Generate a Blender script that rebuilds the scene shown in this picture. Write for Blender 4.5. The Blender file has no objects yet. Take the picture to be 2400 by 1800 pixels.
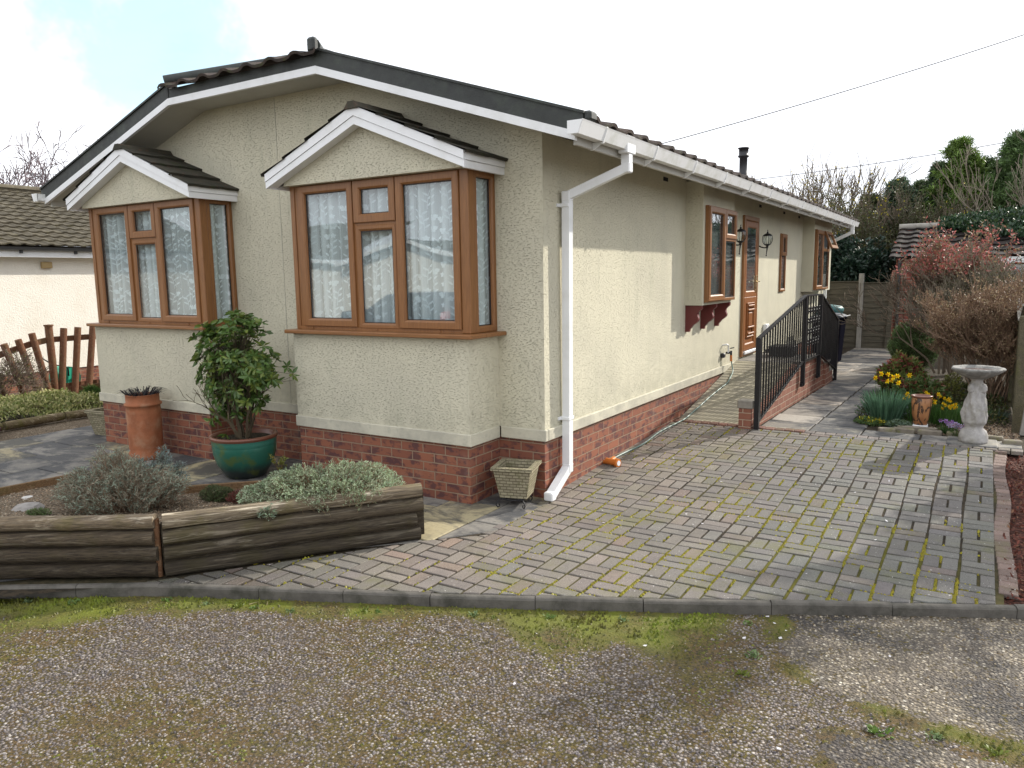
import bpy, math, random
import numpy as np
from mathutils import Vector, Matrix
PI = math.pi
rng = np.random.default_rng(7)
random.seed(7)
scene = bpy.context.scene
COL = scene.collection

# ------------------------------------------------------------------ mesh builder
def nrm(v):
    v = np.asarray(v, float)
    n = np.linalg.norm(v)
    return v / n if n > 1e-12 else v

class MB:
    """Collects faces in world coordinates and links them as ONE mesh object."""
    def __init__(s):
        s.v = []; s.f = []; s.c = []; s.n = 0; s.m = []; s.sm = []
    def add(s, verts, faces, col=(1, 1, 1), mi=0, smooth=False):
        verts = [tuple(map(float, p)) for p in verts]
        s.v.extend(verts)
        for f in faces:
            s.f.append([i + s.n for i in f]); s.c.append(col); s.m.append(mi); s.sm.append(smooth)
        s.n += len(verts)
        return s
    def arr(s, V, k, cols, mi=0, smooth=False):
        """V: (N,k,3) separate polygons of k corners; cols (N,3)"""
        V = np.asarray(V, float); N = len(V)
        if N == 0: return s
        s.v.extend(map(tuple, V.reshape(-1, 3)))
        idx = (np.arange(N * k).reshape(N, k) + s.n).tolist()
        s.f.extend(idx)
        cols = np.asarray(cols, float)
        if cols.ndim == 1: cols = np.tile(cols, (N, 1))
        s.c.extend(map(tuple, cols)); s.m.extend([mi] * N); s.sm.extend([smooth] * N)
        s.n += N * k
        return s
    def box(s, x0, x1, y0, y1, z0, z1, col=(1, 1, 1), mi=0):
        x0, x1 = sorted((x0, x1)); y0, y1 = sorted((y0, y1)); z0, z1 = sorted((z0, z1))
        v = [(x0,y0,z0),(x1,y0,z0),(x1,y1,z0),(x0,y1,z0),(x0,y0,z1),(x1,y0,z1),(x1,y1,z1),(x0,y1,z1)]
        return s.add(v, [(0,3,2,1),(4,5,6,7),(0,1,5,4),(1,2,6,5),(2,3,7,6),(3,0,4,7)], col, mi)
    def hexa(s, b, t, col=(1, 1, 1), mi=0):
        """b: 4 bottom corners, t: 4 top corners (same order, counter-clockwise from above)"""
        return s.add(list(b) + list(t), [(0,3,2,1),(4,5,6,7),(0,1,5,4),(1,2,6,5),(2,3,7,6),(3,0,4,7)], col, mi)
    def bevbox(s, x0, x1, y0, y1, z0, z1, b=.004, col=(1, 1, 1), mi=0):
        """box with chamfered edges (convex hull of 24 points)"""
        x0, x1 = sorted((x0, x1)); y0, y1 = sorted((y0, y1)); z0, z1 = sorted((z0, z1))
        b = min(b, (x1-x0)*.45, (y1-y0)*.45, (z1-z0)*.45)
        bm = bmesh_box(x0, x1, y0, y1, z0, z1, b)
        return s.add(bm[0], bm[1], col, mi)
    def bar(s, p, q, w, h, up=(0, 0, 1), col=(1, 1, 1), mi=0):
        p = np.array(p, float); q = np.array(q, float); d = nrm(q - p)
        u = np.array(up, float)
        if abs(d @ nrm(u)) > .98: u = np.array((1., 0, 0))
        a = nrm(np.cross(d, u)); c = np.cross(a, d)
        r = [(-1,-1),(1,-1),(1,1),(-1,1)]
        b = [p + a*w/2*i + c*h/2*j for i, j in r]; t = [q + a*w/2*i + c*h/2*j for i, j in r]
        return s.add(b + t, [(0,1,2,3)[::-1],(4,5,6,7),(0,1,5,4),(1,2,6,5),(2,3,7,6),(3,0,4,7)], col, mi)
    def tube(s, pts, r, n=8, col=(1, 1, 1), mi=0, cap=True, smooth=True):
        pts = [np.array(p, float) for p in pts]
        rr = r if hasattr(r, '__len__') else [r] * len(pts)
        V = []; F = []; prev = None
        for i, p in enumerate(pts):
            d = nrm((pts[min(i+1, len(pts)-1)] - pts[max(i-1, 0)]))
            if prev is None:
                u = np.array((0, 0, 1.)) if abs(d[2]) < .9 else np.array((1., 0, 0))
            else: u = prev
            a = nrm(np.cross(d, u)); c = np.cross(a, d); prev = c
            for k in range(n):
                t = 2*PI*k/n
                V.append(p + rr[i]*(math.cos(t)*a + math.sin(t)*c))
        for i in range(len(pts)-1):
            for k in range(n):
                F.append((i*n+k, i*n+(k+1) % n, (i+1)*n+(k+1) % n, (i+1)*n+k))
        s.add(V, F, col, mi, smooth)
        if cap:
            L = len(pts)-1
            s.add([V[k] for k in range(n)], [tuple(range(n))[::-1]], col, mi)
            s.add([V[L*n+k] for k in range(n)], [tuple(range(n))], col, mi)
        return s
    def lathe(s, cx, cy, prof, n=32, col=(1, 1, 1), mi=0, fn=None, smooth=True):
        """prof: list of (radius, z). fn(theta, r, z) -> r"""
        V = []
        for r, z in prof:
            for k in range(n):
                t = 2*PI*k/n; q = fn(t, r, z) if fn else r
                V.append((cx + q*math.cos(t), cy + q*math.sin(t), z))
        F = []
        for i in range(len(prof)-1):
            for k in range(n):
                F.append((i*n+k, i*n+(k+1) % n, (i+1)*n+(k+1) % n, (i+1)*n+k))
        s.add(V, F, col, mi, smooth)
        return s
    def prism(s, poly, axis, a0, a1, col=(1, 1, 1), mi=0):
        """poly: 2D outline; axis 'x': (y,z) outline run from x=a0 to a1; 'y': (x,z); 'z': (x,y)"""
        def P(u, v, a):
            return {'x': (a, u, v), 'y': (u, a, v), 'z': (u, v, a)}[axis]
        n = len(poly)
        V = [P(u, v, a0) for u, v in poly] + [P(u, v, a1) for u, v in poly]
        F = [tuple(range(n))[::-1], tuple(range(n, 2*n))] + [(i, (i+1) % n, n+(i+1) % n, n+i) for i in range(n)]
        return s.add(V, F, col, mi)
    def map(s, fn):
        s.v = [tuple(fn(*p)) for p in s.v]; return s
    def build(s, name, mat, parent=None, recalc=True, bevel=0):
        mats = mat if isinstance(mat, (list, tuple)) else [mat]
        off = np.array(parent['_base']) if parent is not None and '_base' in parent else np.zeros(3)
        me = bpy.data.meshes.new(name)
        V = np.array(s.v, float)
        W = V - off
        me.from_pydata(W.tolist(), [], s.f)
        for m in mats: me.materials.append(m)
        me.polygons.foreach_set('material_index', s.m)
        me.polygons.foreach_set('use_smooth', s.sm)
        if recalc:
            import bmesh
            bm = bmesh.new(); bm.from_mesh(me)
            bmesh.ops.recalc_face_normals(bm, faces=bm.faces)
            bm.to_mesh(me); bm.free()
        # uv box projection in world metres
        nl = len(me.loops)
        lv = np.empty(nl, int); me.loops.foreach_get('vertex_index', lv)
        fn_ = np.empty(len(me.polygons)*3); me.polygons.foreach_get('normal', fn_); fn_ = fn_.reshape(-1, 3)
        tot = np.empty(len(me.polygons), int); me.polygons.foreach_get('loop_total', tot)
        fi = np.repeat(np.arange(len(tot)), tot)
        n = np.abs(fn_[fi]); co = V[lv]
        uv = np.where((n[:, 2] > .8)[:, None], co[:, :2],
             np.where((n[:, 0] > n[:, 1])[:, None], co[:, 1:3], co[:, [0, 2]]))
        ul = me.uv_layers.new(name='UVMap'); ul.data.foreach_set('uv', uv.ravel())
        ca = me.color_attributes.new('Col', 'FLOAT_COLOR', 'CORNER')
        cc = np.ones((nl, 4)); cc[:, :3] = np.array(s.c)[fi]
        ca.data.foreach_set('color', cc.ravel())
        ob = bpy.data.objects.new(name, me)
        COL.objects.link(ob)
        if parent is not None:
            ob.parent = parent
            ob['_base'] = tuple(off)
        else:
            ob['_base'] = (0., 0., 0.)
        if bevel:
            mo = ob.modifiers.new('Bevel', 'BEVEL'); mo.width = bevel; mo.segments = 2
            mo.limit_method = 'ANGLE'; mo.angle_limit = math.radians(40); mo.harden_normals = False
        return ob

def bmesh_box(x0, x1, y0, y1, z0, z1, b):
    import bmesh
    bm = bmesh.new()
    bmesh.ops.create_cube(bm, size=1)
    for v in bm.verts:
        v.co = ((x0+x1)/2 + v.co.x*(x1-x0), (y0+y1)/2 + v.co.y*(y1-y0), (z0+z1)/2 + v.co.z*(z1-z0))
    bmesh.ops.bevel(bm, geom=bm.edges[:], offset=b, segments=1, affect='EDGES')
    bm.verts.ensure_lookup_table()
    V = [tuple(v.co) for v in bm.verts]; F = [[v.index for v in f.verts] for f in bm.faces]
    bm.free()
    return V, F

def empty(name, loc, label, cat, group=None):
    o = bpy.data.objects.new(name, None); COL.objects.link(o)
    o.location = loc; o['_base'] = tuple(map(float, loc)); o.empty_display_size = .2
    return tag(o, label, cat, group)
def tag(o, label=None, cat=None, group=None, kind=None):
    if label: o['label'] = label
    if cat: o['category'] = cat
    if group: o['group'] = group
    if kind: o['kind'] = kind
    return o
def struct(o):
    o['kind'] = 'structure'; return o

# ------------------------------------------------------------------ value noise
_perm = rng.random((256, 256))
def vnoise(x, y, sc=1.0, seed=0):
    x = np.asarray(x, float)*sc + seed*17.3; y = np.asarray(y, float)*sc + seed*9.1
    xi = np.floor(x).astype(int); yi = np.floor(y).astype(int); fx = x-xi; fy = y-yi
    fx = fx*fx*(3-2*fx); fy = fy*fy*(3-2*fy)
    g = lambda a, b: _perm[a & 255, b & 255]
    return (g(xi, yi)*(1-fx)+g(xi+1, yi)*fx)*(1-fy) + (g(xi, yi+1)*(1-fx)+g(xi+1, yi+1)*fx)*fy
def fbm(x, y, sc=1.0, seed=0, o=4):
    r = 0; a = .5; t = 0
    for i in range(o):
        r = r + a*vnoise(x, y, sc*2**i, seed+i); t += a; a *= .5
    return r/t

def gz(x, y):
    """height of the ground on the right and behind: rises gently along the drive"""
    return .0422*np.clip(y, 0, 3.08)

# ------------------------------------------------------------------ materials
def newmat(name):
    m = bpy.data.materials.new(name); m.use_nodes = True
    nt = m.node_tree; nt.nodes.clear()
    return m, nt
class N:
    def __init__(s, nt): s.nt = nt
    def __call__(s, typ, **kw):
        n = s.nt.nodes.new(typ)
        ins = kw.pop('ins', {})
        for k, v in kw.items(): setattr(n, k, v)
        for k, v in ins.items():
            i = n.inputs[k]
            if isinstance(v, bpy.types.NodeSocket): s.nt.links.new(v, i)
            elif isinstance(v, bpy.types.Node): s.nt.links.new(v.outputs[0], i)
            else: i.default_value = v
        return n
    def math(s, op, a, b=None, c=None, clamp=False):
        n = s.nt.nodes.new('ShaderNodeMath'); n.operation = op; n.use_clamp = clamp
        for i, v in enumerate((a, b, c)):
            if v is None: continue
            if isinstance(v, (int, float)): n.inputs[i].default_value = v
            else: s.nt.links.new(v if isinstance(v, bpy.types.NodeSocket) else v.outputs[0], n.inputs[i])
        return n.outputs[0]
    def mix(s, fac, a, b, typ='MIX'):
        n = s.nt.nodes.new('ShaderNodeMix'); n.data_type = 'RGBA'; n.blend_type = typ
        for i, v in ((0, fac), (6, a), (7, b)):
            if isinstance(v, (int, float)): n.inputs[i].default_value = v
            elif isinstance(v, (tuple, list)): n.inputs[i].default_value = (*v[:3], 1)
            else: s.nt.links.new(v if isinstance(v, bpy.types.NodeSocket) else v.outputs[0], n.inputs[i])
        return n.outputs[2]
    def noise(s, vec, scale, detail=2, rough=.5, dist=0, out='Fac'):
        n = s('ShaderNodeTexNoise', ins={'Scale': scale, 'Detail': detail, 'Roughness': rough, 'Distortion': dist})
        if vec is not None: s.nt.links.new(vec, n.inputs['Vector'])
        return n.outputs[out]
    def ramp(s, fac, stops, interp='LINEAR'):
        n = s.nt.nodes.new('ShaderNodeValToRGB'); n.color_ramp.interpolation = interp
        e = n.color_ramp.elements
        while len(e) < len(stops): e.new(.5)
        for i, (p, c) in enumerate(stops):
            e[i].position = p
            e[i].color = (c, c, c, 1) if isinstance(c, (int, float)) else (*c, 1)
        s.nt.links.new(fac, n.inputs[0])
        return n.outputs[0]
    def smooth(s, v, a, b):
        n = s.nt.nodes.new('ShaderNodeMapRange'); n.interpolation_type = 'SMOOTHSTEP'
        s.nt.links.new(v, n.inputs[0]); n.inputs[1].default_value = a; n.inputs[2].default_value = b
        return n.outputs[0]
    def bump(s, h, dist, strength=1.0, normal=None):
        n = s('ShaderNodeBump', ins={'Strength': strength, 'Distance': dist})
        s.nt.links.new(h, n.inputs['Height'])
        if normal is not None: s.nt.links.new(normal, n.inputs['Normal'])
        return n.outputs[0]
    def uv(s): return s('ShaderNodeUVMap', uv_map='UVMap').outputs[0]
    def pos(s): return s('ShaderNodeNewGeometry').outputs['Position']
    def obj(s): return s('ShaderNodeTexCoord').outputs['Object']
    def mapv(s, vec, scale=(1, 1, 1), loc=(0, 0, 0), rot=(0, 0, 0)):
        n = s('ShaderNodeMapping', ins={'Scale': scale, 'Location': loc, 'Rotation': rot})
        s.nt.links.new(vec, n.inputs['Vector']); return n.outputs[0]
    def col(s): return s('ShaderNodeAttribute', attribute_name='Col').outputs['Color']
    def out(s, base, rough=.6, normal=None, spec=.5, metal=0, transl=0, sheen=0, coat=0, alpha=None):
        p = s('ShaderNodeBsdfPrincipled')
        L = s.nt.links
        def st(k, v):
            if v is None: return
            if isinstance(v, (int, float)): p.inputs[k].default_value = v
            elif isinstance(v, (tuple, list)): p.inputs[k].default_value = (*v[:3], 1)
            else: L.new(v, p.inputs[k])
        st('Base Color', base); st('Roughness', rough); st('Specular IOR Level', spec); st('Metallic', metal); st('Coat Weight', coat)
        st('Alpha', alpha)
        if normal is not None: L.new(normal, p.inputs['Normal'])
        o = s.nt.nodes.new('ShaderNodeOutputMaterial')
        res = p.outputs[0]
        if transl:
            t = s('ShaderNodeBsdfTranslucent')
            if isinstance(base, (tuple, list)): t.inputs[0].default_value = (*base[:3], 1)
            else: L.new(base, t.inputs[0])
            mx = s('ShaderNodeMixShader', ins={'Fac': transl})
            L.new(res, mx.inputs[1]); L.new(t.outputs[0], mx.inputs[2]); res = mx.outputs[0]
        L.new(res, o.inputs[0])
        return p

def m_render_wall():
    m, nt = newmat('roughcast_render'); n = N(nt); uv = n.uv()
    w = n.mapv(uv, (1, 2.3, 1))
    d = n.noise(w, 38, 2, .5, 1.5)
    a = n.math('ABSOLUTE', n.math('SUBTRACT', d, .5))
    ridge = n.math('SUBTRACT', 1, n.smooth(a, 0.0, .045))
    mask = n.smooth(n.noise(n.mapv(uv, (1, 2.4, 1), (3, 1, 0)), 38, 2, .5), .46, .62)
    worm = n.math('MULTIPLY', ridge, mask)
    fine = n.noise(uv, 300, 2, .6)
    h = n.math('ADD', n.math('MULTIPLY', worm, .9), n.math('MULTIPLY', fine, .16))
    h = n.math('ADD', h, n.math('MULTIPLY', n.noise(uv, 48, 3), .5))
    big = n.noise(uv, .9, 4, .6)
    base = n.mix(n.smooth(big, .35, .7), (.625, .59, .455), (.54, .51, .40))
    st = n.smooth(n.noise(n.mapv(uv, (3.5, .5, 1)), 1.6, 4, .6), .5, .78)
    base = n.mix(n.math('MULTIPLY', st, .32), base, (.42, .42, .31))
    # rain streaks and splash dirt low on the wall, both broken up by noise
    z = n('ShaderNodeSeparateXYZ', ins={'Vector': n.pos()}).outputs[2]
    streak = n.smooth(n.noise(n.mapv(uv, (16, .6, 1)), 1.5, 4, .65), .52, .72)
    base = n.mix(n.math('MULTIPLY', n.math('MULTIPLY', streak, n.smooth(n.noise(uv, 1.3, 3), .42, .6)), .34), base, (.40, .40, .30))
    base = n.mix(n.math('MULTIPLY', n.math('MULTIPLY', n.smooth(z, .95, .56), n.smooth(n.noise(uv, 7, 5, .7), .35, .62)), .45), base, (.40, .385, .29))
    base = n.mix(n.math('MULTIPLY', n.smooth(worm, .2, .9), .11), base, (.38, .35, .26))
    n.out(base, .88, n.bump(h, .0034, 1.0), spec=.2)
    return m
def m_band():
    m, nt = newmat('smooth_render_band'); n = N(nt); uv = n.uv()
    big = n.noise(uv, 3, 5, .65)
    base = n.mix(n.smooth(big, .35, .7), (.56, .53, .42), (.40, .38, .31))
    base = n.mix(n.math('MULTIPLY', n.smooth(n.noise(uv, 14, 3), .55, .7), .35), base, (.33, .33, .26))
    n.out(base, .85, n.bump(n.noise(uv, 60, 4, .6), .003), spec=.25)
    return m
def m_brick(name='red_brick', dark=.5, scale=1.0, c1=(.285, .118, .070), c2=(.195, .078, .052), mortar=(.29, .215, .15), rot=False):
    m, nt = newmat(name); n = N(nt); uv = n.uv()
    bt = n('ShaderNodeTexBrick', ins={'Scale': 1.0, 'Mortar Size': .0055, 'Mortar Smooth': .25, 'Bias': 0.0, 'Brick Width': .225*scale, 'Row Height': .075*scale,
        'Color1': (*c1, 1), 'Color2': (*c2, 1), 'Mortar': (*mortar, 1)})
    bt.offset = .5
    wob = n.noise(uv, 9, 2, .5, out='Color')
    vv = n('ShaderNodeVectorMath', operation='MULTIPLY_ADD'); nt.links.new(wob, vv.inputs[0]); vv.inputs[1].default_value = (.006, .006, 0); nt.links.new(uv, vv.inputs[2])
    nt.links.new(vv.outputs[0], bt.inputs['Vector'])
    c = bt.outputs['Color']
    pat = n.smooth(n.noise(n.mapv(uv, (1, 1.6, 1)), 8.5, 3, .65), .50-.04*dark, .60)
    notm = n.math('SUBTRACT', 1, bt.outputs['Fac'])
    c = n.mix(n.math('MULTIPLY', n.math('MULTIPLY', pat, .72), notm), c, (.062, .035, .045))
    c = n.mix(n.math('MULTIPLY', n.noise(uv, 55, 3, .7), .35), c, (.45, .2, .12), 'SOFT_LIGHT')
    c = n.mix(n.math('MULTIPLY', n.smooth(n.noise(uv, 2.2, 4, .6), .55, .75), .18), c, (.5, .42, .33))
    h = n.math('ADD', n.math('MULTIPLY', notm, 1.0), n.math('MULTIPLY', n.noise(uv, 90, 3, .6), .3))
    n.out(c, .8, n.bump(h, .006), spec=.3)
    return m
def m_plain(name, col, rough=.5, bumps=0, bsc=60, spec=.5, metal=0, var=.0, vsc=6, dirt=None, dirt_amt=.3, coat=0):
    m, nt = newmat(name); n = N(nt); uv = n.pos()
    base = col
    if var: base = n.mix(n.math('MULTIPLY', n.smooth(n.noise(uv, vsc, 4, .6), .35, .7), var), col, tuple(c*.45 for c in col))
    if dirt:
        b = base if not isinstance(base, tuple) else base
        base = n.mix(n.math('MULTIPLY', n.smooth(n.noise(uv, vsc*.7, 5, .65), .45, .72), dirt_amt), b, dirt)
    r = n.math('ADD', n.math('MULTIPLY', n.noise(uv, 20, 3), .2), rough-.1)
    n.out(base, r, n.bump(n.noise(uv, bsc, 4, .6), bumps) if bumps else None, spec=spec, metal=metal, coat=coat)
    return m
def m_woodgrain(name, c1, c2, rough=.45, axis=2, sc=1.0, bumps=.001, spec=.4):
    m, nt = newmat(name); n = N(nt)
    s = [26*sc, 26*sc, 26*sc]; s[axis] = 1.6*sc
    v = n.mapv(n.pos(), tuple(s))
    g = n.noise(v, 3.2, 5, .65, .5)
    base = n.mix(n.smooth(g, .32, .7), c1, c2)
    base = n.mix(n.math('MULTIPLY', n.noise(n.pos(), 3, 3), .3), base, tuple(c*.6 for c in c1))
    n.out(base, rough, n.bump(g, bumps), spec=spec)
    return m
def m_oldwood(name, c1=(.16, .115, .06), c2=(.055, .042, .028), moss=(.11, .12, .02), mossamt=.5, axis_dir=(1, 0, 0), pale=(.36, .29, .19), paleamt=.6):
    """weathered log: grain runs along axis_dir"""
    m, nt = newmat(name); n = N(nt)
    ang = math.atan2(axis_dir[1], axis_dir[0])
    v0 = n.mapv(n.pos(), (1, 1, 1), (0, 0, 0), (0, 0, -ang))
    v = n.mapv(v0, (2.2, 40, 40))
    g = n.noise(v, 2.6, 6, .7, .6)
    base = n.mix(n.smooth(g, .3, .68), c2, c1)
    p = n.smooth(n.noise(n.mapv(v0, (1.6, 22, 22)), 1.4, 6, .72, .8), .50, .66)
    base = n.mix(n.math('MULTIPLY', p, paleamt), base, pale)
    nz = n('ShaderNodeSeparateXYZ', ins={'Vector': n('ShaderNodeNewGeometry').outputs['Normal']}).outputs[2]
    up = n.smooth(nz, -.5, .9)
    mo = n.smooth(n.noise(n.pos(), 5, 5, .65), .48, .66)
    base = n.mix(n.math('MULTIPLY', n.math('MULTIPLY', mo, mossamt), 1.0), base, moss)
    n.out(base, .85, n.bump(g, .006), spec=.2)
    return m
def m_leaf(name, transl=.25, rough=.5, spec=.4, var=.3):
    m, nt = newmat(name); n = N(nt)
    c = n.mix(n.math('MULTIPLY', n.noise(n.pos(), 40, 2), var), n.col(), (0, 0, 0))
    n.out(c, rough, None, spec=spec, transl=transl)
    return m
def m_tile(name, c1, c2, lich=(.2, .2, .14), la=.3, moss=(.08, .09, .03)):
    m, nt = newmat(name); n = N(nt)
    p = n.pos()
    base = n.mix(n.smooth(n.noise(p, 5, 5, .65), .35, .7), c1, c2)
    base = n.mix(n.math('MULTIPLY', n.smooth(n.noise(p, 16, 4, .7), .54, .68), la), base, lich)
    base = n.mix(n.math('MULTIPLY', n.smooth(n.noise(p, 7, 5, .7), .55, .7), .6), base, moss)
    c = n.mix(1.0, base, n.col(), 'MULTIPLY')
    n.out(c, .85, n.bump(n.noise(p, 80, 4, .6), .004), spec=.2)
    return m

M = {}
M['wall'] = m_render_wall()
M['band'] = m_band()
M['brick'] = m_brick()
M['brick_plain'] = m_brick('orange_brick', dark=-2.5, c1=(.27, .125, .085), c2=(.20, .09, .065), mortar=(.42, .34, .26))
M['brick_garage'] = m_brick('old_red_brick', dark=-.3, c1=(.36, .13, .085), c2=(.25, .085, .06), mortar=(.42, .36, .30))
M['brown'] = m_woodgrain('brown_window_frame', (.285, .128, .045), (.20, .086, .030), .38, 2, 1, .0006)
M['brownh'] = m_woodgrain('brown_window_rail', (.285, .128, .045), (.20, .086, .030), .38, 0, 1, .0006)
M['orange_door'] = m_woodgrain('brown_door', (.30, .115, .035), (.22, .08, .026), .4, 2, 1, .0006)
M['corbel'] = m_plain('dark_red_paint', (.13, .022, .02), .45, var=.3)
M['white'] = m_plain('white_plastic', (.80, .81, .82), .35, var=.0, dirt=(.55, .55, .5), dirt_amt=.35, vsc=5)
M['gutter'] = m_plain('gutter_plastic', (.82, .83, .83), .35, dirt=(.42, .43, .33), dirt_amt=.4, vsc=9)
M['soffit'] = m_plain('soffit_board', (.50, .49, .45), .6, dirt=(.4, .38, .33), dirt_amt=.3, vsc=3)
M['verge'] = m_plain('black_roof_verge', (.028, .032, .03), .6, .002, 40, var=.5, vsc=7, dirt=(.06, .075, .055), dirt_amt=.5)
M['roof'] = m_tile('brown_roof_tile', (.085, .062, .052), (.055, .048, .045))
M['roof_bay'] = m_tile('mossy_dark_tile', (.062, .056, .042), (.042, .042, .032), (.13, .075, .05), .55, (.045, .06, .02))
M['roof_nb'] = m_tile('old_brown_tile', (.115, .10, .07), (.085, .072, .05), (.24, .22, .17), .5, (.12, .105, .04))
M['roof_gar'] = m_tile('garage_tile', (.036, .027, .024), (.024, .020, .019), (.07, .065, .045), .4, (.038, .04, .016))
M['black'] = m_plain('black_metal', (.009, .009, .011), .42, spec=.35)
M['black_plastic'] = m_plain('black_plastic', (.018, .018, .022), .45)
M['dark'] = m_plain('dark_void', (.012, .012, .014), .9)
M['room'] = m_plain('room_wall', (.45, .43, .41), .9)
M['pipe_dark'] = m_plain('dark_gutter', (.03, .032, .035), .45)
M['leaf'] = m_leaf('leaf')
M['leaf_glossy'] = m_leaf('glossy_leaf', .18, .38, .5)
M['twig'] = m_leaf('twig', 0, .85, .2, .4)
M['petal'] = m_leaf('petal', .3, .6, .3, .0)

def m_glass(name, f=1.7, tint=(.93, .96, .95)):
    m, nt = newmat(name); n = N(nt)
    geo = n('ShaderNodeNewGeometry')
    dt = n('ShaderNodeVectorMath', operation='DOT_PRODUCT'); nt.links.new(geo.outputs['Normal'], dt.inputs[0]); nt.links.new(geo.outputs['Incoming'], dt.inputs[1])
    k = n.math('POWER', n.math('SUBTRACT', 1, n.math('ABSOLUTE', dt.outputs['Value']), clamp=True), 5)
    fr = n.math('ADD', n.math('MULTIPLY', k, 1-f), f); g = n('ShaderNodeBsdfGlossy', ins={'Roughness': .0, 'Color': (.97, .98, 1, 1)})
    wob = n.bump(n.noise(n.pos(), 1.8, 1), .002); nt.links.new(wob, g.inputs['Normal'])
    t = n('ShaderNodeBsdfTransparent', ins={'Color': (*tint, 1)})
    mx = n('ShaderNodeMixShader'); nt.links.new(fr, mx.inputs[0]); nt.links.new(t.outputs[0], mx.inputs[1]); nt.links.new(g.outputs[0], mx.inputs[2])
    o = nt.nodes.new('ShaderNodeOutputMaterial'); nt.links.new(mx.outputs[0], o.inputs[0])
    return m
M['glass'] = m_glass('window_glass', .075)
M['lampglass'] = m_glass('lantern_glass', .05)

def m_net():
    m, nt = newmat('net_fabric'); n = N(nt)
    d = n('ShaderNodeBsdfDiffuse', ins={'Color': (.90, .95, 1, 1)}); t = n('ShaderNodeBsdfTransparent'); tl = n('ShaderNodeBsdfTranslucent', ins={'Color': (.9, .93, 1, 1)})
    m1 = n('ShaderNodeMixShader', ins={'Fac': .15}); nt.links.new(d.outputs[0], m1.inputs[1]); nt.links.new(tl.outputs[0], m1.inputs[2])
    c = n.col(); sep = n('ShaderNodeSeparateColor'); nt.links.new(c, sep.inputs[0])
    mx = n('ShaderNodeMixShader'); nt.links.new(sep.outputs[0], mx.inputs[0]); nt.links.new(t.outputs[0], mx.inputs[1]); nt.links.new(m1.outputs[0], mx.inputs[2])
    o = nt.nodes.new('ShaderNodeOutputMaterial'); nt.links.new(mx.outputs[0], o.inputs[0])
    return m
M['net'] = m_net()

# ------------------------------------------------------------------ camera, sun, sky
cam_d = bpy.data.cameras.new('camera'); cam = bpy.data.objects.new('camera', cam_d); COL.objects.link(cam)
rt = Vector((0.85042998, 0.5258526, -0.0157448)); up_ = Vector((-0.05973345, 0.12625132, 0.99019822)); fw = Vector((-0.52268611, 0.84115376, -0.1387789))
R3 = Matrix((rt, up_, -fw)).transposed()
cam.matrix_world = Matrix.Translation((2.90961331, -5.16777979, 1.76956851)) @ R3.to_4x4()
cam_d.sensor_width = 36; cam_d.lens = 1777.3432/2400*36; cam_d.clip_end = 2000; cam_d.clip_start = .05
scene.camera = cam

SUN = Vector((1, 2, 1.27)).normalized()
sd = bpy.data.lights.new('sun', 'SUN'); so = bpy.data.objects.new('sun', sd); COL.objects.link(so)
sd.energy = 3.15; sd.angle = math.radians(.7); sd.color = (1, .94, .84)
so.rotation_euler = SUN.to_track_quat('Z', 'Y').to_euler(); so.location = (6, 12, 20)

w = bpy.data.worlds.new('World'); scene.world = w; w.use_nodes = True
nt = w.node_tree; nt.nodes.clear(); n = N(nt)
sky = n('ShaderNodeTexSky', sky_type='NISHITA', sun_disc=False, sun_elevation=math.asin(SUN.z), sun_rotation=math.atan2(SUN.x, SUN.y), air_density=1.0, dust_density=1.0, ozone_density=1.0)
tc = n('ShaderNodeTexCoord').outputs['Generated']
# clouds: soft noise on the direction of view, with one clear blue gap
cl = n.noise(n.mapv(tc, (1.6, 1.6, 3.2)), 2.2, 7, .58, .3)
dot = n('ShaderNodeVectorMath', operation='DOT_PRODUCT', ins={0: tc, 1: tuple(Vector((-.783, .548, .293)).normalized())}).outputs['Value']
gap = n.smooth(n.math('ADD', dot, n.math('MULTIPLY', n.math('SUBTRACT', n.noise(tc, 7, 5, .6), .5), .05)), .984, .998)
cov = n.math('ADD', n.math('MULTIPLY', n.smooth(cl, .25, .42), .25), .75, clamp=True)
cov = n.math('MULTIPLY', cov, n.math('SUBTRACT', 1, n.math('MULTIPLY', gap, .68)))
shade = n.smooth(n.noise(n.mapv(tc, (1, 1, 2.6), (2, 1, 4)), 3.1, 5, .55), .35, .75)
ccol = n.mix(shade, (1.0, 1.02, 1.06), (.88, .91, .98))
skyb = n('ShaderNodeBackground', ins={'Strength': .15}); nt.links.new(n.mix(1.0, sky.outputs[0], (.86, 1.12, 1.04), 'MULTIPLY'), skyb.inputs[0])
clb = n('ShaderNodeBackground', ins={'Strength': .86}); nt.links.new(ccol, clb.inputs[0])
mx = n('ShaderNodeMixShader'); nt.links.new(cov, mx.inputs[0]); nt.links.new(skyb.outputs[0], mx.inputs[1]); nt.links.new(clb.outputs[0], mx.inputs[2])
o = nt.nodes.new('ShaderNodeOutputWorld'); nt.links.new(mx.outputs[0], o.inputs[0])

scene.view_settings.view_transform = 'Standard'; scene.view_settings.look = 'None'
scene.view_settings.exposure = .84; scene.view_settings.gamma = 1
scene.cycles.use_denoising = True
scene.cycles.max_bounces = 8; scene.cycles.transparent_max_bounces = 16
scene.cycles.diffuse_bounces = 3; scene.cycles.glossy_bounces = 3
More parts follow.
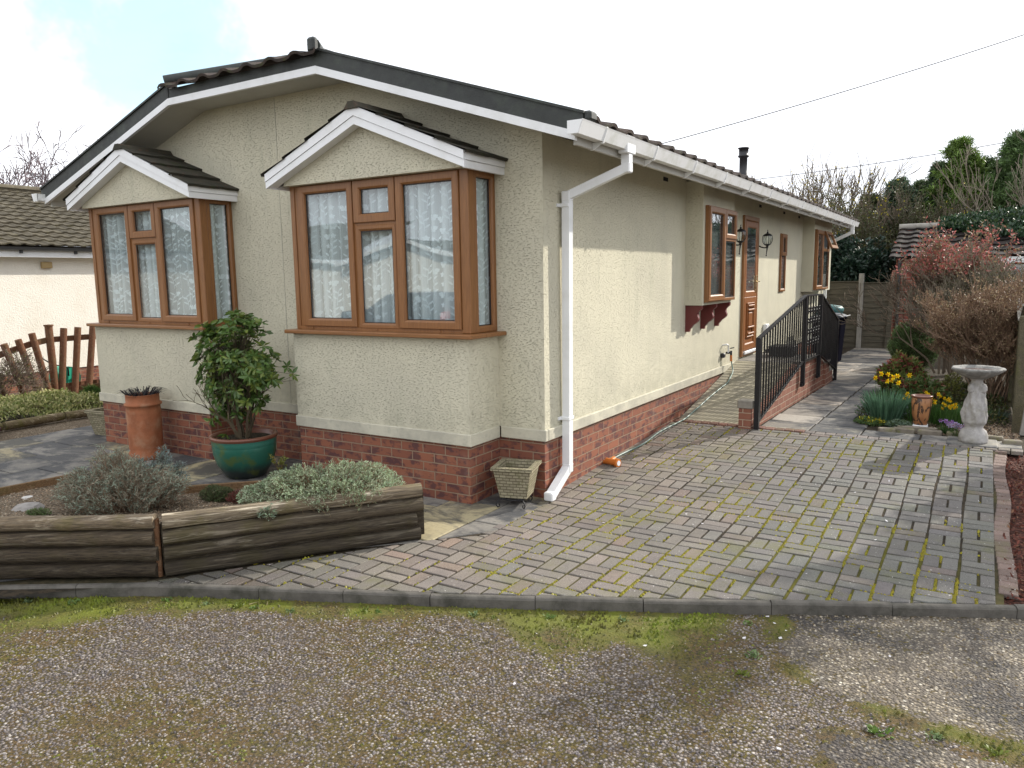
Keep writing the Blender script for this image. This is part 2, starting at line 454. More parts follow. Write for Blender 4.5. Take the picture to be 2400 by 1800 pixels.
# ------------------------------------------------------------------ roof tile sheet
def tile_sheet(mb, O, U, V, lu, lv, us=None, ue=None, tw=.30, course=.34, roll=.028, step=.028, seg=8, jit=.12, sd=1, edge=True):
    O = np.array(O, float); U = nrm(U); V = nrm(V); Nn = nrm(np.cross(U, V)); Nn = Nn if Nn[2] > 0 else -Nn
    r = np.random.default_rng(sd)
    nc = max(1, int(math.ceil(lv/course - 1e-6))); nt_ = int(math.ceil(lu/tw)); n = nt_*seg
    ua = np.minimum(np.arange(n+1)/seg*tw, lu)
    ph = (np.arange(n+1)/seg) % 1.0
    prof = roll*np.clip(np.cos((ph-.25)*2*PI)*.9+.15, 0, 1)**.8
    for j in range(nc):
        v0, v1 = j*course, min(lv, (j+1)*course + .02)
        cj = 1-jit*r.random(nt_+1)*1.6
        dz = (r.random(nt_+1)-.5)*.006
        rows = []
        for v, h in ((v0, step), (v1, 0.0)):
            a = us(v) if us else 0; b = ue(v) if ue else lu
            uu = np.clip(ua, a, b)
            rows.append([O + U*uu[i] + V*v + Nn*(prof[i] + h + dz[min(i//seg, nt_)]) for i in range(n+1)])
        low = [p - Nn*.024 for p in rows[0]]
        q = []; c = []; qs = []
        for i in range(n):
            k = cj[i//seg]
            q.append((rows[0][i], rows[0][i+1], rows[1][i+1], rows[1][i])); c.append((k, k, k))
            qs.append((low[i], low[i+1], rows[0][i+1], rows[0][i]))
        q = np.array(q); qs = np.array(qs); c = np.array(c)
        A = np.linalg.norm(np.cross(q[:, 1]-q[:, 0], q[:, 2]-q[:, 0]), axis=1) > 1e-7
        A2 = np.linalg.norm(np.cross(qs[:, 1]-qs[:, 0], qs[:, 2]-qs[:, 0]), axis=1) > 1e-7
        mb.arr(q[A], 4, c[A]); mb.arr(qs[A2], 4, c[A2]*.9)
    return mb

# ------------------------------------------------------------------ framed windows
class Frame:
    """a wall plane: 'f' faces -Y at y=p (u runs along X); 's' faces +X at x=p (u runs along Y)"""
    def __init__(s, kind, p): s.k = kind; s.p = p
    def P(s, u, w, z): return (u, s.p - w, z) if s.k == 'f' else (s.p + w, u, z)
    def box(s, mb, u0, u1, w0, w1, z0, z1, **k):
        a = s.P(u0, w0, z0); b = s.P(u1, w1, z1)
        return mb.box(a[0], b[0], a[1], b[1], a[2], b[2], **k)
    def bev(s, mb, u0, u1, w0, w1, z0, z1, b=.004, **k):
        a = s.P(u0, w0, z0); c = s.P(u1, w1, z1)
        return mb.bevbox(a[0], c[0], a[1], c[1], a[2], c[2], b, **k)
    def ring(s, mb, u0, u1, z0, z1, width, w0, w1, wg):
        """mitred moulding: w0 back, w1 front face, wg glass depth"""
        lv = [(0, w0), (0, w1-.005), (.005, w1), (width-.016, w1), (width-.003, w1-.010), (width, wg)]
        V = []; F = []
        for d, w in lv:
            for (a, b) in ((u0+d, z0+d), (u1-d, z0+d), (u1-d, z1-d), (u0+d, z1-d)): V.append(s.P(a, w, b))
        for i in range(len(lv)-1):
            for k in range(4): F.append((i*4+k, i*4+(k+1) % 4, (i+1)*4+(k+1) % 4, (i+1)*4+k))
        return mb.add(V, F)

def casement(fr, parent, u0, u1, z0, z1, width=.068, proud=.016, name='casement', mat=None, tilt=0):
    mb = MB(); fr.ring(mb, u0, u1, z0, z1, width, -.03, proud, -.012)
    o = mb.build(name, mat or M['brown'], parent, recalc=False)
    pane(fr, parent, u0+width, u1-width, z0+width, z1-width)
    return o
def pane(fr, parent, u0, u1, z0, z1, w=-.014, mat=None):
    mb = MB(); fr.box(mb, u0-.006, u1+.006, w-.006, w, z0-.006, z1+.006)
    g = mb.build('pane', mat or M['glass'], parent)
    gk = MB(); e = .006
    for a in ((u0-.001, u1+.001, z0-.001, z0+e), (u0-.001, u1+.001, z1-e, z1+.001), (u0-.001, u0+e, z0, z1), (u1-e, u1+.001, z0, z1)):
        fr.box(gk, a[0], a[1], w-.0005, w+.003, a[2], a[3])
    gk.build('glazing_seal', M['black_plastic'], parent)
    return g

# ------------------------------------------------------------------ the bungalow
HW = -5.84   # left corner
house = empty('bungalow', (-2.9, 6, 0), 'cream roughcast park bungalow with brown bay windows and black-edged roof', 'bungalow')

def gtop(x):
    """underside of the raking soffit on the gable"""
    if x > -1.91: return 3.49 - (x+1.91)*.326
    if x > -3.90: return 3.49
    return 3.49 + (x+3.90)*.326
def gable_piece(mb, x0, x1, z0):
    xs = sorted({x0, x1} | {b for b in (-1.91, -3.90) if x0 < b < x1})
    poly = [(x0, z0), (x1, z0)] + [(x, gtop(x)) for x in xs[::-1]]
    mb.prism(poly, 'y', 0, .1)
BX = [(-2.33, -.4256), (-5.49, -3.5856)]
mb = MB()
zo0, zo1 = 1.36, 2.60
gable_piece(mb, BX[0][1]-.03, 0, .56)
gable_piece(mb, BX[1][1]-.03, BX[0][0]+.03, .56)
gable_piece(mb, HW, BX[1][0]+.03, .56)
for a, b in BX:
    gable_piece(mb, a+.03, b-.03, zo1)
    mb.box(a+.03, b-.03, 0, .1, .56, zo0)
mb.build('front_wall', M['wall'], house)
mb = MB()
mb.box(-.1, 0, .1, 12.14, .56, 2.86)
mb.build('side_wall', M['wall'], house)
mb = MB(); mb.box(HW, HW+.1, .1, 12.14, .56, 2.86); mb.build('side_wall', M['wall'], house)
mb = MB(); mb.prism([(HW+.1, .56), (-.1, .56), (-.1, 2.86), (-1.91, 3.45), (-3.9, 3.45), (HW+.1, 2.86)], 'y', 12.04, 12.14); mb.build('back_wall', M['wall'], house)
mb = MB(); mb.box(-2.894, -2.886, -.0025, .0, .56, 3.485); mb.build('wall_joint', M['band'], house)
# smooth band
mb = MB(); e = .018
mb.bevbox(-.4256+e, e, -e, .03, .47, .565, .006)
mb.bevbox(BX[1][1]+e, BX[0][0]-e, -e, .03, .47, .565, .006)
mb.bevbox(HW-e, BX[1][0]-e, -e, .03, .47, .565, .006)
mb.bevbox(-.05, e+.001, .031, 12.16, .47, .565, .006)
mb.bevbox(HW-e, HW+.05, .031, 12.16, .47, .565, .006)
mb.build('plinth_band', M['band'], house)
# brick plinth
mb = MB()
mb.box(HW+.008, -.008, .008, 12.13, -.3, .475)
mb.build('brick_plinth', M['brick'], house)
# interior shell
mb = MB()
mb.box(HW+.12, -.12, .1, 4.2, .55, .6); mb.box(HW+.12, -.12, 4.2, 4.3, .6, 2.8); mb.box(HW+.12, -.12, .1, 4.2, 2.8, 2.83)
mb.box(-2.95, -2.87, .12, 4.2, .6, 2.8)
mb.build('room', M['room'], house)

# soffit
mb = MB()
so_ = [(.455, gtop(.455)), (-1.91, 3.49), (-3.90, 3.49), (-6.265, gtop(-6.265))]
poly = so_ + [(x, z+.018) for x, z in so_[::-1]]
mb.prism(poly, 'y', -.39, .0)
mb.prism([(.455, gtop(.455)), (.001, gtop(.001)), (.001, gtop(.001)+.018), (.455, gtop(.455)+.018)], 'y', .0, 12.42)
mb.prism([(-6.265, gtop(-6.265)), (HW-.001, gtop(HW)), (HW-.001, gtop(HW)+.018), (-6.265, gtop(-6.265)+.018)], 'y', .0, 12.42)
mb.build('soffit', M['soffit'], house)
# white strip and black verge board
low = [(.49, 2.685), (-1.91, 3.47), (-3.90, 3.47), (-6.30, 2.685)]
def strip(mb, lo, h0, h1, y0, y1):
    for i in range(len(lo)-1):
        (a, za), (b, zb) = lo[i], lo[i+1]
        mb.prism([(a, za+h0), (b, zb+h0), (b, zb+h1), (a, za+h1)], 'y', y0, y1)
mb = MB(); strip(mb, low, 0, .062, -.418, -.385); mb.build('verge_trim', M['white'], house)
mb = MB()
hi = [(.56, 2.662), (-1.91, 3.47), (-3.90, 3.47), (-6.37, 2.662)]
strip(mb, [hi[0], hi[1]], .064, .205, -.41, -.36)
strip(mb, [hi[1], hi[2]], .064, .15, -.405, -.36)
strip(mb, [hi[2], hi[3]], .064, .205, -.41, -.36)
# folded-over top edge of the verge
for (a, za), (b, zb) in ((hi[0], hi[1]), (hi[2], hi[3])):
    mb.prism([(a, za+.19), (b, zb+.19), (b, zb+.208), (a, za+.208)], 'y', -.425, -.30)
# end cap beside the gutter
mb.bevbox(.535, .605, -.41, -.30, 2.805, 2.872, .015)
mb.build('roof_verge', M['verge'], house)
# side fascias
for xa in (.45, -6.285):
    mb = MB(); mb.box(xa, xa+.025, -.36, 12.42, 2.665, 2.79); mb.build('fascia', M['soffit'], house)
# tiles: right, left, front half-hip
mb = MB(); sl = math.atan(.322); ca, sa = math.cos(sl), math.sin(sl)
L = (3.46)/ca; hipv = 2.46/ca
def us_r(v): return 0 if v < hipv else (v-hipv)*1.05
tile_sheet(mb, (.56, -.33, 2.80), (0, 1, 0), (-ca, 0, sa), 12.82, L, us=us_r, tw=.30, roll=.032, step=.03)
tile_sheet(mb, (-6.37, -.33, 2.80), (0, 1, 0), (ca, 0, sa), 12.82, L, us=us_r, tw=.30, sd=2)
H = 1.0/ (1.0/ca); hl = 1.16
tile_sheet(mb, (-3.96, -.47, 3.60), (1, 0, 0), (0, ca, sa), 2.12, hl, us=lambda v: v*.92, ue=lambda v: 2.12-v*.92, tw=.3, roll=.035, sd=3)
mb.build('roof_tiles', M['roof'], house)
mb = MB()
mb.tube([(-1.90, -.43, 3.69), (-2.9, .66, 4.02)], .055, 8); mb.tube([(-3.91, -.43, 3.69), (-2.9, .66, 4.02)], .055, 8)
mb.tube([(-2.9, .6, 4.02), (-2.9, 12.45, 4.02)], .07, 8)
mb.bevbox(-1.955, -1.865, -.47, -.40, 3.63, 3.75, .02)
mb.build('ridge_tiles', M['verge'], house)

# gutter: square-line white channel, brackets, unions
def gutter(x0, y0, y1, parent, sgn=1):
    mb = MB()
    X = lambda a: x0 + sgn*a
    out = [(0, .085), (0, .012), (.02, 0), (.082, 0), (.112, .078), (.118, .09), (.108, .09), (.078, .01), (.022, .01), (.01, .02), (.01, .085)]
    n_ = len(out)
    V = [(X(a), y0, 2.712+z) for a, z in out] + [(X(a), y1, 2.712+z) for a, z in out]
    F = [(i, (i+1) % n_, n_+(i+1) % n_, n_+i) for i in range(n_)]
    F += [tuple(range(n_))[::-1], tuple(range(n_, 2*n_))]
    mb.add(V, F)
    mb.prism([(X(0), 2.714), (X(.08), 2.714), (X(.112), 2.80), (X(0), 2.80)], 'y', y0-.004, y0+.006)
    mb.prism([(X(0), 2.714), (X(.08), 2.714), (X(.112), 2.80), (X(0), 2.80)], 'y', y1-.006, y1+.004)
    g = mb.build('gutter', M['gutter'], parent)
    ys = list(np.arange(y0+.38, y1, .98))
    for y in ys:
        b = MB()
        pr = [(-.002, -.012), (.085, -.012), (.121, .09), (.113, .098), (.100, .085), (.078, -.002), (-.002, -.002)]
        b.prism([(X(a), 2.71+z) for a, z in pr], 'y', y, y+.018)
        b.prism([(X(-.02), 2.66), (X(.0), 2.66), (X(.07), 2.70), (X(-.02), 2.70)], 'y', y+.008, y+.02)
        b.build('gutter_bracket', M['gutter'], g)
    return g
g = gutter(.476, -.50, 12.5, house)
gutter(-6.286, -.50, 12.5, house, -1)

def sqpipe(mb, pts, w=.065):
    for i in range(len(pts)-1):
        mb.bar(pts[i], pts[i+1], w, w, up=(0, 1, 0) if abs(nrm(np.array(pts[i+1])-np.array(pts[i]))[2]) > .9 else (0, 0, 1))
    for p in pts[1:-1]:
        mb.bevbox(p[0]-w*.56, p[0]+w*.56, p[1]-w*.56, p[1]+w*.56, p[2]-w*.6, p[2]+w*.6, .008)
# near downpipe with swan neck and kicked-out shoe
mb = MB()
DPX, DPY = .05, .29
sqpipe(mb, [(.535, .36, 2.72), (.535, .36, 2.585), (DPX+.01, DPY, 2.40), (DPX, DPY, .20), (.055, -.02, .035)])
dp = mb.build('downpipe', M['white'], house)
for z in (2.33, .62):
    mb = MB(); mb.bevbox(-.002, .09, DPY-.045, DPY+.045, z-.014, z+.014, .004); mb.box(0, .012, DPY-.075, DPY+.075, z-.012, z+.012); mb.build('pipe_clip', M['white'], dp)
mb = MB(); mb.bevbox(.495, .575, .28, .44, 2.685, 2.815, .006); mb.build('gutter_outlet', M['white'], dp)
mb = MB(); mb.bevbox(.02, .10, -.07, -.0, .005, .075, .008); mb.build('pipe_shoe', M['white'], dp)
mb = MB()
sqpipe(mb, [(.535, 11.95, 2.72), (.535, 11.95, 2.58), (.055, 11.95, 2.36), (.05, 11.95, .15)])
mb.build('downpipe', M['white'], house)

# flue
mb = MB()
mb.lathe(-1.0, 9.3, [(.001, 4.06), (.105, 4.06), (.105, 4.045), (.085, 4.04), (.085, 3.93), (.1, 3.92), (.1, 3.90), (.07, 3.88), (.07, 3.62), (.076, 3.61), (.076, 3.25)], 20)
mb.build('chimney_flue', M['black_plastic'], house)

# ------------------------------------------------------------------ bay windows
def lace(parent_label, x0, x1, side_x, y, name_group):
    pass
def bay(dx, label):
    x0, x1 = -2.33+dx, -.4256+dx
    r = empty if False else None
    mb = MB(); mb.box(x0, x1, -.428, 0, .56, 1.312)
    b = mb.build('bay_window', M['wall'], house); b['label'] = label
    mb = MB(); mb.box(x0+.01, x1-.01, -.42, .008, -.3, .475); mb.build('bay_plinth', M['brick'], b)
    mb = MB(); e = .016
    mb.bevbox(x0-e, x1+e, -.428-e, 0-.019, .468, .566, .006); mb.build('bay_band', M['band'], b)
    # gable infill
    cx = -1.385+dx
    mb = MB()
    mb.prism([(x0+.01, 2.585), (x1-.01, 2.585), (x1-.01, 2.61), (cx, 3.02), (x0+.01, 2.61)], 'y', -.455, -.34)
    mb.build('bay_gable', M['wall'], b)
    # sill
    mb = MB()
    mb.bevbox(x0-.035, x1+.085, -.505, -.30, 1.312, 1.345, .006)
    mb.bevbox(x1-.04, x1+.084, -.299, .0, 1.3125, 1.3445, .006)
    mb.bevbox(x0-.034, x0+.04, -.299, .0, 1.3125, 1.3445, .006)
    mb.build('window_sill', M['brownh'], b)
    fr = Frame('f', -.383)
    mb = MB()
    z0, z1 = 1.346, 2.588
    fr.bev(mb, x0, x0+.05, -.07, .0, z0, z1, .004)          # left post
    fr.bev(mb, x1-.082, x1, -.082, .0, z0, z1, .006)        # right post
    fr.box(mb, x0+.05, x1-.082, -.06, -.004, z0, z0+.03)    # bottom rail
    fr.box(mb, x0+.05, x1-.082, -.06, -.004, z1-.012, z1)
    m1, m2 = -1.585+dx, -1.13+dx
    for u in (m1, m2): fr.box(mb, u-.02, u+.02, -.06, -.004, z0+.03, z1-.012)
    fr.box(mb, m1+.02, m2-.02, -.06, -.004, 2.19, 2.245)    # transom
    mb.build('window_frame', M['brown'], b)
    casement(fr, b, x0+.115, m1-.006, 1.376, 2.578)
    casement(fr, b, m1+.006, m2-.004, 2.238, 2.578, .072)
    casement(fr, b, m2+.006, x1-.083, 1.376, 2.578)
    # fixed light in the middle
    mb = MB(); fr.ring(mb, m1+.015, m2-.012, 1.368, 2.215, .045, -.04, .002, -.014); mb.build('fixed_light', M['brown'], b, recalc=False)
    pane(fr, b, m1+.06, m2-.057, 1.413, 2.17, -.016)
    for u in (x0+.2, -1.38+dx, x1-.3):
        mb = MB(); mb.tube([fr.P(u, -.006, 1.358), fr.P(u, .003, 1.358)], .010, 8); mb.build('drain_cap', M['brownh'], b)
    # filler beside the left post
    mb = MB(); fr.box(mb, x0+.052, x0+.112, -.05, -.010, z0+.031, z1-.013); mb.build('frame_packer', M['brown'], b)
    # return light facing the drive
    fs = Frame('s', x1)
    mb = MB()
    fs.ring(mb, -.302, -.002, z0, z1, .052, -.05, -.004, -.03)
    mb.build('return_frame', M['brown'], b, recalc=False)
    pane(fs, b, -.25, -.054, z0+.052, z1-.052, -.032)
    fs2 = Frame('s', x0)
    mb = MB(); mb.box(x0, x0+.05, -.31, 0, z0, z1); mb.build('return_panel', M['brown'], b)
    # roof
    mb = MB()
    dzs = math.atan(.43); c2, s2 = math.cos(dzs), math.sin(dzs); LV = 1.075/c2
    tile_sheet(mb, (cx+1.075, -.575, 2.668), (0, 1, 0), (-c2, 0, s2), .575, LV, tw=.29, course=.30, roll=.005, step=.022, sd=5)
    tile_sheet(mb, (cx-1.075, -.575, 2.668), (0, 1, 0), (c2, 0, s2), .575, LV, tw=.29, course=.30, roll=.005, step=.022, sd=6)
    mb.prism([(cx-.075, 3.10), (cx+.075, 3.10), (cx+.03, 3.155), (cx-.03, 3.155)], 'y', -.58, 0)
    # solid deck under the tiles
    mb.prism([(cx-1.03, 2.675), (cx+1.03, 2.675), (cx, 3.105)], 'y', -.335, 0)
    mb.build('bay_roof', M['roof_bay'], b)
    # gable boards: two stepped white boards each side, and the returns
    mb = MB()
    ex = 1.05
    for s in (1, -1):
        T0, T1 = (cx, 3.128), (cx+s*ex, 2.685)
        mid0, mid1 = (cx, 3.05), (cx+s*ex, 2.622)
        B0, B1 = (cx, 2.985), (cx+s*ex, 2.565)
        mb.prism([T0, T1, mid1, mid0], 'y', -.560, -.53)
        mb.prism([(mid0[0], mid0[1]-.003), (mid1[0], mid1[1]-.003), B1, B0], 'y', -.553, -.527)
    xr = cx+ex
    mb.box(xr-.028, xr+.002, -.529, 0, 2.622, 2.687); mb.box(xr-.030, xr-.005, -.526, 0, 2.565, 2.619)
    xl = cx-ex
    mb.box(xl-.002, xl+.028, -.529, 0, 2.622, 2.687); mb.box(xl+.005, xl+.030, -.526, 0, 2.565, 2.619)
    for s in (1, -1):
        mb.prism([(cx, 2.992), (cx+s*(ex-.02), 2.572), (cx+s*(ex-.02), 2.584), (cx, 3.004)], 'y', -.527, -.456)
    mb.build('gable_board', M['white'], b)
    for xa, xb in ((x1, xr-.03), (xl+.03, x0)):
        mb = MB(); mb.box(xa, xb, -.409, 0, 2.591, 2.60); mb.build('bay_soffit', M['soffit'], b)
    return b
bay(0, 'nearer bay window beside the drive, under its white gable boards')
bay(-3.16, 'farther bay window behind the potted shrub, roof tiles flecked with lichen')

# net curtains: pleated sheet with embroidered sprays, butterflies and flowers
def net(x0, x1, z0, z1, fy, label, frame='f', seed=1, folds=9.0, dens=1.0, motif=True, sheet=.58):
    r = np.random.default_rng(seed)
    Wd = x1-x0; nu = int(Wd/.012)
    ph = r.random(4)*6
    def off(u):
        t = (u-x0)
        return .018*math.sin(t*folds*2*PI/1.0+ph[0]+.9*math.sin(t*5+ph[1])) + .008*math.sin(t*31+ph[2])
    def P(u, z, d=0):
        o_ = off(u)*(1-.25*(z-z0)/(z1-z0)*math.sin(u*9)) + d
        return (u, fy - o_, z) if frame == 'f' else (fy + o_, u, z)
    root = empty('net_curtain', P((x0+x1)/2, z0), label, 'net curtain')
    mb = MB()
    for i in range(nu):
        a, b = x0+Wd*i/nu, x0+Wd*(i+1)/nu
        # cloth reads denser where the pleat turns edge-on
        sl_ = abs(off(b)-off(a))/(b-a)
        g_s = .5+.5*math.sin((a-x0)*folds*2*PI+ph[0]+.6+.8*math.sin(a*7+ph[1])); k = min(.80, sheet*.85 + .15*sl_ + .36*g_s**2)
        zs = np.linspace(z0, z1, 7)
        for j in range(6):
            mb.add([P(a, zs[j]), P(b, zs[j]), P(b, zs[j+1]), P(a, zs[j+1])], [(0, 1, 2, 3)], (k, k, k))
    mb.build('cloth', M['net'], root, recalc=False)
    if motif:
        mb = MB(); c = (.93, .93, .93); d = .004
        def leafp(u, z, ang, L_, W_):
            pts = [(0, 0), (.35, .5), (.7, .42), (1, 0), (.7, -.42), (.35, -.5)]
            V = []
            for a, b in pts:
                uu = u + L_*a*math.cos(ang) - W_*b*math.sin(ang); zz = z + L_*a*math.sin(ang) + W_*b*math.cos(ang)
                V.append(P(min(max(uu, x0), x1), min(max(zz, z0), z1), d))
            mb.add(V, [tuple(range(6))], c)
        col_ = x0+.05
        while col_ < x1-.02:
            z = z0 + r.random()*.1
            while z < z1-.05:
                typ = r.integers(0, 4)
                u = col_ + (r.random()-.5)*.03
                if typ <= 1:      # spray of leaves on a curved stem
                    lean = (r.random()-.5)*.8
                    pts = [(u+lean*.05*t*t*1.4, z+.13*t) for t in np.linspace(0, 1, 6)]
                    for (a, za), (b, zb) in zip(pts[:-1], pts[1:]):
                        mb.add([P(a-.0018, za, d), P(a+.0018, za, d), P(b+.0018, zb, d), P(b-.0018, zb, d)], [(0, 1, 2, 3)], c)
                    for k, (a, za) in enumerate(pts[1:]):
                        leafp(a, za, PI/2+(.8 if k % 2 else -.8), .044, .015)
                    z += .17
                elif typ == 2:    # flower
                    for k in range(5): leafp(u, z+.02, k*2*PI/5+.3, .024, .016)
                    z += .075
                else:             # butterfly
                    for a_ in (.5, PI-.5): leafp(u, z+.02, a_, .044, .036)
                    for a_ in (-.7, PI+.7): leafp(u, z+.02, a_, .030, .026)
                    z += .09
            col_ += .078/dens
        mb.build('embroidery', M['net'], root, recalc=False)
    return root
net(-2.27, -.52, 1.37, 2.56, -.30, 'floral net curtain across the front of the nearer bay window', seed=3)
net(-.27, -.03, 1.37, 2.56, -.485, 'narrow net curtain in the return light of the nearer bay', 's', seed=4, sheet=.5)
net(-5.43, -3.68, 1.37, 2.56, -.30, 'floral net curtain across the front of the farther bay window', seed=5, sheet=.5)
net(-.27, -.03, 1.37, 2.56, -3.645, 'narrow net curtain in the return light of the farther bay', 's', seed=6, sheet=.5)

# ------------------------------------------------------------------ side elevation: boxed windows, door, slit window
def boxwin(y0, y1, label):
    mb = MB()
    mb.box(.0, .2, y0, y1, 1.425, gtop(.2)+.0)
    b = mb.build('box_window', M['wall'], house); b['label'] = label
    return b
def side_window(b, X, y0, y1, z0, z1, split, openlight=False):
    fs = Frame('s', X)
    mb = MB()
    W_ = .035
    fs.bev(mb, y0, y1, .001, .045, z0, z0+W_, .003); fs.bev(mb, y0, y1, .001, .045, z1-W_, z1, .003)
    fs.bev(mb, y0, y0+W_, .001, .044, z0+W_, z1-W_, .003); fs.bev(mb, y1-W_, y1, .001, .044, z0+W_, z1-W_, .003)
    fs.box(mb, split-.022, split+.022, .001, .043, z0+W_, z1-W_)
    zt = z0 + (z1-z0)*.68
    fs.box(mb, split+.022, y1-W_, .001, .043, zt-.025, zt+.025)
    mb.build('window_frame', M['brown'], b)
    mb = MB(); fs.box(mb, y0+W_, y1-W_, -.0, .006, z0+W_, z1-W_); mb.build('window_blind', M['blind'], b)
    casement(Frame('s', X+.045), b, y0+.012, split-.005, z0+.012, z1-.012, .07, .014)
    pane(fs, b, split+.03, y1-W_-.008, z0+W_+.008, zt-.035, .03)
    if not openlight:
        casement(Frame('s', X+.045), b, split+.005, y1-.012, zt+.002, z1-.012, .06, .014)
    else:   # top light pushed open at the bottom
        ya, yb, h = split+.005, y1-.012, z1-.012-zt
        mb = MB()
        O = np.array((X+.06, 0, z1-.012)); D = nrm((.42, 0, -1)); Nn = nrm((1, 0, .42))
        def Q(u, w_, t): return tuple(O + D*t + Nn*w_ + np.array((0, u, 0)))
        for (u0, u1, t0, t1) in ((ya, yb, 0, .06), (ya, yb, h-.06, h), (ya, ya+.06, .06, h-.06), (yb-.06, yb, .06, h-.06)):
            mb.hexa([Q(u0, -.02, t1), Q(u1, -.02, t1), Q(u1, .02, t1), Q(u0, .02, t1)], [Q(u0, -.02, t0), Q(u1, -.02, t0), Q(u1, .02, t0), Q(u0, .02, t0)])
        mb.build('open_light', M['brown'], b)
        mb = MB(); mb.hexa([Q(ya+.06, -.004, h-.06), Q(yb-.06, -.004, h-.06), Q(yb-.06, .0, h-.06), Q(ya+.06, .0, h-.06)],
                           [Q(ya+.06, -.004, .06), Q(yb-.06, -.004, .06), Q(yb-.06, 0, .06), Q(ya+.06, 0, .06)])
        mb.build('pane', M['glass'], b)
M['blind'] = m_plain('grey_blind', (.075, .08, .085), .8, var=.6, vsc=9)
b1 = boxwin(3.28, 4.50, 'boxed-out side window on dark red brackets, nearer the drive')
side_window(b1, .2, 3.35, 4.46, 1.455, 2.54, 3.98)
b2 = boxwin(9.75, 11.6, 'farther boxed-out side window with its top light open')
side_window(b2, .2, 9.80, 11.15, 1.455, 2.56, 10.45, True)
# corbels
def corbel(y):
    mb = MB()
    t = np.linspace(0, 1, 13)
    pts = [(0.0, 1.424), (.19, 1.424), (.19, 1.385)]
    for k in t: pts.append((.185 - .075*k - .022*math.sin(k*PI*2), 1.38 - .17*k))
    pts += [(.10, 1.205), (.085, 1.19), (.07, 1.17), (.05, 1.15), (.045, 1.12), (0, 1.12)]
    mb.prism([(a, z) for a, z in pts], 'y', y, y+.055)
    return mb.build('window_bracket', M['corbel'], house)
for y in (3.31, 3.86, 4.42): corbel(y)
# slit window
mb = MB(); fs = Frame('s', 0)
fs.ring(mb, 7.93, 8.30, 1.47, 2.42, .05, .0, .03, .008)
sw = mb.build('slit_window', M['brown'], house, recalc=False)
mb = MB(); fs.box(mb, 7.97, 8.26, .001, .005, 1.51, 2.38); mb.build('window_blind', M['blind'], sw)
casement(Frame('s', .03), sw, 7.94, 8.29, 2.06, 2.41, .065, .016)
pane(fs, sw, 7.98, 8.25, 1.52, 2.04, .012)
# door
mb = MB(); fs.ring(mb, 5.64, 6.44, .60, 2.58, .07, .0, .035, .02)
door = mb.build('front_door', M['brown'], house, recalc=False)
mb = MB(); fd = Frame('s', .012)
fd.box(mb, 5.71, 6.37, -.01, .006, .60, 2.51)
fd.ring(mb, 5.712, 6.368, 1.44, 2.505, .09, .006, .022, .010)
fd.ring(mb, 5.712, 6.368, .68, 1.44, .10, .006, .022, .008)
fd.ring(mb, 5.85, 6.23, .86, 1.36, .03, .008, .035, .012)
for z in (1.30, 1.24, .99, .90): fd.bev(mb, 5.88, 6.20, .012, .05, z, z+.03, .008)
fd.bev(mb, 5.94, 6.14, .010, .032, 1.02, 1.22, .015)
mb.build('door_leaf', M['orange_door'], door)
mb = MB(); fd.bev(mb, 5.72, 6.36, .02, .05, .63, .675, .008); mb.build('weather_bar', M['white'], door)
mb = MB(); fd.box(mb, 5.80, 6.28, .009, .0105, 1.53, 2.42); mb.build('door_blind', M['blind'], door)
mb = MB(); fd.box(mb, 5.80, 6.28, .012, .016, 1.53, 2.42); mb.build('pane', M['glass'], door)
mb = MB(); fd.bev(mb, 6.295, 6.335, .022, .036, 1.50, 1.75, .004); mb.tube([fd.P(6.315, .03, 1.66), fd.P(6.315, .075, 1.66), fd.P(6.20, .075, 1.66)], .009, 8)
M['brass'] = m_plain('pale_brass', (.75, .6, .35), .25, metal=1)
mb.build('door_handle', M['brass'], door)
# vents, electric box
for y in (2.56, 6.52, 8.1, 9.3):
    mb = MB(); mb.box(-.002, .004, y, y+.13, 2.745, 2.785); mb.build('wall_vent', M['dark'], house)
mb = MB(); mb.bevbox(0, .06, 6.95, 7.13, .86, .99, .01); mb.build('meter_box', M['white'], house)

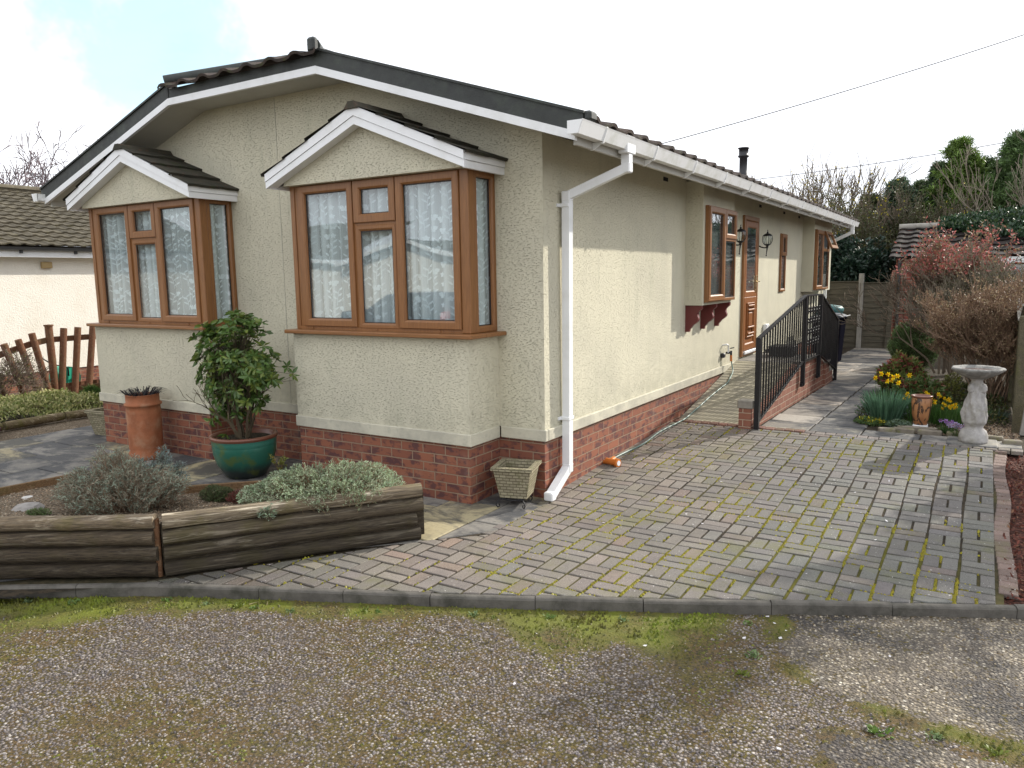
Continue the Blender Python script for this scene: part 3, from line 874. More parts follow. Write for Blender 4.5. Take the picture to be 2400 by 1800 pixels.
# wall lanterns
def lantern(y, label):
    t = empty('wall_lantern', (0, y, 2.0), label, 'wall lantern', 'coach lanterns beside the front door')
    cx = .15
    LM = lambda a, b, c: (a if a < .02 else .15+(a-.15)*.85, y+(b-y)*.85, 2.41-(2.405-c)*.73)
    mb = MB()
    mb.lathe(cx, y, [(.001, 2.405), (.006, 2.40), (.009, 2.385), (.004, 2.375), (.012, 2.36), (.018, 2.345), (.01, 2.335), (.045, 2.32), (.072, 2.30), (.082, 2.285), (.08, 2.278), (.001, 2.278)], 12)
    mb.map(LM).build('lantern_cap', M['black'], t)
    mb = MB(); rp = [(.078, 2.28), (.086, 2.22), (.078, 2.16), (.055, 2.115)]
    for k in range(6):
        a = k*PI/3
        mb.tube([(cx+r_*math.cos(a), y+r_*math.sin(a), z) for r_, z in rp], .0055, 5)
    mb.lathe(cx, y, [(.001, 2.115), (.056, 2.118), (.058, 2.105), (.03, 2.09), (.018, 2.07), (.022, 2.055), (.012, 2.04), (.001, 2.04)], 12)
    mb.map(LM).build('lantern_cage', M['black'], t)
    mb = MB(); mb.lathe(cx, y, [(.072, 2.28), (.08, 2.22), (.072, 2.16), (.05, 2.12)], 12); mb.map(LM).build('lantern_glass', M['lampglass'], t)
    mb = MB()
    mb.bevbox(0, .016, y-.045, y+.045, 2.03, 2.17, .006)
    mb.tube([(.01, y, 2.10), (.05, y, 2.06), (.10, y, 2.045), (cx, y, 2.05)], .012, 8)
    mb.tube([(cx, y, 2.05), (cx-.005, y, 1.98), (cx-.012, y, 1.90)], [.012, .009, .006], 8); mb.lathe(cx-.012, y, [(.001, 1.905), (.014, 1.895), (.012, 1.882), (.001, 1.872)], 8)
    mb.map(LM).build('lantern_bracket', M['black'], t)
lantern(5.0, 'black coach lantern between the boxed window and the door')
lantern(6.45, 'black coach lantern to the right of the brown front door')
# ------------------------------------------------------------------ polygons helpers
def clip(poly, a, b, c):
    """keep a*x+b*y+c >= 0"""
    out = []
    for i in range(len(poly)):
        p, q = poly[i], poly[(i+1) % len(poly)]
        dp = a*p[0]+b*p[1]+c; dq = a*q[0]+b*q[1]+c
        if dp >= 0: out.append(p)
        if dp*dq < 0:
            t = dp/(dp-dq); out.append((p[0]+(q[0]-p[0])*t, p[1]+(q[1]-p[1])*t))
    return out
def hp(p, q):
    """half plane to the left of the line p->q"""
    dx, dy = q[0]-p[0], q[1]-p[1]
    L_ = math.hypot(dx, dy)
    return (-dy/L_, dx/L_, (dy*p[0]-dx*p[1])/L_)
def area(p): return .5*sum(p[i][0]*p[(i+1) % len(p)][1]-p[(i+1) % len(p)][0]*p[i][1] for i in range(len(p)))
def paver(mb, poly, zf, h, b, col, tilt=(0, 0), dz=0, depth=.03):
    if len(poly) < 3 or abs(area(poly)) < 4e-4: return
    if area(poly) < 0: poly = poly[::-1]
    cx = sum(p[0] for p in poly)/len(poly); cy = sum(p[1] for p in poly)/len(poly)
    def Z(x, y): return float(zf(x, y)) + dz + tilt[0]*(x-cx) + tilt[1]*(y-cy)
    ins = []
    for x, y in poly:
        d = math.hypot(x-cx, y-cy); k = max(0, 1-b*1.5/max(d, 1e-6)); ins.append((cx+(x-cx)*k, cy+(y-cy)*k))
    n_ = len(poly)
    V = [(x, y, Z(x, y)+h) for x, y in ins] + [(x, y, Z(x, y)+h-b*.8) for x, y in poly] + [(x, y, Z(x, y)-depth) for x, y in poly]
    F = [tuple(range(n_))] + [(n_+i, n_+(i+1) % n_, (i+1) % n_, i) for i in range(n_)] + [(2*n_+i, 2*n_+(i+1) % n_, n_+(i+1) % n_, n_+i) for i in range(n_)]
    mb.add(V, F, col)

KERB = [(-9, -7.2), (-4, -4.35), (-2.0, -3.13), (-1.17, -2.61), (-.6, -2.345), (.33, -1.925), (1.4, -1.40), (2.01, -1.08), (3.14, -.50), (6, 1.0), (14, 5.0)]
def kerb_d(x, y):
    """signed distance to the kerb (positive = house side)"""
    x = np.asarray(x, float); y = np.asarray(y, float); best = np.full(x.shape, 1e9); sg = np.ones(x.shape)
    for (ax, ay), (bx, by) in zip(KERB[:-1], KERB[1:]):
        dx, dy = bx-ax, by-ay; L2 = dx*dx+dy*dy
        t = np.clip(((x-ax)*dx+(y-ay)*dy)/L2, 0, 1); px = ax+t*dx; py = ay+t*dy
        d = np.hypot(x-px, y-py); s_ = np.sign(dx*(y-ay)-dy*(x-ax))
        m_ = d < best; best = np.where(m_, d, best); sg = np.where(m_, s_, sg)
    return best*sg

# ------------------------------------------------------------------ materials of the ground
def m_road():
    m, nt = newmat('gravel_surface'); n = N(nt); p = n.pos(); c = n.col()
    sep = n('ShaderNodeSeparateColor'); nt.links.new(c, sep.inputs[0])
    moss, conc = sep.outputs[0], sep.outputs[1]
    wob = n.noise(p, 60, 2, .5, out='Color')
    vv = n('ShaderNodeVectorMath', operation='MULTIPLY_ADD'); nt.links.new(wob, vv.inputs[0]); vv.inputs[1].default_value = (.006, .006, .006); nt.links.new(p, vv.inputs[2])
    def stones(sc):
        v = n('ShaderNodeTexVoronoi', feature='F1', ins={'Scale': sc, 'Randomness': .95}); nt.links.new(vv.outputs[0], v.inputs['Vector'])
        return v
    v1 = stones(66); v2 = stones(62)
    s1 = n('ShaderNodeSeparateColor'); nt.links.new(v1.outputs['Color'], s1.inputs[0])
    s2 = n('ShaderNodeSeparateColor'); nt.links.new(v2.outputs['Color'], s2.inputs[0])
    grey = n.ramp(s1.outputs[0], [(0, (.08, .07, .068)), (.3, (.14, .124, .118)), (.55, (.195, .172, .16)), (.8, (.27, .24, .22)), (.95, (.38, .35, .33)), (1, (.5, .46, .42))])
    grey = n.mix(n.math('MULTIPLY', s1.outputs[1], .35), grey, (.21, .15, .10))
    gap = n.smooth(v1.outputs['Distance'], .30, .55)
    grey = n.mix(n.math('MULTIPLY', gap, .80), grey, (.045, .036, .026))
    cpeb = n.ramp(s2.outputs[0], [(0, (.10, .085, .07)), (.35, (.20, .17, .13)), (.7, (.29, .245, .175)), (.92, (.44, .385, .29)), (1, (.6, .56, .47))])
    cg = n.smooth(v2.outputs['Distance'], .36, .50)
    grime_shade = n.smooth(n.noise(p, 1.6, 4, .6), .42, .62)  # grime on the concrete, deepened to paint in a soft cast shadow
    mort = n.mix(grime_shade, (.115, .098, .078), (.035, .033, .032))
    cpeb = n.mix(n.math('MULTIPLY', grime_shade, .6), cpeb, (.065, .06, .058))
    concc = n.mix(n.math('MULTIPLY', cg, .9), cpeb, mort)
    base = n.mix(conc, grey, concc)
    # moss sits between the stones first, then over them
    mn = n.math('ADD', n.math('MULTIPLY', moss, 1.15), n.math('MULTIPLY', n.math('SUBTRACT', n.noise(p, 17, 6, .72), .5), 2.0))
    mn = n.math('ADD', mn, n.math('MULTIPLY', n.math('SUBTRACT', v1.outputs['Distance'], .35), 1.25))
    mf = n.smooth(mn, .47, .60)
    mc = n.mix(n.smooth(n.noise(p, 9, 4, .6), .38, .62), (.118, .092, .016), (.125, .078, .026))
    mc = n.mix(n.smooth(n.noise(p, 70, 3, .6), .4, .65), mc, (.030, .026, .008))
    mc = n.mix(sep.outputs[2], mc, (.135, .155, .012))
    base = n.mix(n.math('MULTIPLY', mf, .92), base, mc)
    base = n.mix(n.math('MULTIPLY', n.smooth(n.noise(p, 1.3, 4, .6), .4, .7), .25), base, (.10, .08, .07))
    h1 = n.math('SUBTRACT', 1, n.math('MULTIPLY', v1.outputs['Distance'], 1.5))
    h = n.math('ADD', n.math('MULTIPLY', h1, n.math('SUBTRACT', 1, n.math('MULTIPLY', mf, .6))), n.math('MULTIPLY', n.noise(p, 140, 3, .7), n.math('ADD', .2, n.math('MULTIPLY', mf, .8))))
    n.out(base, .8, n.bump(h, .0085), spec=.25)
    return m
def m_paver():
    m, nt = newmat('block_paving'); n = N(nt); p = n.pos()
    base = n.mix(1.0, (1, 1, 1), n.col(), 'MULTIPLY')
    base = n.mix(n.math('MULTIPLY', n.smooth(n.noise(p, 260, 2, .6), .5, .7), .35), base, (.42, .38, .35))
    base = n.mix(n.math('MULTIPLY', n.smooth(n.noise(p, 150, 3, .65), .50, .68), .65), base, (.045, .04, .038))
    base = n.mix(n.smooth(n.noise(p, 75, 1, .5), .745, .77), base, (.6, .58, .55))
    base = n.mix(n.math('MULTIPLY', n.smooth(n.noise(p, 2.2, 5, .65), .5, .72), .35), base, (.085, .08, .078))
    gr = n.smooth(n.noise(p, 1.7, 6, .72), .50, .68)
    base = n.mix(n.math('MULTIPLY', gr, .42), base, (.13, .13, .04))
    n.out(base, .82, n.bump(n.noise(p, 170, 4, .7), .0028), spec=.25)
    return m
def m_joint():
    m, nt = newmat('joint_sand'); n = N(nt); p = n.pos(); c = n.col()
    base = n.mix(n.smooth(n.noise(p, 20, 4, .6), .4, .6), (.055, .043, .03), (.03, .026, .02))
    base = n.mix(c, base, (.17, .165, .014))
    n.out(base, .95, n.bump(n.noise(p, 120, 3), .004), spec=.1)
    return m
def m_slab():
    m, nt = newmat('stone_slab'); n = N(nt); p = n.pos()
    base = n.mix(1.0, n.col(), (1, 1, 1), 'MULTIPLY')
    al = n.smooth(n.noise(n.mapv(p, (1, 1.3, 1)), 1.5, 6, .68, .5), .40, .56)
    base = n.mix(n.math('MULTIPLY', al, .85), base, (.038, .041, .048))
    base = n.mix(n.math('MULTIPLY', n.smooth(n.noise(p, 5, 5, .7), .55, .7), .5), base, (.36, .33, .25))
    base = n.mix(n.math('MULTIPLY', n.smooth(n.noise(p, 30, 4, .7), .5, .7), .3), base, (.08, .08, .075))
    h = n.math('ADD', n.noise(n.mapv(p, (1, 2.5, 1)), 9, 5, .7, 1.0), n.math('MULTIPLY', n.noise(p, 150, 3), .15))
    n.out(base, .72, n.bump(h, .008), spec=.35)
    return m
def m_soil(name, c1, c2, c3, sc=70, bump=.012):
    m, nt = newmat(name); n = N(nt); p = n.pos()
    v = n('ShaderNodeTexVoronoi', ins={'Scale': sc}); nt.links.new(p, v.inputs['Vector'])
    s = n('ShaderNodeSeparateColor'); nt.links.new(v.outputs['Color'], s.inputs[0])
    base = n.ramp(s.outputs[0], [(0, c1), (.5, c2), (1, c3)])
    base = n.mix(n.math('MULTIPLY', n.smooth(v.outputs['Distance'], .3, .7), .7), base, tuple(x*.25 for x in c1))
    base = n.mix(n.math('MULTIPLY', n.smooth(n.noise(p, 4, 4, .6), .45, .65), .45), base, tuple(x*.5 for x in c1))
    h = n.math('SUBTRACT', n.noise(p, 30, 4), v.outputs['Distance'])
    n.out(base, .9, n.bump(h, bump), spec=.15)
    return m
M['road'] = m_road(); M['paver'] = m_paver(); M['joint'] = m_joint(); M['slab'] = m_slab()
M['gravel'] = m_soil('golden_gravel', (.13, .095, .065), (.24, .18, .12), (.36, .30, .22), 75)
M['mulch'] = m_soil('bark_mulch', (.07, .03, .022), (.13, .05, .036), (.19, .085, .06), 45, .02)
M['soil'] = m_soil('garden_soil', (.06, .05, .035), (.09, .075, .05), (.15, .12, .085), 60)
M['turf'] = m_soil('rough_grass', (.05, .07, .02), (.07, .09, .03), (.1, .11, .05), 30)
M['concrete'] = m_plain('grey_concrete', (.27, .25, .22), .85, .004, 90, spec=.2, var=.5, vsc=5, dirt=(.09, .085, .07), dirt_amt=.6)
M['kerb'] = m_plain('kerb_concrete', (.13, .12, .105), .85, .004, 110, spec=.2, var=.6, vsc=8, dirt=(.04, .04, .03), dirt_amt=.8)
M['ramp'] = None

# far ground
mb = MB(); S_ = 400
mb.add([(-S_, -S_, -.22), (S_, -S_, -.22), (S_, S_, -.22), (-S_, S_, -.22)], [(0, 1, 2, 3)])
struct(mb.build('ground', M['turf']))
# raised garden ground to the right and behind
mb = MB()
def sheet(mb, x0, x1, y0, y1, z, nx, ny, amp=.01, sd=1, zf=None):
    xs = np.linspace(x0, x1, nx+1); ys = np.linspace(y0, y1, ny+1)
    X, Y = np.meshgrid(xs, ys); Z = z + (fbm(X, Y, 3, sd)-.5)*amp*2 + (zf(X, Y) if zf else 0)
    V = np.stack([X, Y, Z], -1).reshape(-1, 3)
    F = [(j*(nx+1)+i, j*(nx+1)+i+1, (j+1)*(nx+1)+i+1, (j+1)*(nx+1)+i) for j in range(ny) for i in range(nx)]
    return mb.add(V, F, smooth=True)
sheet(mb, 3.10, 60, -.52, 3.2, -.035, 90, 40, .012, 3, lambda x, y: gz(x, y)*.8 - .12*np.clip(-kerb_d(x, y)/.1+.6, 0, 1))
struct(mb.build('mulch_bed', M['mulch']))
mb = MB()
sheet(mb, 1.62, 60, 3.2, 60, .085, 60, 80, .02, 4)
struct(mb.build('garden_soil', M['soil']))
mb = MB(); sheet(mb, -30, 1.9, 12.16, 60, .07, 30, 30, .01, 5); struct(mb.build('back_ground', M['soil']))
mb = MB(); sheet(mb, -40, HW-.1, -4.6, 14, -.03, 60, 60, .012, 6); struct(mb.build('gravel_bed', M['gravel']))

# road surface: fine grid close to the camera, coarse beyond
CONC = [(2.0, -1.0), (2.13, -1.36), (2.28, -1.69), (2.42, -1.78), (2.54, -1.86), (2.70, -1.88), (3.15, -1.85), (9, -1.6), (9, 2)]
def in_poly(x, y, poly):
    x = np.asarray(x); y = np.asarray(y); r = np.zeros(x.shape, bool); n_ = len(poly)
    for i in range(n_):
        (ax, ay), (bx, by) = poly[i], poly[(i+1) % n_]
        c = ((ay > y) != (by > y)) & (x < (bx-ax)*(y-ay)/(by-ay+1e-12)+ax); r ^= c
    return r
def seg_d(x, y, pts):
    best = np.full(np.shape(x), 1e9)
    for (ax, ay), (bx, by) in zip(pts[:-1], pts[1:]):
        dx, dy = bx-ax, by-ay; t = np.clip(((x-ax)*dx+(y-ay)*dy)/(dx*dx+dy*dy), 0, 1)
        best = np.minimum(best, np.hypot(x-ax-t*dx, y-ay-t*dy))
    return best
CONC2 = [(2.49, -2.08), (2.49, -2.31), (2.45, -2.9), (2.5, -6), (9, -6), (9, -2.0), (3.17, -2.0), (2.69, -2.05)]
def road_fields(X, Y):
    wx = X + (fbm(X, Y, 5, 21)-.5)*.16; wy = Y + (fbm(X, Y, 5, 22)-.5)*.16
    conc = (in_poly(wx, wy, CONC) | in_poly(wx, wy, CONC2)).astype(float)
    kd = -kerb_d(X, Y)
    left = np.clip((1.9-X)/.3, 0, 1)
    width = .17 + .34*np.clip((-.7-X)/1.2, 0, 1) + .34*np.clip((X-.75)/.5, 0, 1)
    near = np.clip(1.35-(kd-.0)/(width*(.25+1.5*fbm(X, Y, 3.2, 31))), 0, 1)
    patch = np.clip((fbm(X, Y, 1.5, 33, 5)-.38)*3.0, 0, 1)*(.25+.75*np.clip((1.4-X)/3+.45, 0, 1))
    seam = np.clip(1-seg_d(wx, wy, CONC[:7])/.09, 0, 1)*np.clip((fbm(X, Y, 4, 41)-.30)*4, 0, 1)
    seam2 = np.clip(1-seg_d(wx, wy, [(2.49, -2.35), (2.49, -2.08), (2.69, -2.03), (3.17, -1.93), (4, -1.8)])/.055, 0, 1)*np.clip((fbm(X, Y, 5, 42)-.35)*5, 0, 1)
    moss = np.clip(near*1.2*left + patch*.38 + .17, 0, 1)*(1-conc) + conc*.0
    moss = np.clip(moss + seam*.9 + seam2*.9, 0, 1)
    strip = np.clip(1-np.abs(X-1.75+.25*(Y+1.5))/.35, 0, 1)*np.clip((fbm(X, Y, 2.5, 43)-.3)*3, 0, 1)*(1-conc)*np.clip((Y+2.6)/.8, 0, 1)
    moss = np.clip(moss + strip*.55, 0, 1)
    bright = np.clip(near*left*1.5 + seam*.7, 0, 1)*np.clip(fbm(X, Y, 6, 55)*2.2-.35, 0, 1)
    return moss, conc, np.clip(bright, 0, 1)
def road_z(X, Y, moss=None, conc=None):
    if moss is None: moss, conc, _ = road_fields(X, Y)
    return -.070 + (fbm(X, Y, 2, 61)-.5)*.016 + conc*.008 + (fbm(X, Y, 22, 62, 3)-.5)*.008*(1-conc) + moss*.006*fbm(X, Y, 30, 63, 2)
def road_grid(x0, x1, y0, y1, d, name, dz=0, cut=None):
    xs = np.arange(x0, x1+d*.5, d); ys = np.arange(y0, y1+d*.5, d); X, Y = np.meshgrid(xs, ys)
    moss, conc, br = road_fields(X, Y); Z = road_z(X, Y, moss, conc)+dz
    ny, nx = X.shape
    V = np.stack([X, Y, Z], -1).reshape(-1, 3)
    kd = kerb_d(X, Y); me = bpy.data.meshes.new(name)
    I = np.arange(nx*ny).reshape(ny, nx)
    F = np.stack([I[:-1, :-1], I[:-1, 1:], I[1:, 1:], I[1:, :-1]], -1).reshape(-1, 4)
    keep = (kd[:-1, :-1].ravel() < .04)
    if cut: 
        cx = X[:-1, :-1].ravel()+d/2; cy = Y[:-1, :-1].ravel()+d/2
        keep &= ~((cx > cut[0]) & (cx < cut[1]) & (cy > cut[2]) & (cy < cut[3]))
    F = F[keep]
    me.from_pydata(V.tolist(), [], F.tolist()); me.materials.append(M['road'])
    me.polygons.foreach_set('use_smooth', [True]*len(F))
    ca = me.color_attributes.new('Col', 'FLOAT_COLOR', 'POINT')
    cc = np.ones((len(V), 4)); cc[:, 0] = moss.ravel(); cc[:, 1] = conc.ravel(); cc[:, 2] = br.ravel()
    ca.data.foreach_set('color', cc.ravel())
    o = bpy.data.objects.new(name, me); COL.objects.link(o); return struct(o)
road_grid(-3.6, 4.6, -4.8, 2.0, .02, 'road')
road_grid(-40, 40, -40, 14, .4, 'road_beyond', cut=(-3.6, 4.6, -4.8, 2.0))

# kerb: edging units along the drive
mb = MB(); r = np.random.default_rng(5)
for (ax, ay), (bx, by) in zip(KERB[:-1], KERB[1:]):
    L_ = math.hypot(bx-ax, by-ay); k = max(1, round(L_/.55)); d = np.array((bx-ax, by-ay))/L_; nn = np.array((-d[1], d[0]))
    for i in range(k):
        a = np.array((ax, ay))+d*(L_*i/k+.002); b = np.array((ax, ay))+d*(L_*(i+1)/k-.002)
        dz = (r.random()-.5)*.008; h0 = .0+dz
        pr = [(-.040, -.2), (-.039, h0-.014), (-.032, h0-.004), (-.024, h0), (0, h0), (.0, -.2)]
        V = [(a[0]+nn[0]*u, a[1]+nn[1]*u, z) for u, z in pr]+[(b[0]+nn[0]*u, b[1]+nn[1]*u, z) for u, z in pr]
        m_ = len(pr); mb.add(V, [tuple(range(m_))[::-1], tuple(range(m_, 2*m_))]+[(j, (j+1) % m_, m_+(j+1) % m_, m_+j) for j in range(m_)])
struct(mb.build('kerb', M['kerb']))

# ------------------------------------------------------------------ block-paved drive (basket weave)
DR_R = 3.06; DR_T = 2.98
LOGL = (-1.23, -2.60); LOGR = (-.25, -1.27); SLC = (.09, -.93)
kh = [hp(KERB[i], KERB[i+1]) for i in range(3, 9)]
regA = [(1, 0, -.075), (-1, 0, DR_R), (0, -1, DR_T)] + kh
regB = [(-1, 0, .075)] + [hp(LOGR, LOGL), hp(SLC, LOGR)] + kh
mb = MB(); mbj = []; r = np.random.default_rng(11)
def pcol(x, y):
    pink = np.clip(1.15-(x-.1)/1.5+.5*(vnoise(x, y, 2.2, 3)-.5), 0, 1)*np.clip((y+2.9)/1.4, .25, 1)
    a = np.array((.138, .133, .122)); b = np.array((.215, .182, .152))
    t = np.clip(pink*(.55+.6*r.random()), 0, 1)
    c = a*(1-t)+b*t
    c = c*(.84+.27*r.random()) + (r.random(3)-.5)*.010
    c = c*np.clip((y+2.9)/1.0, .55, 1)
    if r.random() < .08: c = c*np.array((1.08, .95, .90))
    return tuple(np.clip(c, .03, .6))
g_ = .0078; B_ = .1; joints = []
x0g = .075
for i in range(-16, 18):
    for j in range(-18, 18):
        bx, by = x0g+i*.2+ .006*math.sin(j*.7+i), -.1+j*.2 + (i % 2)*.0
        if (i+j) % 2 == 0: cells = [(bx, by, bx+.2, by+.1), (bx, by+.1, bx+.2, by+.2)]
        else: cells = [(bx, by, bx+.1, by+.2), (bx+.1, by, bx+.2, by+.2)]
        for (u0, v0, u1, v1) in cells:
            jx, jy = (r.random(2)-.5)*.003
            poly = [(u0+g_+jx, v0+g_+jy), (u1-g_+jx, v0+g_+jy), (u1-g_+jx, v1-g_+jy), (u0+g_+jx, v1-g_+jy)]
            for reg in (regA, regB):
                q = poly
                for h_ in reg:
                    q = clip(q, *h_)
                    if len(q) < 3: break
                if len(q) >= 3:
                    cx = (u0+u1)/2; cy = (v0+v1)/2
                    sag = (fbm(cx, cy, .9, 71)-.5)*.02
                    paver(mb, q, gz, .0, .0045, pcol(cx, cy), ((r.random()-.5)*.035, (r.random()-.5)*.03), float(sag)*.6+(r.random()-.5)*.004)
                    joints.append((u0, v0, u1, v1))
# border course against the house and the slabs
for k in range(31):
    y = -.93+k*.1255
    if y > 2.85: break
    paver(mb, [(-.02+.03*(y<0), y+.004), (.071, y+.004), (.071, y+.122), (-.02+.03*(y<0), y+.122)], gz, .0, .0045, pcol(0, y), (0, 0), (r.random()-.5)*.004)
# right-hand edging course, one block on edge
for k in range(40):
    y = -.55+k*.1
    if y > 2.95: break
    if r.random() < .06: continue
    ox = .012*math.sin(k*.4)
    paver(mb, [(3.068+ox, y+.004), (3.16+ox, y+.004), (3.16+ox, y+.096), (3.068+ox, y+.096)], gz, -.004, .006, tuple(np.array((.17, .12, .10))*(.7+.6*r.random())), ((r.random()-.5)*.06, (r.random()-.5)*.06), 0)
# top course of small setts, red by the ramp and grey to the right
x = .0
while x < 3.3:
    w_ = .1; red = x < 1.35 and r.random() < 1
    c = np.array((.20, .095, .068)) if red else np.array((.19, .165, .15))
    yb = 2.985
    paver(mb, [(x+.004, yb), (x+w_-.004, yb), (x+w_-.004, yb+.098), (x+.004, yb+.098)], gz, .004 if not red else .012, .005, tuple(c*(.75+.45*r.random())), (0, (r.random()-.5)*.04), (r.random()-.5)*.006)
    x += w_
struct(mb.build('driveway', M['paver'], recalc=False))
# bedding under the blocks, mossy in patches
def moss_field(x, y):
    """where moss fills the joints of the drive"""
    m_ = np.clip((fbm(x, y, 1.3, 81, 3)-.36)*4.2, 0, 1)
    c = np.exp(-(((x-1.9)/1.15)**2+((y-.2)/2.0)**2))
    return np.clip(m_*(.12+1.25*c), 0, 1)
xs = np.arange(-2.1, 3.12, .04); ys = np.arange(-3.1, 3.1, .04)
X, Y = np.meshgrid(xs, ys); Zg = gz(X, Y)-.0085+(fbm(X, Y, .9, 71)-.5)*.012
mf_ = moss_field(X, Y); ny, nx = X.shape; I = np.arange(nx*ny).reshape(ny, nx)
F = np.stack([I[:-1, :-1], I[:-1, 1:], I[1:, 1:], I[1:, :-1]], -1).reshape(-1, 4); keep = kerb_d(X, Y)[:-1, :-1].ravel() > .0; F = F[keep]
me = bpy.data.meshes.new('joint_sand'); me.from_pydata(np.stack([X, Y, Zg], -1).reshape(-1, 3).tolist(), [], F.tolist()); me.materials.append(M['joint'])
ca = me.color_attributes.new('Col', 'FLOAT_COLOR', 'POINT'); cc = np.ones((X.size, 4)); cc[:, :3] = mf_.reshape(-1, 1)*.45; ca.data.foreach_set('color', cc.ravel())
o = bpy.data.objects.new('joint_sand', me); COL.objects.link(o); struct(o)
# moss cushions standing in the joints
r = np.random.default_rng(17); BL = []
def cushions(P, rad, hgt):
    """P (N,3): low six-sided domes"""
    N_ = len(P); th = np.arange(6)*PI/3
    rr = rad[:, None]*(.7+.6*r.random((N_, 6))); ph = r.random(N_)[:, None]*6
    R = np.stack([P[:, None, 0]+rr*np.cos(th+ph), P[:, None, 1]+rr*np.sin(th+ph), np.repeat(P[:, 2:3]-.003, 6, 1)], -1)
    T = P + np.stack([np.zeros(N_), np.zeros(N_), hgt], -1)
    tri = [np.stack([R[:, k], R[:, (k+1) % 6], T], 1) for k in range(6)]
    return np.stack(tri, 1).reshape(-1, 3, 3)
pts = []
for (u0, v0, u1, v1) in joints:
    for (a, b) in (((u0, v0), (u0, v1)), ((u0, v0), (u1, v0)), ((u0, v0), (u0, v1)), ((u1, v0), (u1, v1))):
        n_ = 26 if a[0] == b[0] else 13
        t = r.random(n_); x = a[0]+(b[0]-a[0])*t+(r.random(n_)-.5)*.009; y = a[1]+(b[1]-a[1])*t+(r.random(n_)-.5)*.009
        pts.append(np.stack([x, y], -1))
pts = np.concatenate(pts); mfv = moss_field(pts[:, 0], pts[:, 1])*np.clip(4.2*(fbm(pts[:, 0], pts[:, 1], 5, 5, 3)-.45), 0, 1.4)
keep = (r.random(len(pts)) < mfv*1.25) & (kerb_d(pts[:, 0], pts[:, 1]) > .01) & (pts[:, 0] < 3.05)
pts = pts[keep]
P3 = np.concatenate([pts, (gz(pts[:, 0], pts[:, 1])-.004+(fbm(pts[:, 0], pts[:, 1], .9, 71)-.5)*.012)[:, None]], 1)
T = cushions(P3, .006+.006*r.random(len(P3)), .006+.006*r.random(len(P3)))
cl_ = np.repeat(np.array((.30, .29, .012))*(.55+.75*r.random((len(P3), 1)))+np.array((.06, 0, 0))*r.random((len(P3), 1)), 6, 0)
mb = MB(); mb.arr(T, 3, cl_)
tag(mb.build('moss', M['leaf'], recalc=False), 'yellow-green moss filling the joints of the block paving', 'moss', kind='stuff')
# moss and tiny plants along the foot of the kerb and over the gravel
n_ = 110000
x = r.uniform(-3.2, 3.4, n_); y = r.uniform(-4.4, .4, n_); kd = -kerb_d(x, y)
ms, cn, br = road_fields(x, y)
keep = (kd > .0) & (r.random(n_) < np.clip((ms-.34)*1.5, 0, .9)*np.clip(fbm(x, y, 9, 77, 3)*3-.8, .1, 1)); x = x[keep]; y = y[keep]; ms = ms[keep]; br = br[keep]
P3 = np.stack([x, y, road_z(x, y)+.001], -1)
T = cushions(P3, .004+.008*r.random(len(P3)), (.003+.010*r.random(len(P3)))*(.5+br))
mixc = (vnoise(x, y, 7, 9)+.6*br)[:, None]
cl_ = np.clip(np.array((.12, .075, .018))*(1-mixc)+np.array((.155, .175, .012))*mixc, .01, 1)*(.5+.8*r.random((len(P3), 1)))
mb = MB(); mb.arr(T, 3, np.repeat(cl_, 6, 0))
tag(mb.build('moss', M['leaf'], recalc=False), 'olive and rust-brown moss spreading over the gravel road below the kerb', 'moss', kind='stuff')

# loose chips lying on the road
n_ = 30000
x = r.uniform(-3.0, 3.6, n_); y = r.uniform(-4.3, -.2, n_); kd = -kerb_d(x, y); ms, cn, br = road_fields(x, y)
keep = (kd > .02) & (r.random(n_) > ms*1.1) & (r.random(n_) > cn*.75); x = x[keep]; y = y[keep]
cn = cn[keep]
N_ = len(x); th = np.arange(5)*2*PI/5; s_ = .0034+.0048*r.random(N_)
ang = r.random(N_)*6.28; el_ = .55+.4*r.random(N_); rr = s_[:, None]*(.75+.5*r.random((N_, 5)))
lx = rr*np.cos(th); ly = rr*np.sin(th)*el_[:, None]; ca_, sa_ = np.cos(ang)[:, None], np.sin(ang)[:, None]
z = road_z(x, y)[:, None]
Rb = np.stack([x[:, None]+lx*ca_-ly*sa_, y[:, None]+lx*sa_+ly*ca_, np.repeat(z-.001, 5, 1)], -1)
hh = (s_*(.6+.5*r.random(N_)))[:, None]
Rt = np.stack([x[:, None]+(lx*ca_-ly*sa_)*.6, y[:, None]+(lx*sa_+ly*ca_)*.6, z+hh+(r.random((N_, 5))-.5)*.002], -1)
sd_ = [np.stack([Rb[:, k], Rb[:, (k+1) % 5], Rt[:, (k+1) % 5], Rt[:, k]], 1) for k in range(5)]
pal = np.array([(.12, .105, .11), (.19, .17, .168), (.26, .235, .225), (.17, .13, .10), (.32, .29, .27), (.085, .075, .075), (.44, .41, .37)])
cc = pal[r.choice(7, N_, p=[.2, .26, .2, .12, .12, .08, .02])]
wc = np.array([(.36, .30, .21), (.24, .20, .15), (.46, .40, .31)])[r.integers(0, 3, N_)]
cc = np.where(cn[:, None] > .5, wc, cc)*(.8+.4*r.random((N_, 1)))
mb = MB(); mb.arr(Rt, 5, cc); mb.arr(np.stack(sd_, 1).reshape(-1, 4, 3), 4, np.repeat(cc, 5, 0))
M['stone'] = m_leaf('chipping', 0, .75, .3, .35)
tag(mb.build('gravel', M['stone'], recalc=False), 'loose grey and brown stone chippings scattered over the road', 'gravel', kind='stuff')

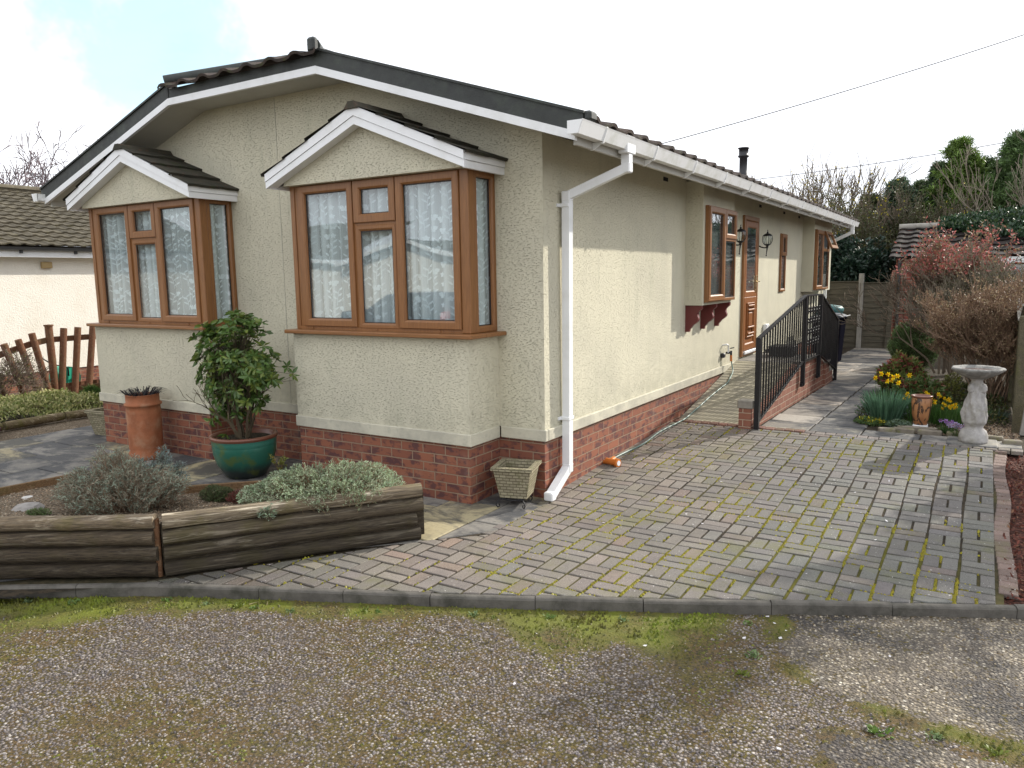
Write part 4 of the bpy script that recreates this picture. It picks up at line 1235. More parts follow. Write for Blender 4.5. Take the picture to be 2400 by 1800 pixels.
# ------------------------------------------------------------------ patio slabs
mb = MB(); r = np.random.default_rng(23)
xs_ = [-6.62, -6.05, -5.45, -4.85, -4.25, -3.65, -3.05, -2.45, -1.85, -1.25, -.65, -.2, .068]
for i in range(len(xs_)-1):
    y = -4.4 + (i % 2)*.22
    while y < 1.8:
        h_ = (.45, .6)[r.integers(0, 2)]
        if y > .02 and xs_[i] > -5.9: break
        poly = [(xs_[i]+.006, y+.006), (xs_[i+1]-.006, y+.006), (xs_[i+1]-.006, y+h_-.006), (xs_[i]+.006, y+h_-.006)]
        if xs_[i] > -2.5:
            for h2 in (hp(LOGR, SLC), hp(LOGL, LOGR)): poly = clip(poly, *h2)
        if len(poly) >= 3 and not (xs_[i] > -5.4 and y+h_ < -2.9):
            k = .8+.35*r.random(); yel = r.random() < .35
            c = np.array((.36, .31, .19)) if yel else np.array((.22, .205, .18))
            paver(mb, poly, lambda x, y: 0*x, 0.0, .006, tuple(c*k), ((r.random()-.5)*.012, (r.random()-.5)*.012), (r.random()-.5)*.004)
        y += h_
struct(mb.build('patio', M['slab'], recalc=False))
mb = MB()
pb = [(-6.6, -4.4), (-3, -4.4), LOGL, LOGR, SLC, (.07, 0.03), (-5.86, .03), (-5.86, 1.9), (-6.6, 1.9)]
mb.add([(x, y, -.012) for x, y in pb], [tuple(range(len(pb)))], (0, 0, 0))
struct(mb.build('patio_bedding', M['joint'], recalc=False))

# path of slabs beside the ramp and on to the back fence
mb = MB(); r = np.random.default_rng(29); y = 3.09
while y < 12.9:
    h_ = .45
    off = .1*(y-3)/4.2
    for (a, b) in ((.915, 1.42), (1.42, 1.86 if y > 3.8 else 1.92)) + (((1.92, 2.45), (2.45, 3.0), (3.0, 3.3)) if y < 3.2 else ()) + (((.35, .98),) if y > 7.5 else ()):
        if y < 3.2 and a > 1.9: h2_ = .34
        else: h2_ = h_
        a2, b2 = a+off*.9, b+off*.9
        poly = [(a2+.009, y+.010), (b2-.009, y+.010), (b2-.009, y+h2_-.010), (a2+.009, y+h2_-.010)]
        if a > 1.3: poly = clip(poly, *hp((1.74, 3.95), (1.98, 20))) if y > 3.8 else poly
        if y < 4 and 1.3 < a < 1.9: poly = clip(poly, *hp((2.15, 3.38), (1.72, 3.95))) if False else poly
        k = .6+.65*r.random(); c = np.array((.30, .27, .23)) if a < 1.2 else np.array((.23, .215, .19))
        if a < 1.2 and r.random() < .3: c = np.array((.42, .36, .29))
        if len(poly) >= 3: paver(mb, poly, lambda x, y: 0*x+.13, 0, .006, tuple(c*k), ((r.random()-.5)*.02, (r.random()-.5)*.02), 0)
    y += h_
struct(mb.build('path', M['slab'], recalc=False))
mb = MB(); mb.box(.3, 3.3, 3.08, 3.55, -.1, .116, col=(0, 0, 0)); mb.box(.2, 2.1, 3.55, 12.95, -.1, .1165, col=(0, 0, 0)); struct(mb.build('path_bedding', M['joint']))
# ------------------------------------------------------------------ ramp, its wall and steps
M['ribbed'] = None
def m_ribbed():
    m, nt = newmat('ribbed_concrete'); n = N(nt); p = n.pos()
    w_ = n('ShaderNodeTexWave', wave_type='BANDS', bands_direction='Y', ins={'Scale': 2.9, 'Distortion': 1.2, 'Detail': 3, 'Detail Scale': 2})
    nt.links.new(p, w_.inputs['Vector'])
    base = n.mix(n.smooth(n.noise(p, 3, 5, .65), .35, .65), (.33, .30, .22), (.22, .20, .155))
    base = n.mix(n.math('MULTIPLY', n.smooth(w_.outputs['Fac'], .2, .0), .35), base, (.13, .12, .09))
    base = n.mix(n.math('MULTIPLY', n.smooth(n.noise(p, 40, 4, .7), .55, .7), .3), base, (.45, .42, .34))
    h = n.math('ADD', n.math('MULTIPLY', w_.outputs['Fac'], 1.0), n.math('MULTIPLY', n.noise(p, 90, 3), .4))
    n.out(base, .85, n.bump(h, .010), spec=.2)
    return m
M['ribbed'] = m_ribbed()
def sx(y): return .1*(y-3)/4.2
ramp = empty('entrance_ramp', (.5, 5, .13), 'ribbed concrete ramp with low brick side wall leading up to the brown front door', 'ramp')
mb = MB()
mb.hexa([(.022, 3.08, 0), (.83, 3.08, 0), (.86, 5.4, 0), (.022, 5.4, 0)], [(.022, 3.08, .137), (.83, 3.08, .137), (.86, 5.4, .575), (.022, 5.4, .575)])
mb.build('ramp_surface', M['ribbed'], ramp)
mb = MB(); mb.box(.022, .86, 5.4, 6.6, 0, .578); mb.build('landing', M['concrete'], ramp)
mb = MB()
for k in range(3):
    y0 = 6.6+k*.3; mb.box(.022, 1.0, y0, y0+.3, 0, .46-k*.15)
mb.build('steps', M['brick_plain'], ramp)
mb = MB()
for k in range(3):
    y0 = 6.6+k*.3; mb.bevbox(.025, 1.02, y0-.0, y0+.32, .46-k*.15, .50-k*.15, .008)
mb.build('tread', M['concrete'], ramp)
mb = MB()
pr = [(3.06, .0), (7.12, 0), (7.12, .2), (6.62, .46), (6.3, .60), (5.06, .60), (3.06, .19)]
mb.prism(pr, 'x', .80, .895); mb.map(lambda x, y, z: (x+sx(y)-.01*(x < .95), y, z))
mb.build('side_wall', M['brick_plain'], ramp)
mb = MB(); mb.box(.74, .87, 2.93, 3.07, .05, .345); mb.build('brick_pier', M['brick_plain'], ramp)
mb = MB(); mb.bevbox(.725, .885, 2.915, 3.085, .345, .43, .008); mb.build('pier_cap', M['concrete'], ramp)
mb = MB(); mb.box(.795, .90, 5.1, 6.3, .60, .628); mb.map(lambda x, y, z: (x+sx(y), y, z)); mb.build('coping', M['concrete'], ramp)

# ------------------------------------------------------------------ metal railing
rail = empty('handrail', (.95, 5, .2), 'black metal railing with ornamental centre panel along the ramp', 'railing')
RX = lambda y: .905+.1*(y-3)/4.2 + .105
TOPS = [(2.93, 1.095), (5.06, 1.485), (6.02, 1.475), (7.28, 1.06)]
BOTS = [(2.97, .20), (5.06, .655), (6.02, .645), (7.28, .30)]
def itp(pl, y):
    for (a, za), (b, zb) in zip(pl[:-1], pl[1:]):
        if a <= y <= b: return za+(zb-za)*(y-a)/(b-a)
    return pl[-1][1] if y > pl[-1][0] else pl[0][1]
def P3r(y, z): return (RX(y)-.105+.022, y, z)
mb = MB()
for (a, za), (b, zb) in zip(TOPS[:-1], TOPS[1:]): mb.bar(P3r(a, za), P3r(b, zb), .045, .018)
mb.tube([P3r(7.26, 1.065), P3r(7.30, 1.05), P3r(7.31, 1.02)], .016, 8)
mb.build('top_rail', M['rail'] if 'rail' in M else M['black'], rail)
mb = MB()
for (a, za), (b, zb) in zip(BOTS[:-1], BOTS[1:]): mb.bar(P3r(a, za), P3r(b, zb), .04, .012)
mb.build('bottom_rail', M['black'], rail)
for y, z0, z1 in ((2.95, .12, 1.10), (5.06, .33, 1.48), (6.02, .33, 1.47), (7.27, .12, 1.07)):
    mb = MB(); mb.bar(P3r(y, z0), P3r(y, z1), .05, .05, up=(0, 1, 0)); mb.build('post', M['black'], rail)
for y in (5.06, 6.02):
    mb = MB(); x = P3r(y, 0)[0]; mb.box(x-.02, x+.012, y-.07, y+.02, .32, .36); mb.build('wall_fixing', M['black'], rail)
def bal(y):
    mb = MB(); mb.bar(P3r(y, itp(BOTS, y)), P3r(y, itp(TOPS, y)), .0165, .0165, up=(0, 1, 0)); mb.build('baluster', M['black'], rail)
for y in np.linspace(2.95, 5.06, 20)[1:-1]: bal(y)
for y in np.linspace(5.06, 6.02, 7)[1:-1]: bal(y)
for y in np.linspace(6.02, 7.27, 14)[1:-1]: bal(y)
ys_ = np.linspace(5.06, 6.02, 7)
for i in range(6):
    yc = (ys_[i]+ys_[i+1])/2
    for z in (.86, 1.0, 1.14, 1.28):
        for s in (1, -1):
            pts = []
            for t in np.linspace(0, 1.6*PI, 10):
                rr = .034*(1-t/(2.6*PI)); pts.append(P3r(yc+s*(.02-rr*math.cos(t)*.9), z+s*.02+rr*math.sin(t)))
            if s == 1: mb = MB()
            mb.tube(pts, .006, 5)
            if s == -1: mb.build('scroll', M['black'], rail)

# things on the landing and by the door
def trough(x0, x1, y0, y1, z, h, label):
    t = empty('trough_planter', ((x0+x1)/2, (y0+y1)/2, z), label, 'planter')
    mb = MB(); mb.hexa([(x0+.01, y0+.02, z), (x1-.01, y0+.02, z), (x1-.01, y1-.02, z), (x0+.01, y1-.02, z)], [(x0, y0, z+h), (x1, y0, z+h), (x1, y1, z+h), (x0, y1, z+h)])
    mb.bevbox(x0-.008, x1+.008, y0-.008, y1+.008, z+h-.02, z+h, .004)
    mb.build('tub', M['black_plastic'], t)
    return t
trough(.30, .62, 6.08, 6.52, .578, .15, 'black trough planter on the landing just outside the front door')
trough(.06, .26, 6.9, 7.45, .50, .10, 'small black trough planter on the top step against the house wall')

# ------------------------------------------------------------------ bins
def bin_(name, cx, cy, z, w, d, h, lab, mat, cat, lidmat=None):
    t = empty(name, (cx, cy, z), lab, cat)
    mb = MB(); b_ = .80
    mb.hexa([(cx-w/2*b_, cy-d/2*b_, z+.04), (cx+w/2*b_, cy-d/2*b_, z+.04), (cx+w/2*b_, cy+d/2*b_, z+.04), (cx-w/2*b_, cy+d/2*b_, z+.04)],
            [(cx-w/2, cy-d/2, z+h-.08), (cx+w/2, cy-d/2, z+h-.08), (cx+w/2, cy+d/2, z+h-.08), (cx-w/2, cy+d/2, z+h-.08)])
    mb.bevbox(cx-w/2-.015, cx+w/2+.015, cy-d/2-.015, cy+d/2+.015, z+h-.10, z+h-.07, .006)
    mb.build('body', mat, t)
    mb = MB()
    n_ = 8; top = [(cx-w/2-.025 + (w+.05)*k/n_, z+h-.07+.05*math.sin(PI*k/n_)**.6+.008) for k in range(n_+1)]
    mb.prism([(cx-w/2-.025, z+h-.07)]+top+[(cx+w/2+.025, z+h-.07)], 'y', cy-d/2-.03, cy+d/2+.02)
    mb.tube([(cx+w/2+.03, cy-d/2, z+h-.06), (cx+w/2+.055, cy-d/2, z+h-.055), (cx+w/2+.055, cy+d/2, z+h-.055), (cx+w/2+.03, cy+d/2, z+h-.06)], .012, 6)
    mb.build('lid', lidmat or mat, t)
    for s in (-1, 1):
        mb = MB(); mb.tube([(cx+.06, cy+s*(d/2*.8+.01), z+.09), (cx+.06, cy+s*(d/2*.8+.05), z+.09)], .09, 14); mb.build('wheel', M['black_plastic'], t)
    return t
M['binlid'] = m_plain('grey_bin_lid', (.06, .07, .09), .5)
M['binbody'] = m_plain('black_bin_plastic', (.010, .010, .016), .8, spec=.0)
M['teal'] = m_plain('teal_plastic', (.035, .13, .13), .45)
bin_('wheelie_bin', .54, 9.6, .13, .50, .55, .92, 'black wheelie bin with grey lid at the far end of the railing', M['binbody'], 'wheelie bin', M['binlid'])
t = empty('water_butt', (.26, 11.3, .13), 'teal green water butt behind the black wheelie bin', 'water butt')
mb = MB(); mb.lathe(.26, 11.3, [(.001, .13), (.22, .13), (.25, .5), (.26, .95), (.25, 1.02)], 28, fn=lambda t_, r_, z_: r_*(1+.01*math.sin(z_*60))); mb.build('barrel', M['teal'], t)
mb = MB(); mb.lathe(.26, 11.3, [(.27, 1.0), (.275, 1.05), (.24, 1.10), (.001, 1.14)], 28); mb.build('lid', M['teal'], t)

# ------------------------------------------------------------------ panel fence at the back
M['fence'] = m_woodgrain('weathered_fence_board', (.125, .11, .082), (.06, .055, .043), .9, 0, .8, .003, .15)
M['fencepost'] = m_plain('concrete_post', (.30, .28, .25), .85, .003, 60, var=.4, dirt=(.12, .12, .09), dirt_amt=.5)
def lap_panel(parent, axis, a0, a1, p, z0, z1, wavy=0.0, face=-1, mat=None, sd=1):
    """overlapping slats between a0..a1 along the axis, plane at p, facing 'face'"""
    r_ = np.random.default_rng(sd)
    mb = MB(); nsl = int((z1-z0)/.125); h_ = (z1-z0)/nsl
    for k in range(nsl):
        zb = z0+k*h_; nseg = 10; top = []
        for i in range(nseg):
            ua, ub = a0+(a1-a0)*i/nseg, a0+(a1-a0)*(i+1)/nseg
            w1 = .008*math.sin(ua*5+k*1.7)+.004*math.sin(ua*13+k); w2 = .008*math.sin(ub*5+k*1.7)+.004*math.sin(ub*13+k)
            def Q(u, w_, z): return (u, p+face*w_, z) if axis == 'x' else (p+face*w_, u, z)
            # lower edge stands proud of the slat beneath
            b = [Q(ua, .012, zb+w1), Q(ub, .012, zb+w2), Q(ub, .026, zb+w2), Q(ua, .026, zb+w1)]
            t_ = [Q(ua, .0, zb+h_+.02), Q(ub, .0, zb+h_+.02), Q(ub, .008, zb+h_+.02), Q(ua, .008, zb+h_+.02)]
            mb.hexa(b, t_, col=(.8+.3*r_.random(),)*3)
    mb.build('slat_panel', mat or M['fence'], parent)
    mb = MB()
    def B(u0, u1, w0, w1, za, zb_): 
        if axis == 'x': mb.box(u0, u1, p+face*w0, p+face*w1, za, zb_)
        else: mb.box(p+face*w0, p+face*w1, u0, u1, za, zb_)
    B(a0, a1, -.01, .045, z1+.01, z1+.03)
    k_ = int((a1-a0)/.85)+1
    for i in range(1, k_): u = a0+(a1-a0)*i/k_; B(u-.018, u+.018, .028, .045, z0, z1)
    mb.build('capping', mat or M['fence'], parent)
bf = empty('back_fence', (.3, 12.95, .1), 'weathered overlapping board fence with concrete posts across the back of the path', 'fence')
lap_panel(bf, 'x', -1.25, .57, 12.95, .13, 1.55, sd=1)
lap_panel(bf, 'x', .68, 1.25, 12.95, .13, 1.52, sd=2)
for x_, zt in ((.575, 1.74), (-1.36, 1.7)):
    mb = MB(); mb.bevbox(x_, x_+.10, 12.89, 12.99, .08, zt, .008); mb.build('post', M['fencepost'], bf)
mb = MB(); mb.hexa([(1.14, 12.88, .1), (1.23, 12.88, .1), (1.23, 12.93, .1), (1.14, 12.93, .1)], [(1.20, 12.88, 1.5), (1.28, 12.88, 1.5), (1.28, 12.93, 1.5), (1.20, 12.93, 1.5)]); mb.build('post', M['fence'], bf)

# fence on the right boundary: post, dished-top panel
rf = empty('boundary_fence', (3.3, 5, .1), 'mossy timber boundary fence with dished panel top at the right of the flower bed', 'fence')
M['fence_green'] = m_oldwood('mossy_fence_timber', (.15, .13, .08), (.06, .055, .04), (.10, .11, .03), .7, (0, 1, 0), (.3, .27, .2), .2)
mb = MB(); mb.bevbox(3.235, 3.335, 4.15, 4.25, .05, 1.30, .008); mb.build('post', M['fence_green'], rf)
mb = MB(); mb.bevbox(3.235, 3.335, 6.05, 6.15, .05, 1.30, .008); mb.build('post', M['fence_green'], rf)
mb = MB(); mb.hexa([(3.30, 3.98, .1), (3.40, 3.98, .1), (3.40, 4.1, .1), (3.30, 4.1, .1)], [(3.33, 4.0, .42), (3.41, 4.0, .42), (3.41, 4.1, .42), (3.33, 4.1, .42)]); mb.build('post_spur', M['fencepost'], rf)
for (a, b) in ((4.26, 6.04), (6.16, 8.0)):
    mb = MB(); k_ = 14
    for i in range(k_):
        u0 = a+(b-a)*i/k_; u1 = a+(b-a)*(i+1)/k_-.012
        def zt(u): t_ = (u-a)/(b-a); return 1.40-.20*math.sin(PI*t_)
        mb.hexa([(3.275, u0, .12), (3.295, u0, .12), (3.295, u1, .12), (3.275, u1, .12)], [(3.275, u0, zt(u0)), (3.295, u0, zt(u0)), (3.295, u1, zt(u1)), (3.275, u1, zt(u1))])
    mb.build('board_panel', M['fence_green'], rf)
    mb = MB()
    for i in range(k_):
        u0 = a+(b-a)*i/k_; u1 = a+(b-a)*(i+1)/k_
        mb.bar((3.28, u0, zt(u0)+.01), (3.28, u1, zt(u1)+.01), .055, .025)
    mb.build('capping', M['fencepost'], rf)

# ------------------------------------------------------------------ garage at the back right
gar = empty('brick_garage', (3.5, 15, .1), 'old red brick garage with mossy tiled roof behind the red-leaved shrub', 'garage')
mb = MB(); mb.box(1.26, 8.5, 13.2, 17.4, .0, 2.04); mb.prism([(13.2, 2.04), (17.4, 2.04), (15.3, 2.80)], 'x', 1.26, 1.4); mb.build('wall', M['brick_garage'], gar)
mb = MB(); mb.hexa([(1.18, 13.12, .05), (1.26, 13.12, .05), (1.26, 13.35, .05), (1.18, 13.35, .05)], [(1.18, 13.12, 1.66), (1.26, 13.12, 1.66), (1.26, 13.35, 1.80), (1.18, 13.35, 1.80)]); mb.build('brick_buttress', M['brick_plain'], gar)
mb = MB(); pg = math.atan2(.73, 2.25)
tile_sheet(mb, (1.13, 13.0, 2.04), (1, 0, 0), (0, math.cos(pg), math.sin(pg)), 7.5, 2.4, tw=.30, course=.36, roll=.022, step=.04, sd=12, jit=.3)
tile_sheet(mb, (1.13, 17.6, 2.04), (1, 0, 0), (0, -math.cos(pg), math.sin(pg)), 7.5, 2.4, tw=.30, course=.36, roll=.03, step=.04, sd=13)
mb.build('roof', M['roof_gar'], gar)
mb = MB(); mb.tube([(1.10, 15.27, 2.80), (8.7, 15.27, 2.80)], .085, 10); mb.build('ridge_tile', M['fencepost'], gar)
mb = MB(); mb.box(3.1, 8.6, 13.02, 13.06, 1.91, 2.03); mb.build('fascia', M['white'], gar)
mb = MB(); mb.tube([(1.33, 13.15, 2.05), (1.33, 13.15, .2)], .035, 8); mb.build('drainpipe', M['pipe_dark'], gar)
mb = MB(); mb.box(1.5, 2.2, 13.16, 13.2, .955, .985); mb.build('stone_sill', M['fencepost'], gar)
mb = MB(); fg = Frame('f', 13.2)
fg.ring(mb, 3.22, 5.0, 1.05, 1.88, .06, -.02, .03, .0); fg.box(mb, 4.05, 4.13, -.0, .028, 1.11, 1.82); fg.box(mb, 3.28, 4.05, 0, .027, 1.52, 1.58); fg.box(mb, 3.15, 5.06, 0, .07, 1.0, 1.05)
gw = mb.build('window', M['white'], gar, recalc=False)
mb = MB(); fg.box(mb, 3.27, 4.95, .001, .004, 1.10, 1.83); mb.build('window_blind', M['dark'], gw)
mb = MB(); fg.box(mb, 3.27, 4.95, .008, .012, 1.10, 1.83); mb.build('pane', M['glass'], gw)

# ------------------------------------------------------------------ the neighbouring bungalow on the left
M['wall_nb'] = m_plain('cream_render', (.78, .74, .66), .85, .010, 38, spec=.2, dirt=(.66, .60, .50), dirt_amt=.5, vsc=2.2)
nb = empty('neighbour_bungalow', (-14, 4, 0), 'cream rendered neighbouring bungalow with old brown tiled roof at the left', 'bungalow')
mb = MB(); mb.box(-18, -11, -6, 14, .28, 2.34); mb.build('wall', M['wall_nb'], nb)
mb = MB(); mb.box(-17.98, -11.02, -5.98, 13.98, -.3, .28); mb.build('brick_plinth', M['brick'], nb)
mb = MB(); pn = math.atan(.345)
tile_sheet(mb, (-10.70, -6.3, 2.42), (0, 1, 0), (-math.cos(pn), 0, math.sin(pn)), 20.6, 4.15, tw=.22, course=.27, roll=.022, step=.032, seg=6, jit=.25, sd=31)
tile_sheet(mb, (-18.3, -6.3, 2.42), (0, 1, 0), (math.cos(pn), 0, math.sin(pn)), 20.6, 4.15, tw=.4, course=.5, roll=.01, step=.03, seg=2, sd=32)
mb.build('roof', M['roof_nb'], nb)
mb = MB(); mb.tube([(-14.5, -6.3, 3.76), (-14.5, 14.3, 3.76)], .10, 8); mb.build('ridge_tile', M['roof_nb'], nb)
mb = MB(); mb.box(-10.80, -10.77, -6.2, 14.2, 2.24, 2.40); mb.box(-11.0, -10.80, -6.2, 14.2, 2.28, 2.30); mb.build('fascia', M['white'], nb)
mb = MB()
hg = [(0, .06), (.02, .015), (.055, 0), (.09, .015), (.11, .06), (.10, .06), (.055, .012), (.01, .06)]
mb.prism([(-10.768+a, 2.345+z) for a, z in hg], 'y', -6.2, 14.2)
for y in np.arange(-5.8, 14, .9): mb.bevbox(-10.77, -10.72, y, y+.04, 2.30, 2.36, .004)
mb.build('gutter', M['pipe_dark'], nb)
mb = MB(); mb.bevbox(-11.0, -10.93, 1.83, 2.0, 2.06, 2.17, .01); M['tan'] = m_plain('tan_plastic', (.38, .27, .12), .5); mb.build('vent_hood', M['tan'], nb)
mb = MB(); mb.tube([(-10.97, 2.92, 2.05), (-10.97, 2.93, .9)], .006, 5); mb.build('cable', M['white'], nb)

# the bungalow across the road that the windows mirror
ob = empty('opposite_bungalow', (-18, -19, -.3), 'cream gabled bungalow across the road, mirrored in the bay window panes', 'bungalow')
mb = MB(); mb.box(-40, -16.6, -24, -16.2, -.4, 2.5); mb.box(-16.6, -11.2, -23, -16.0, -.4, 2.35); mb.prism([(-16.6, 2.35), (-11.2, 2.35), (-13.9, 3.0)], 'y', -23, -16.0); mb.build('wall', M['wall_nb'], ob)
mb = MB()
tile_sheet(mb, (-40, -15.8, 2.55), (1, 0, 0), (0, -.93, .37), 23.4, 4.3, tw=.5, course=.5, roll=.02, step=.03, seg=2, sd=33)
tile_sheet(mb, (-10.9, -15.6, 2.36), (0, -1, 0), (-.97, 0, .235), 7, 3.1, tw=.5, course=.5, roll=.02, step=.03, seg=2, sd=34)
tile_sheet(mb, (-16.9, -15.6, 2.36), (0, -1, 0), (.97, 0, .235), 7, 3.1, tw=.5, course=.5, roll=.02, step=.03, seg=2, sd=35)
mb.build('roof', M['roof_nb'], ob)
mb = MB()
mb.bar((-10.9, -15.6, 2.34), (-13.9, -15.6, 3.06), .05, .13); mb.bar((-16.9, -15.6, 2.34), (-13.9, -15.6, 3.06), .05, .13)
mb.box(-40, -16.9, -15.85, -15.75, 2.42, 2.54); mb.build('white_boards', M['white'], ob)
mb = MB(); mb.box(-24, -21.6, -16.19, -16.15, .9, 2.0); mb.box(-31, -28.6, -16.19, -16.15, .9, 2.0); mb.build('window', M['dark'], ob)

# ------------------------------------------------------------------ log-edged planter
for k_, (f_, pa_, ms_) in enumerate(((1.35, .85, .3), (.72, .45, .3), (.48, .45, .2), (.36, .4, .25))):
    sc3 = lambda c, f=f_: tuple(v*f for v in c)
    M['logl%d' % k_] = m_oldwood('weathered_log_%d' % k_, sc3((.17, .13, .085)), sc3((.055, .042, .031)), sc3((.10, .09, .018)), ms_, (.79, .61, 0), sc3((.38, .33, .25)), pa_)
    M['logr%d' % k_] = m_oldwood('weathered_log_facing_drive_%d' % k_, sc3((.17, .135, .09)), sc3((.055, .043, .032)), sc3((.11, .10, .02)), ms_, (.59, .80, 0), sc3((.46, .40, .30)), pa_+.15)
M['log2'] = m_oldwood('weathered_log_facing_drive', (.18, .135, .075), (.065, .05, .03), (.10, .10, .02), .55, (.59, .80, 0), (.40, .33, .22), .75)
lp = empty('log_planter', (-1.23, -2.6, 0), 'raised bed edged with four courses of weathered half-round logs', 'raised bed')
def log(p, q, r0, mat, sd, z):
    rr = np.random.default_rng(sd); n_ = 14; pts = []; ra = []
    p = np.array(p, float); q = np.array(q, float)
    for i in range(n_+1):
        t_ = i/n_; x = p+(q-p)*t_
        pts.append((x[0]+(rr.random()-.5)*.006, x[1]+(rr.random()-.5)*.006, z+(rr.random()-.5)*.004)); ra.append(r0*(1+(rr.random()-.5)*.06))
    mb = MB(); mb.tube(pts, ra, 14); return mb.build('log', mat, lp)
M['board0'] = m_oldwood('split_corner_timber', (.20, .10, .05), (.09, .045, .025), (.12, .11, .03), .2, (0, 0, 1), (.36, .27, .17), .3)
LEFT_END = (-3.3, -3.9)
dl = nrm(np.array(LEFT_END)-np.array(LOGL)); dr = nrm(np.array(LOGR)-np.array(LOGL))
for k in range(4):
    z = .348-.1*k
    j = .012*math.sin(k*2.1)
    a = np.array(LOGL)+np.array((-.030, .045)); b = np.array(LEFT_END)+np.array((-.03, .05))
    log(a+dl*(.004+j), b, .0455, M['logl%d' % k], 40+k, z)
    a = np.array(LOGL)+np.array((-.020, .052))+dr*(.022); b = np.array(LOGR)+np.array((-.048, .035))+dr*(.03*math.sin(k*1.9+.5))
    log(a, b, .0455, M['logr%d' % k], 50+k, z-.004)
mb = MB()
for (a, b) in ((LEFT_END, LOGL), (LOGL, LOGR)): mb.bar((a[0]-.03, a[1]+.075, .18), (b[0]-.035, b[1]+.06, .18), .03, .30)
mb.build('backing_board', M['logl3'], lp)
mb = MB(); mb.tube([(LOGL[0]-.035, LOGL[1]+.05, .0), (LOGL[0]-.035, LOGL[1]+.05, .36)], .018, 8); mb.build('corner_post', M['board0'], lp)
# return logs at the right-hand end and the board along the back
BACK = [(-3.62, -2.75), (-3.50, -1.84), (-2.38, -1.70), (-1.87, -1.21), (-1.05, -1.0), (-.36, -1.20)]
for k in range(0): log((LOGR[0]-.07, LOGR[1]+.06), (BACK[-1][0]+.05, BACK[-1][1]-.02), .053, M['log2'], 60+k, .345-.1*k)
mb = MB()
M['board'] = m_oldwood('brown_edging_board', (.22, .13, .065), (.10, .06, .032), (.12, .11, .03), .3, (1, .2, 0), (.36, .27, .17), .4)
for i_, (a, b) in enumerate(zip(BACK[:-1], BACK[1:])): mb.bar((a[0], a[1], .07), (b[0], b[1], .07+.09*(i_ > 3)), .035, .26)
mb.tube([(-3.52, -1.87, -.05), (-3.52, -1.87, .19)], .05, 10); mb.tube([(-2.36, -1.68, -.05), (-2.36, -1.68, .215)], .035, 8)
mb.build('edging_board', M['board'], lp)
# soil and gravel inside
PL = [(LEFT_END[0]-.06, LEFT_END[1]+.13), (LOGL[0]-.05, LOGL[1]+.10), (LOGR[0]-.10, LOGR[1]+.06)] + BACK[::-1]
xs = np.linspace(-3.9, -.2, 75); ys = np.linspace(-4.0, -.8, 65); X, Y = np.meshgrid(xs, ys)
fd_ = seg_d(X, Y, [LEFT_END, LOGL, LOGR]); bd_ = seg_d(X, Y, BACK)
soilz = lambda X, Y: .13+.19*np.clip(seg_d(X, Y, BACK)/(seg_d(X, Y, BACK)+seg_d(X, Y, [LEFT_END, LOGL, LOGR])+1e-6), 0, 1)**.8+(fbm(X, Y, 4, 91)-.5)*.05
Z = soilz(X, Y); I = np.arange(X.size).reshape(X.shape)
F = np.stack([I[:-1, :-1], I[:-1, 1:], I[1:, 1:], I[1:, :-1]], -1).reshape(-1, 4); k_ = in_poly(X[:-1, :-1]+.025, Y[:-1, :-1]+.025, PL).ravel()
mb = MB(); mb.add(np.stack([X, Y, Z], -1).reshape(-1, 3), F[k_].tolist(), smooth=True); struct(mb.build('planter_soil', M['gravel']))
def rock(x, y, z, s, lab, col=(.30, .28, .26), sd=1):
    mb = MB(); r_ = np.random.default_rng(sd); n_ = 9; prof = []
    mb.lathe(x, y, [(.001, z-s*.2), (s*.8, z-s*.1), (s, z+s*.2), (s*.75, z+s*.5), (.001, z+s*.62)], 9, fn=lambda t_, rr, zz: rr*(1+.3*vnoise(t_*1.1+sd, zz*9, 1.3, sd)-.15), smooth=False)
    m_ = m_plain('rock_%d' % sd, col, .85, .004, 50, var=.5, vsc=14)
    return tag(mb.build('rock', m_), lab, 'stone')
rock(-2.55, -2.66, .24, .10, 'grey rock on the gravel at the left of the raised bed', sd=3)
rock(-3.02, -2.44, .20, .045, 'small white pebble nearest the corner of the raised bed board', (.65, .63, .6), 4)
rock(-2.93, -2.50, .21, .035, 'smallest white pebble beside the grey rock', (.6, .6, .58), 5)

# ------------------------------------------------------------------ pots in front of the house
M['terracotta'] = m_plain('terracotta', (.36, .13, .06), .75, .002, 60, spec=.3, var=.5, vsc=9, dirt=(.42, .26, .16), dirt_amt=.6)
cp = empty('chimney_pot', (-4.30, -.68, 0), 'tall terracotta chimney pot used as a planter against the farther bay', 'planter')
mb = MB()
mb.lathe(-4.30, -.68, [(.001, 0), (.175, 0), (.178, .05), (.155, .085), (.16, .12), (.163, .5), (.158, .545), (.175, .55), (.178, .57), (.158, .585), (.158, .655), (.162, .66), (.135, .66), (.13, .60), (.001, .60)], 36)
mb.build('pot_body', M['terracotta'], cp)
M['glaze'] = None
def m_glaze():
    m, nt = newmat('green_glaze'); n = N(nt); p = n.pos()
    z = n('ShaderNodeSeparateXYZ'); nt.links.new(p, z.inputs[0])
    zz = n.math('ADD', z.outputs[2], n.math('MULTIPLY', n.noise(p, 14, 4, .6), .09))
    base = n.mix(n.smooth(zz, .10, .22), (.022, .03, .028), (.022, .115, .078))
    base = n.mix(n.smooth(zz, .30, .40), base, (.045, .18, .135))
    base = n.mix(n.math('MULTIPLY', n.smooth(n.noise(p, 7, 3), .55, .68), .6), base, (.10, .12, .015))
    n.out(base, .28, n.bump(n.noise(p, 20, 2), .001), spec=.5)
    return m
M['glaze'] = m_glaze()
GP = (-2.80, -.66)
gp = empty('glazed_pot', (GP[0], GP[1], 0), 'round green glazed pot with a brown rim on the patio between the bays', 'plant pot')
